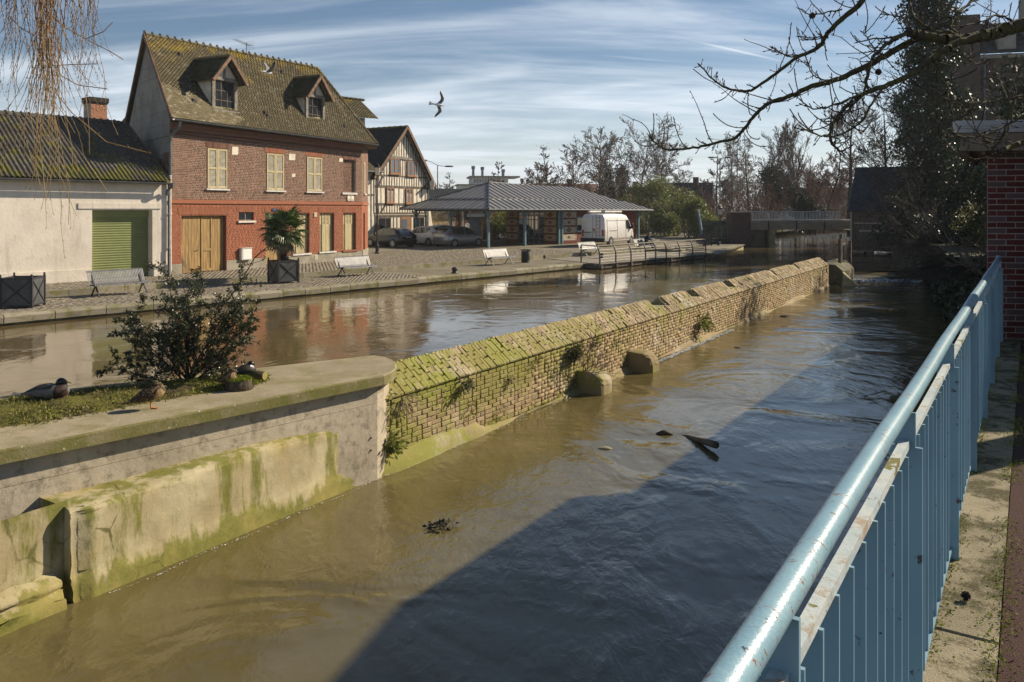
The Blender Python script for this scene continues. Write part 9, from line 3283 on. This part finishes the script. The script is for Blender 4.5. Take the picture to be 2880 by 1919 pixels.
def standing_hen(loc, rot):
 t = thing("mallard_hen", "brown mallard hen standing on one orange leg on the concrete coping", "duck", loc, rot)
 path = [(-.215, .085, .004, .004), (-.185, .095, .025, .012), (-.13, .115, .050, .034), (-.06, .142, .074, .062), (.02, .165, .085, .078), (.09, .182, .080, .078), (.135, .195, .062, .066), (.165, .20, .030, .036), (.176, .20, .005, .008)]
 bird_body("body", MAT['duck_brown'], t, path)
 patch(t, "wing", MAT['duck_brown'], path, .1, 1.1, -.17, .06, .008)
 patch(t, "breast", MAT['duck_tan'], path, -1.3, .5, .06, .168, .004)
 hp = [(.035, .235, .02, .018), (.05, .245, .036, .032), (.08, .252, .041, .038), (.11, .250, .038, .036), (.135, .244, .026, .026), (.15, .24, .010, .012)]
 bird_body("head", MAT['duck_brown'], t, hp)
 MB().loft([[(.14, -.012, .236), (.14, .012, .236), (.14, .010, .250), (.14, -.010, .250)], [(.185, -.011, .222), (.185, .011, .222), (.185, .010, .229), (.185, -.010, .229)]]).put("bill", MAT['bill'], t)
 MB().tube([(.03, .01, .10), (.025, .01, .05), (.03, .01, .008)], [.012, .007, .007], 6).put("leg", MAT['duck_leg'], t)
 mb = MB()
 for a in (-.5, 0, .5):
  mb.tube([(.03, .01, .008), (.03 + .065 * math.cos(a), .01 + .065 * math.sin(a), .005)], [.007, .004], 5)
 mb.add([(.03, .01, .007), (.087, -.021, .005), (.095, .01, .005), (.087, .041, .005)], [(0, 1, 2, 3)])
 mb.put("foot", MAT['duck_leg'], t)
 mb = MB()
 for k in range(4):
  mb.obox((-.19, -.022 + .013 * k, .088), (-.055, (-.012 + .008 * k), -.010), (0, .012, 0), (0, 0, .003))
 mb.put("tail_feather", MAT['duck_brown'], t)
 return t
standing_hen(at_z(416, 1152, -2.13), rad(24))
# third and fourth duck by the stump
t = thing("small_duck", "pale breasted duck dozing on the island beside the mossy stump", "duck", at_z(640, 1082, -2.07), rad(15))
path = [(-.15, .05, .004, .004), (-.12, .055, .03, .02), (-.04, .075, .065, .06), (.04, .09, .068, .065), (.085, .10, .05, .055), (.105, .10, .01, .02)]
bird_body("body", MAT['duck_brown'], t, path)
patch(t, "breast", MAT['duck_tan'], path, -1.4, 1.0, .03, .10, .004)
bird_body("head", MAT['duck_brown'], t, [(.0, .155, .015, .015), (.02, .162, .030, .030), (.05, .165, .033, .032), (.075, .16, .022, .022), (.09, .157, .006, .01)])
MB().loft([[(.08, -.010, .150), (.08, .010, .150), (.08, .009, .162), (.08, -.009, .162)], [(.115, -.009, .142), (.115, .009, .142), (.115, .008, .148), (.115, -.008, .148)]]).put("bill", MAT['bill'], t)
t = thing("dark_duck", "dark duck with white speck tucked behind the cut log on the island", "duck", at_z(690, 1060, -2.06), rad(35))
path = [(-.16, .06, .004, .004), (-.12, .07, .04, .03), (-.03, .085, .075, .07), (.06, .085, .075, .07), (.11, .08, .05, .05), (.13, .08, .01, .01)]
bird_body("body", MAT['duck_black'], t, path)
patch(t, "flank", MAT['gull'], path, .6, 1.0, .04, .09, .005)
bird_body("head", MAT['duck_head'], t, [(.02, .145, .015, .015), (.05, .155, .034, .034), (.08, .155, .036, .034), (.105, .15, .02, .02), (.115, .15, .006, .006)])
MB().loft([[(.105, -.010, .142), (.105, .010, .142), (.105, .009, .154), (.105, -.009, .154)], [(.14, -.009, .135), (.14, .009, .135), (.14, .008, .141), (.14, -.008, .141)]]).put("bill", MAT['bill'], t)
# gulls
def gull(label, loc, M3, wingA, wingB, scale=1.0, group="gulls in flight", head_dark=False):
 t = thing("gull", label, "gull", loc, 0, group)
 t.matrix_world = Matrix.Translation(loc) @ M3.to_4x4() @ Matrix.Scale(scale, 4)
 rings = []
 for x, w_, h_, z in ((-.20, .035, .006, .0), (-.13, .022, .016, 0), (-.06, .040, .038, 0), (.03, .050, .048, 0), (.10, .044, .042, .004), (.145, .030, .030, .012), (.175, .030, .030, .018), (.20, .018, .018, .016), (.21, .004, .004, .014)):
  rings.append([(x, math.cos(a) * w_, z + math.sin(a) * h_) for a in [2 * math.pi * k / 10 for k in range(10)]])
 mb = MB().loft(rings)
 # tail fan
 mb.prism([(-.17, -.03, .0), (-.30, -.07, .0), (-.31, 0, .0), (-.30, .07, .0), (-.17, .03, .0)], (0, 0, .006))
 body = mb.put("body", MAT['gull'], t, True)
 for s, (dih, sweep, tipz) in ((1, wingA), (-1, wingB)):
  rings = []
  n = 10
  for i in range(n + 1):
   f = i / n
   y = .04 + .44 * f
   ch_ = .135 * (1 - .25 * f) * (1 - f ** 6 * .95)
   xc = .05 + sweep * (.10 * math.sin(min(f * 2.2, 1) * 1.57) if f < .45 else .10 - .26 * (f - .45))
   z = .02 + math.sin(dih) * .44 * f + tipz * f * f + .02 * math.sin(f * 3.1)
   yy = .04 + math.cos(dih) * (y - .04)
   rings.append([(xc + ch_ * a, s * yy, z + b) for a, b in ((.45, 0), (.2, .012 * (1 - f)), (-.3, .006), (-.60, 0), (-.3, -.004), (.2, -.006))])
  mb = MB().loft(rings)
  w_ = mb.put("wing", MAT['gull_grey'], t, True)
  tipr = rings[-4:]
  mb = MB().loft([[tuple(V3(p) + V3((0, 0, .003 if j < 4 else -.003))) for j, p in enumerate(r_)] for r_ in tipr])
  mb.put("wing_tip", MAT['duck_black'], w_, True)
 MB().tube([(.205, 0, .014), (.245, 0, .006)], [.008, .003], 6).put("bill", MAT['tail'], t)
 for s in (1, -1):
  MB().tube([(.175, s * .024, .024), (.175, s * .031, .026)], [.008, .006], 6).put("ear_spot", MAT['duck_black'], t)
 return t
# over the roof: flying right, seen from the side, wings raised
Mg = Matrix(((.95, -.30, .05), (.22, .80, .55), (-.10, -.52, .85))).transposed()
def basis(fw, up_):
 fw, up_ = V3(fw).normalized(), V3(up_)
 lf = up_.cross(fw).normalized()
 up_ = fw.cross(lf)
 return Matrix((fw, lf, up_)).transposed()
gull("white gull with raised wings flying in front of the brick house roof", at_y(748, 204, 27.0), basis((.62, .75, -.10), (-.12, -.30, 1)), (.85, .6, .06), (.75, .6, .02), 1.15)
gull("gull banking with wings spread vertically against the open sky", at_y(1231, 295, 29.0), basis((.93, .30, -.15), (-.28, .55, .25)), (.10, 1.0, .02), (.16, 1.0, .05), 1.05)
gull("gull with raised wings flying before the pollarded tree", at_y(2420, 372, 24.0), basis((.6, .7, -.2), (-.25, -.4, 1)), (.5, .6, .06), (.95, .5, .03))
gb = gull("gull perched on the top of the short lantern post", V3((18.55, 71.0, Z_QUAY + 3.42)), basis((-.8, -.5, .25), (.1, .1, 1)), (-1.2, -1.2, 0), (-1.2, -1.2, 0), .85, "gulls perched by the stairs")
# ================================================================ logs, stones and debris
t = thing("cut_log", "short sawn log with pale cut end lying on the island", "log", at_z(728, 1067, -2.06), rad(-20))
MB().tube([(-.17, 0, .05), (-.05, 0, .052), (.085, 0, .048)], [.052, .055, .052], 12).put("log_body", MAT['bark_moss'], t, True)
MB().tube([(.085, 0, .048), (.089, 0, .048)], .049, 12).put("cut_face", MAT['log_cut'], t)
t = thing("tree_stump", "low sawn stump with bright moss on top at the coping's inner edge", "stump", at_z(672, 1092, -2.12), 0)
MB().lathe([(.17, -.02), (.15, .05), (.145, .10)], (0, 0, 0), 14).put("stump_body", MAT['bark'], t, True)
MB().lathe([(.142, .10), (.13, .112), (.0, .118)], (0, 0, 0), 14).put("moss_top", MAT['moss_tuft'], t, True)
g = np.random.default_rng(6)
a, r_ = g.random(1500) * 6.283, np.sqrt(g.random(1500)) * .15
P = np.stack([r_ * np.cos(a), r_ * np.sin(a), .11 + g.random(1500) * .012], axis=1)
V, Qd, rr = leaves(P, .018, 6, 1.6, -.9, .5)
link("moss_tuft", np_mesh("moss_tuft", V, Qd, MAT['moss_tuft'], rr), t)
# drifting branch with two visible pieces
t = thing("sunken_log", "dark waterlogged log end sticking out of the river in the shade", "log", at_z(1995, 1245, Z_LOW), 0)
a, b = at_z(1935, 1228, Z_LOW + .0), at_z(2014, 1252, Z_LOW + .10)
o = t.location.copy()
MB().tube([a - o + V3((-.3, .35, -.09)), a - o, a.lerp(b, .6) - o, b - o], [.02, .030, .048, .054], 9).put("log_body", MAT['timber_old'], t, True)
o = at_z(1868, 1222, Z_LOW)
mb = MB().tube([(-.12, .02, .0), (0, 0, .035), (.13, -.04, .005)], [.02, .045, .012], 7)
mb.put("driftwood", MAT['timber_old'], None, True, M=Matrix.Translation(o), label="small dark piece of driftwood just left of the sunken log", cat="driftwood")
t = thing("snagged_debris", "small snag of black leaves and a bent twig caught in midstream", "debris", at_z(1240, 1486, Z_LOW))
g = np.random.default_rng(9)
P = g.normal(0, 1, (120, 3)) * np.array([.06, .035, .016]) + np.array([0, 0, .02])
V, Qd, rr = leaves(P, .040, 9, 1.8, 0, .6)
link("wet_leaves", np_mesh("wet_leaves", V, Qd, MAT['duck_black'], rr), t)
MB().tube([(.0, 0, .02), (.07, .02, .075), (.10, .02, .095), (.125, .0, .07), (.13, -.02, .0)], .0035, 5).put("twig", MAT['twig_pale'], t)
MB().tube([(-.02, -.02, .0), (.05, 0, .05), (.09, .03, .10)], .003, 5).put("twig", MAT['twig_dark'], t)
for px, py, sz, lab in ((1702, 1262, .07, "small brown stone just breaking the surface in midstream"), (2205, 890, .10, "dark leaf clump drifting near the far end of the wall"), (2075, 978, .07, "tiny dark stick drifting along the sunlit river")):
 g = random.Random(px)
 mb = MB()
 rings = []
 for x, r_ in ((-1, .1), (-.6, .7), (0, 1), (.6, .8), (1, .1)):
  rings.append([(x * sz * 1.5, math.cos(a) * r_ * sz + g.uniform(-.1, .1) * sz, math.sin(a) * r_ * sz * .45) for a in [2 * math.pi * k / 9 for k in range(9)]])
 mb.loft(rings).put("river_stone", MAT['stone'] if px == 1702 else MAT['timber_old'], None, True, M=Matrix.Translation(at_z(px, py, Z_LOW)), label=lab, cat="stone" if px == 1702 else "debris")
# dry husk on the walkway slab
t = thing("seed_ball", "dark spiky seed ball lying on the walkway slab by the railing", "seed ball", at_z(2716, 1680, Z_WALK + .02))
g = np.random.default_rng(4)
d = g.normal(size=(160, 3))
d /= np.linalg.norm(d, axis=1, keepdims=True)
link("husk", seg_mesh("husk", [(V3((0, 0, .005)), V3(tuple(q)) * .021 + V3((0, 0, .005)), .004, .001, 0) for q in d], MAT['twig_dark'], 3), t)
# ---------------------------------------------------------------- thin winter haze
hz = NT('winter_haze')
hz.t.nodes.remove(hz.b)
pvn = hz.n('ShaderNodeVolumePrincipled')
pvn.inputs['Color'].default_value = (0.86, 0.90, 0.96, 1)
pvn.inputs['Density'].default_value = 0.00038
pvn.inputs['Anisotropy'].default_value = 0.0
hz.l(pvn.outputs[0], hz.t.nodes['Material Output'].inputs['Volume'])
MB().box(-2600, 2600, -70, 4100, -7.2, 18.0).put("haze", hz.m, kind='stuff')
sc.cycles.volume_bounces = 0
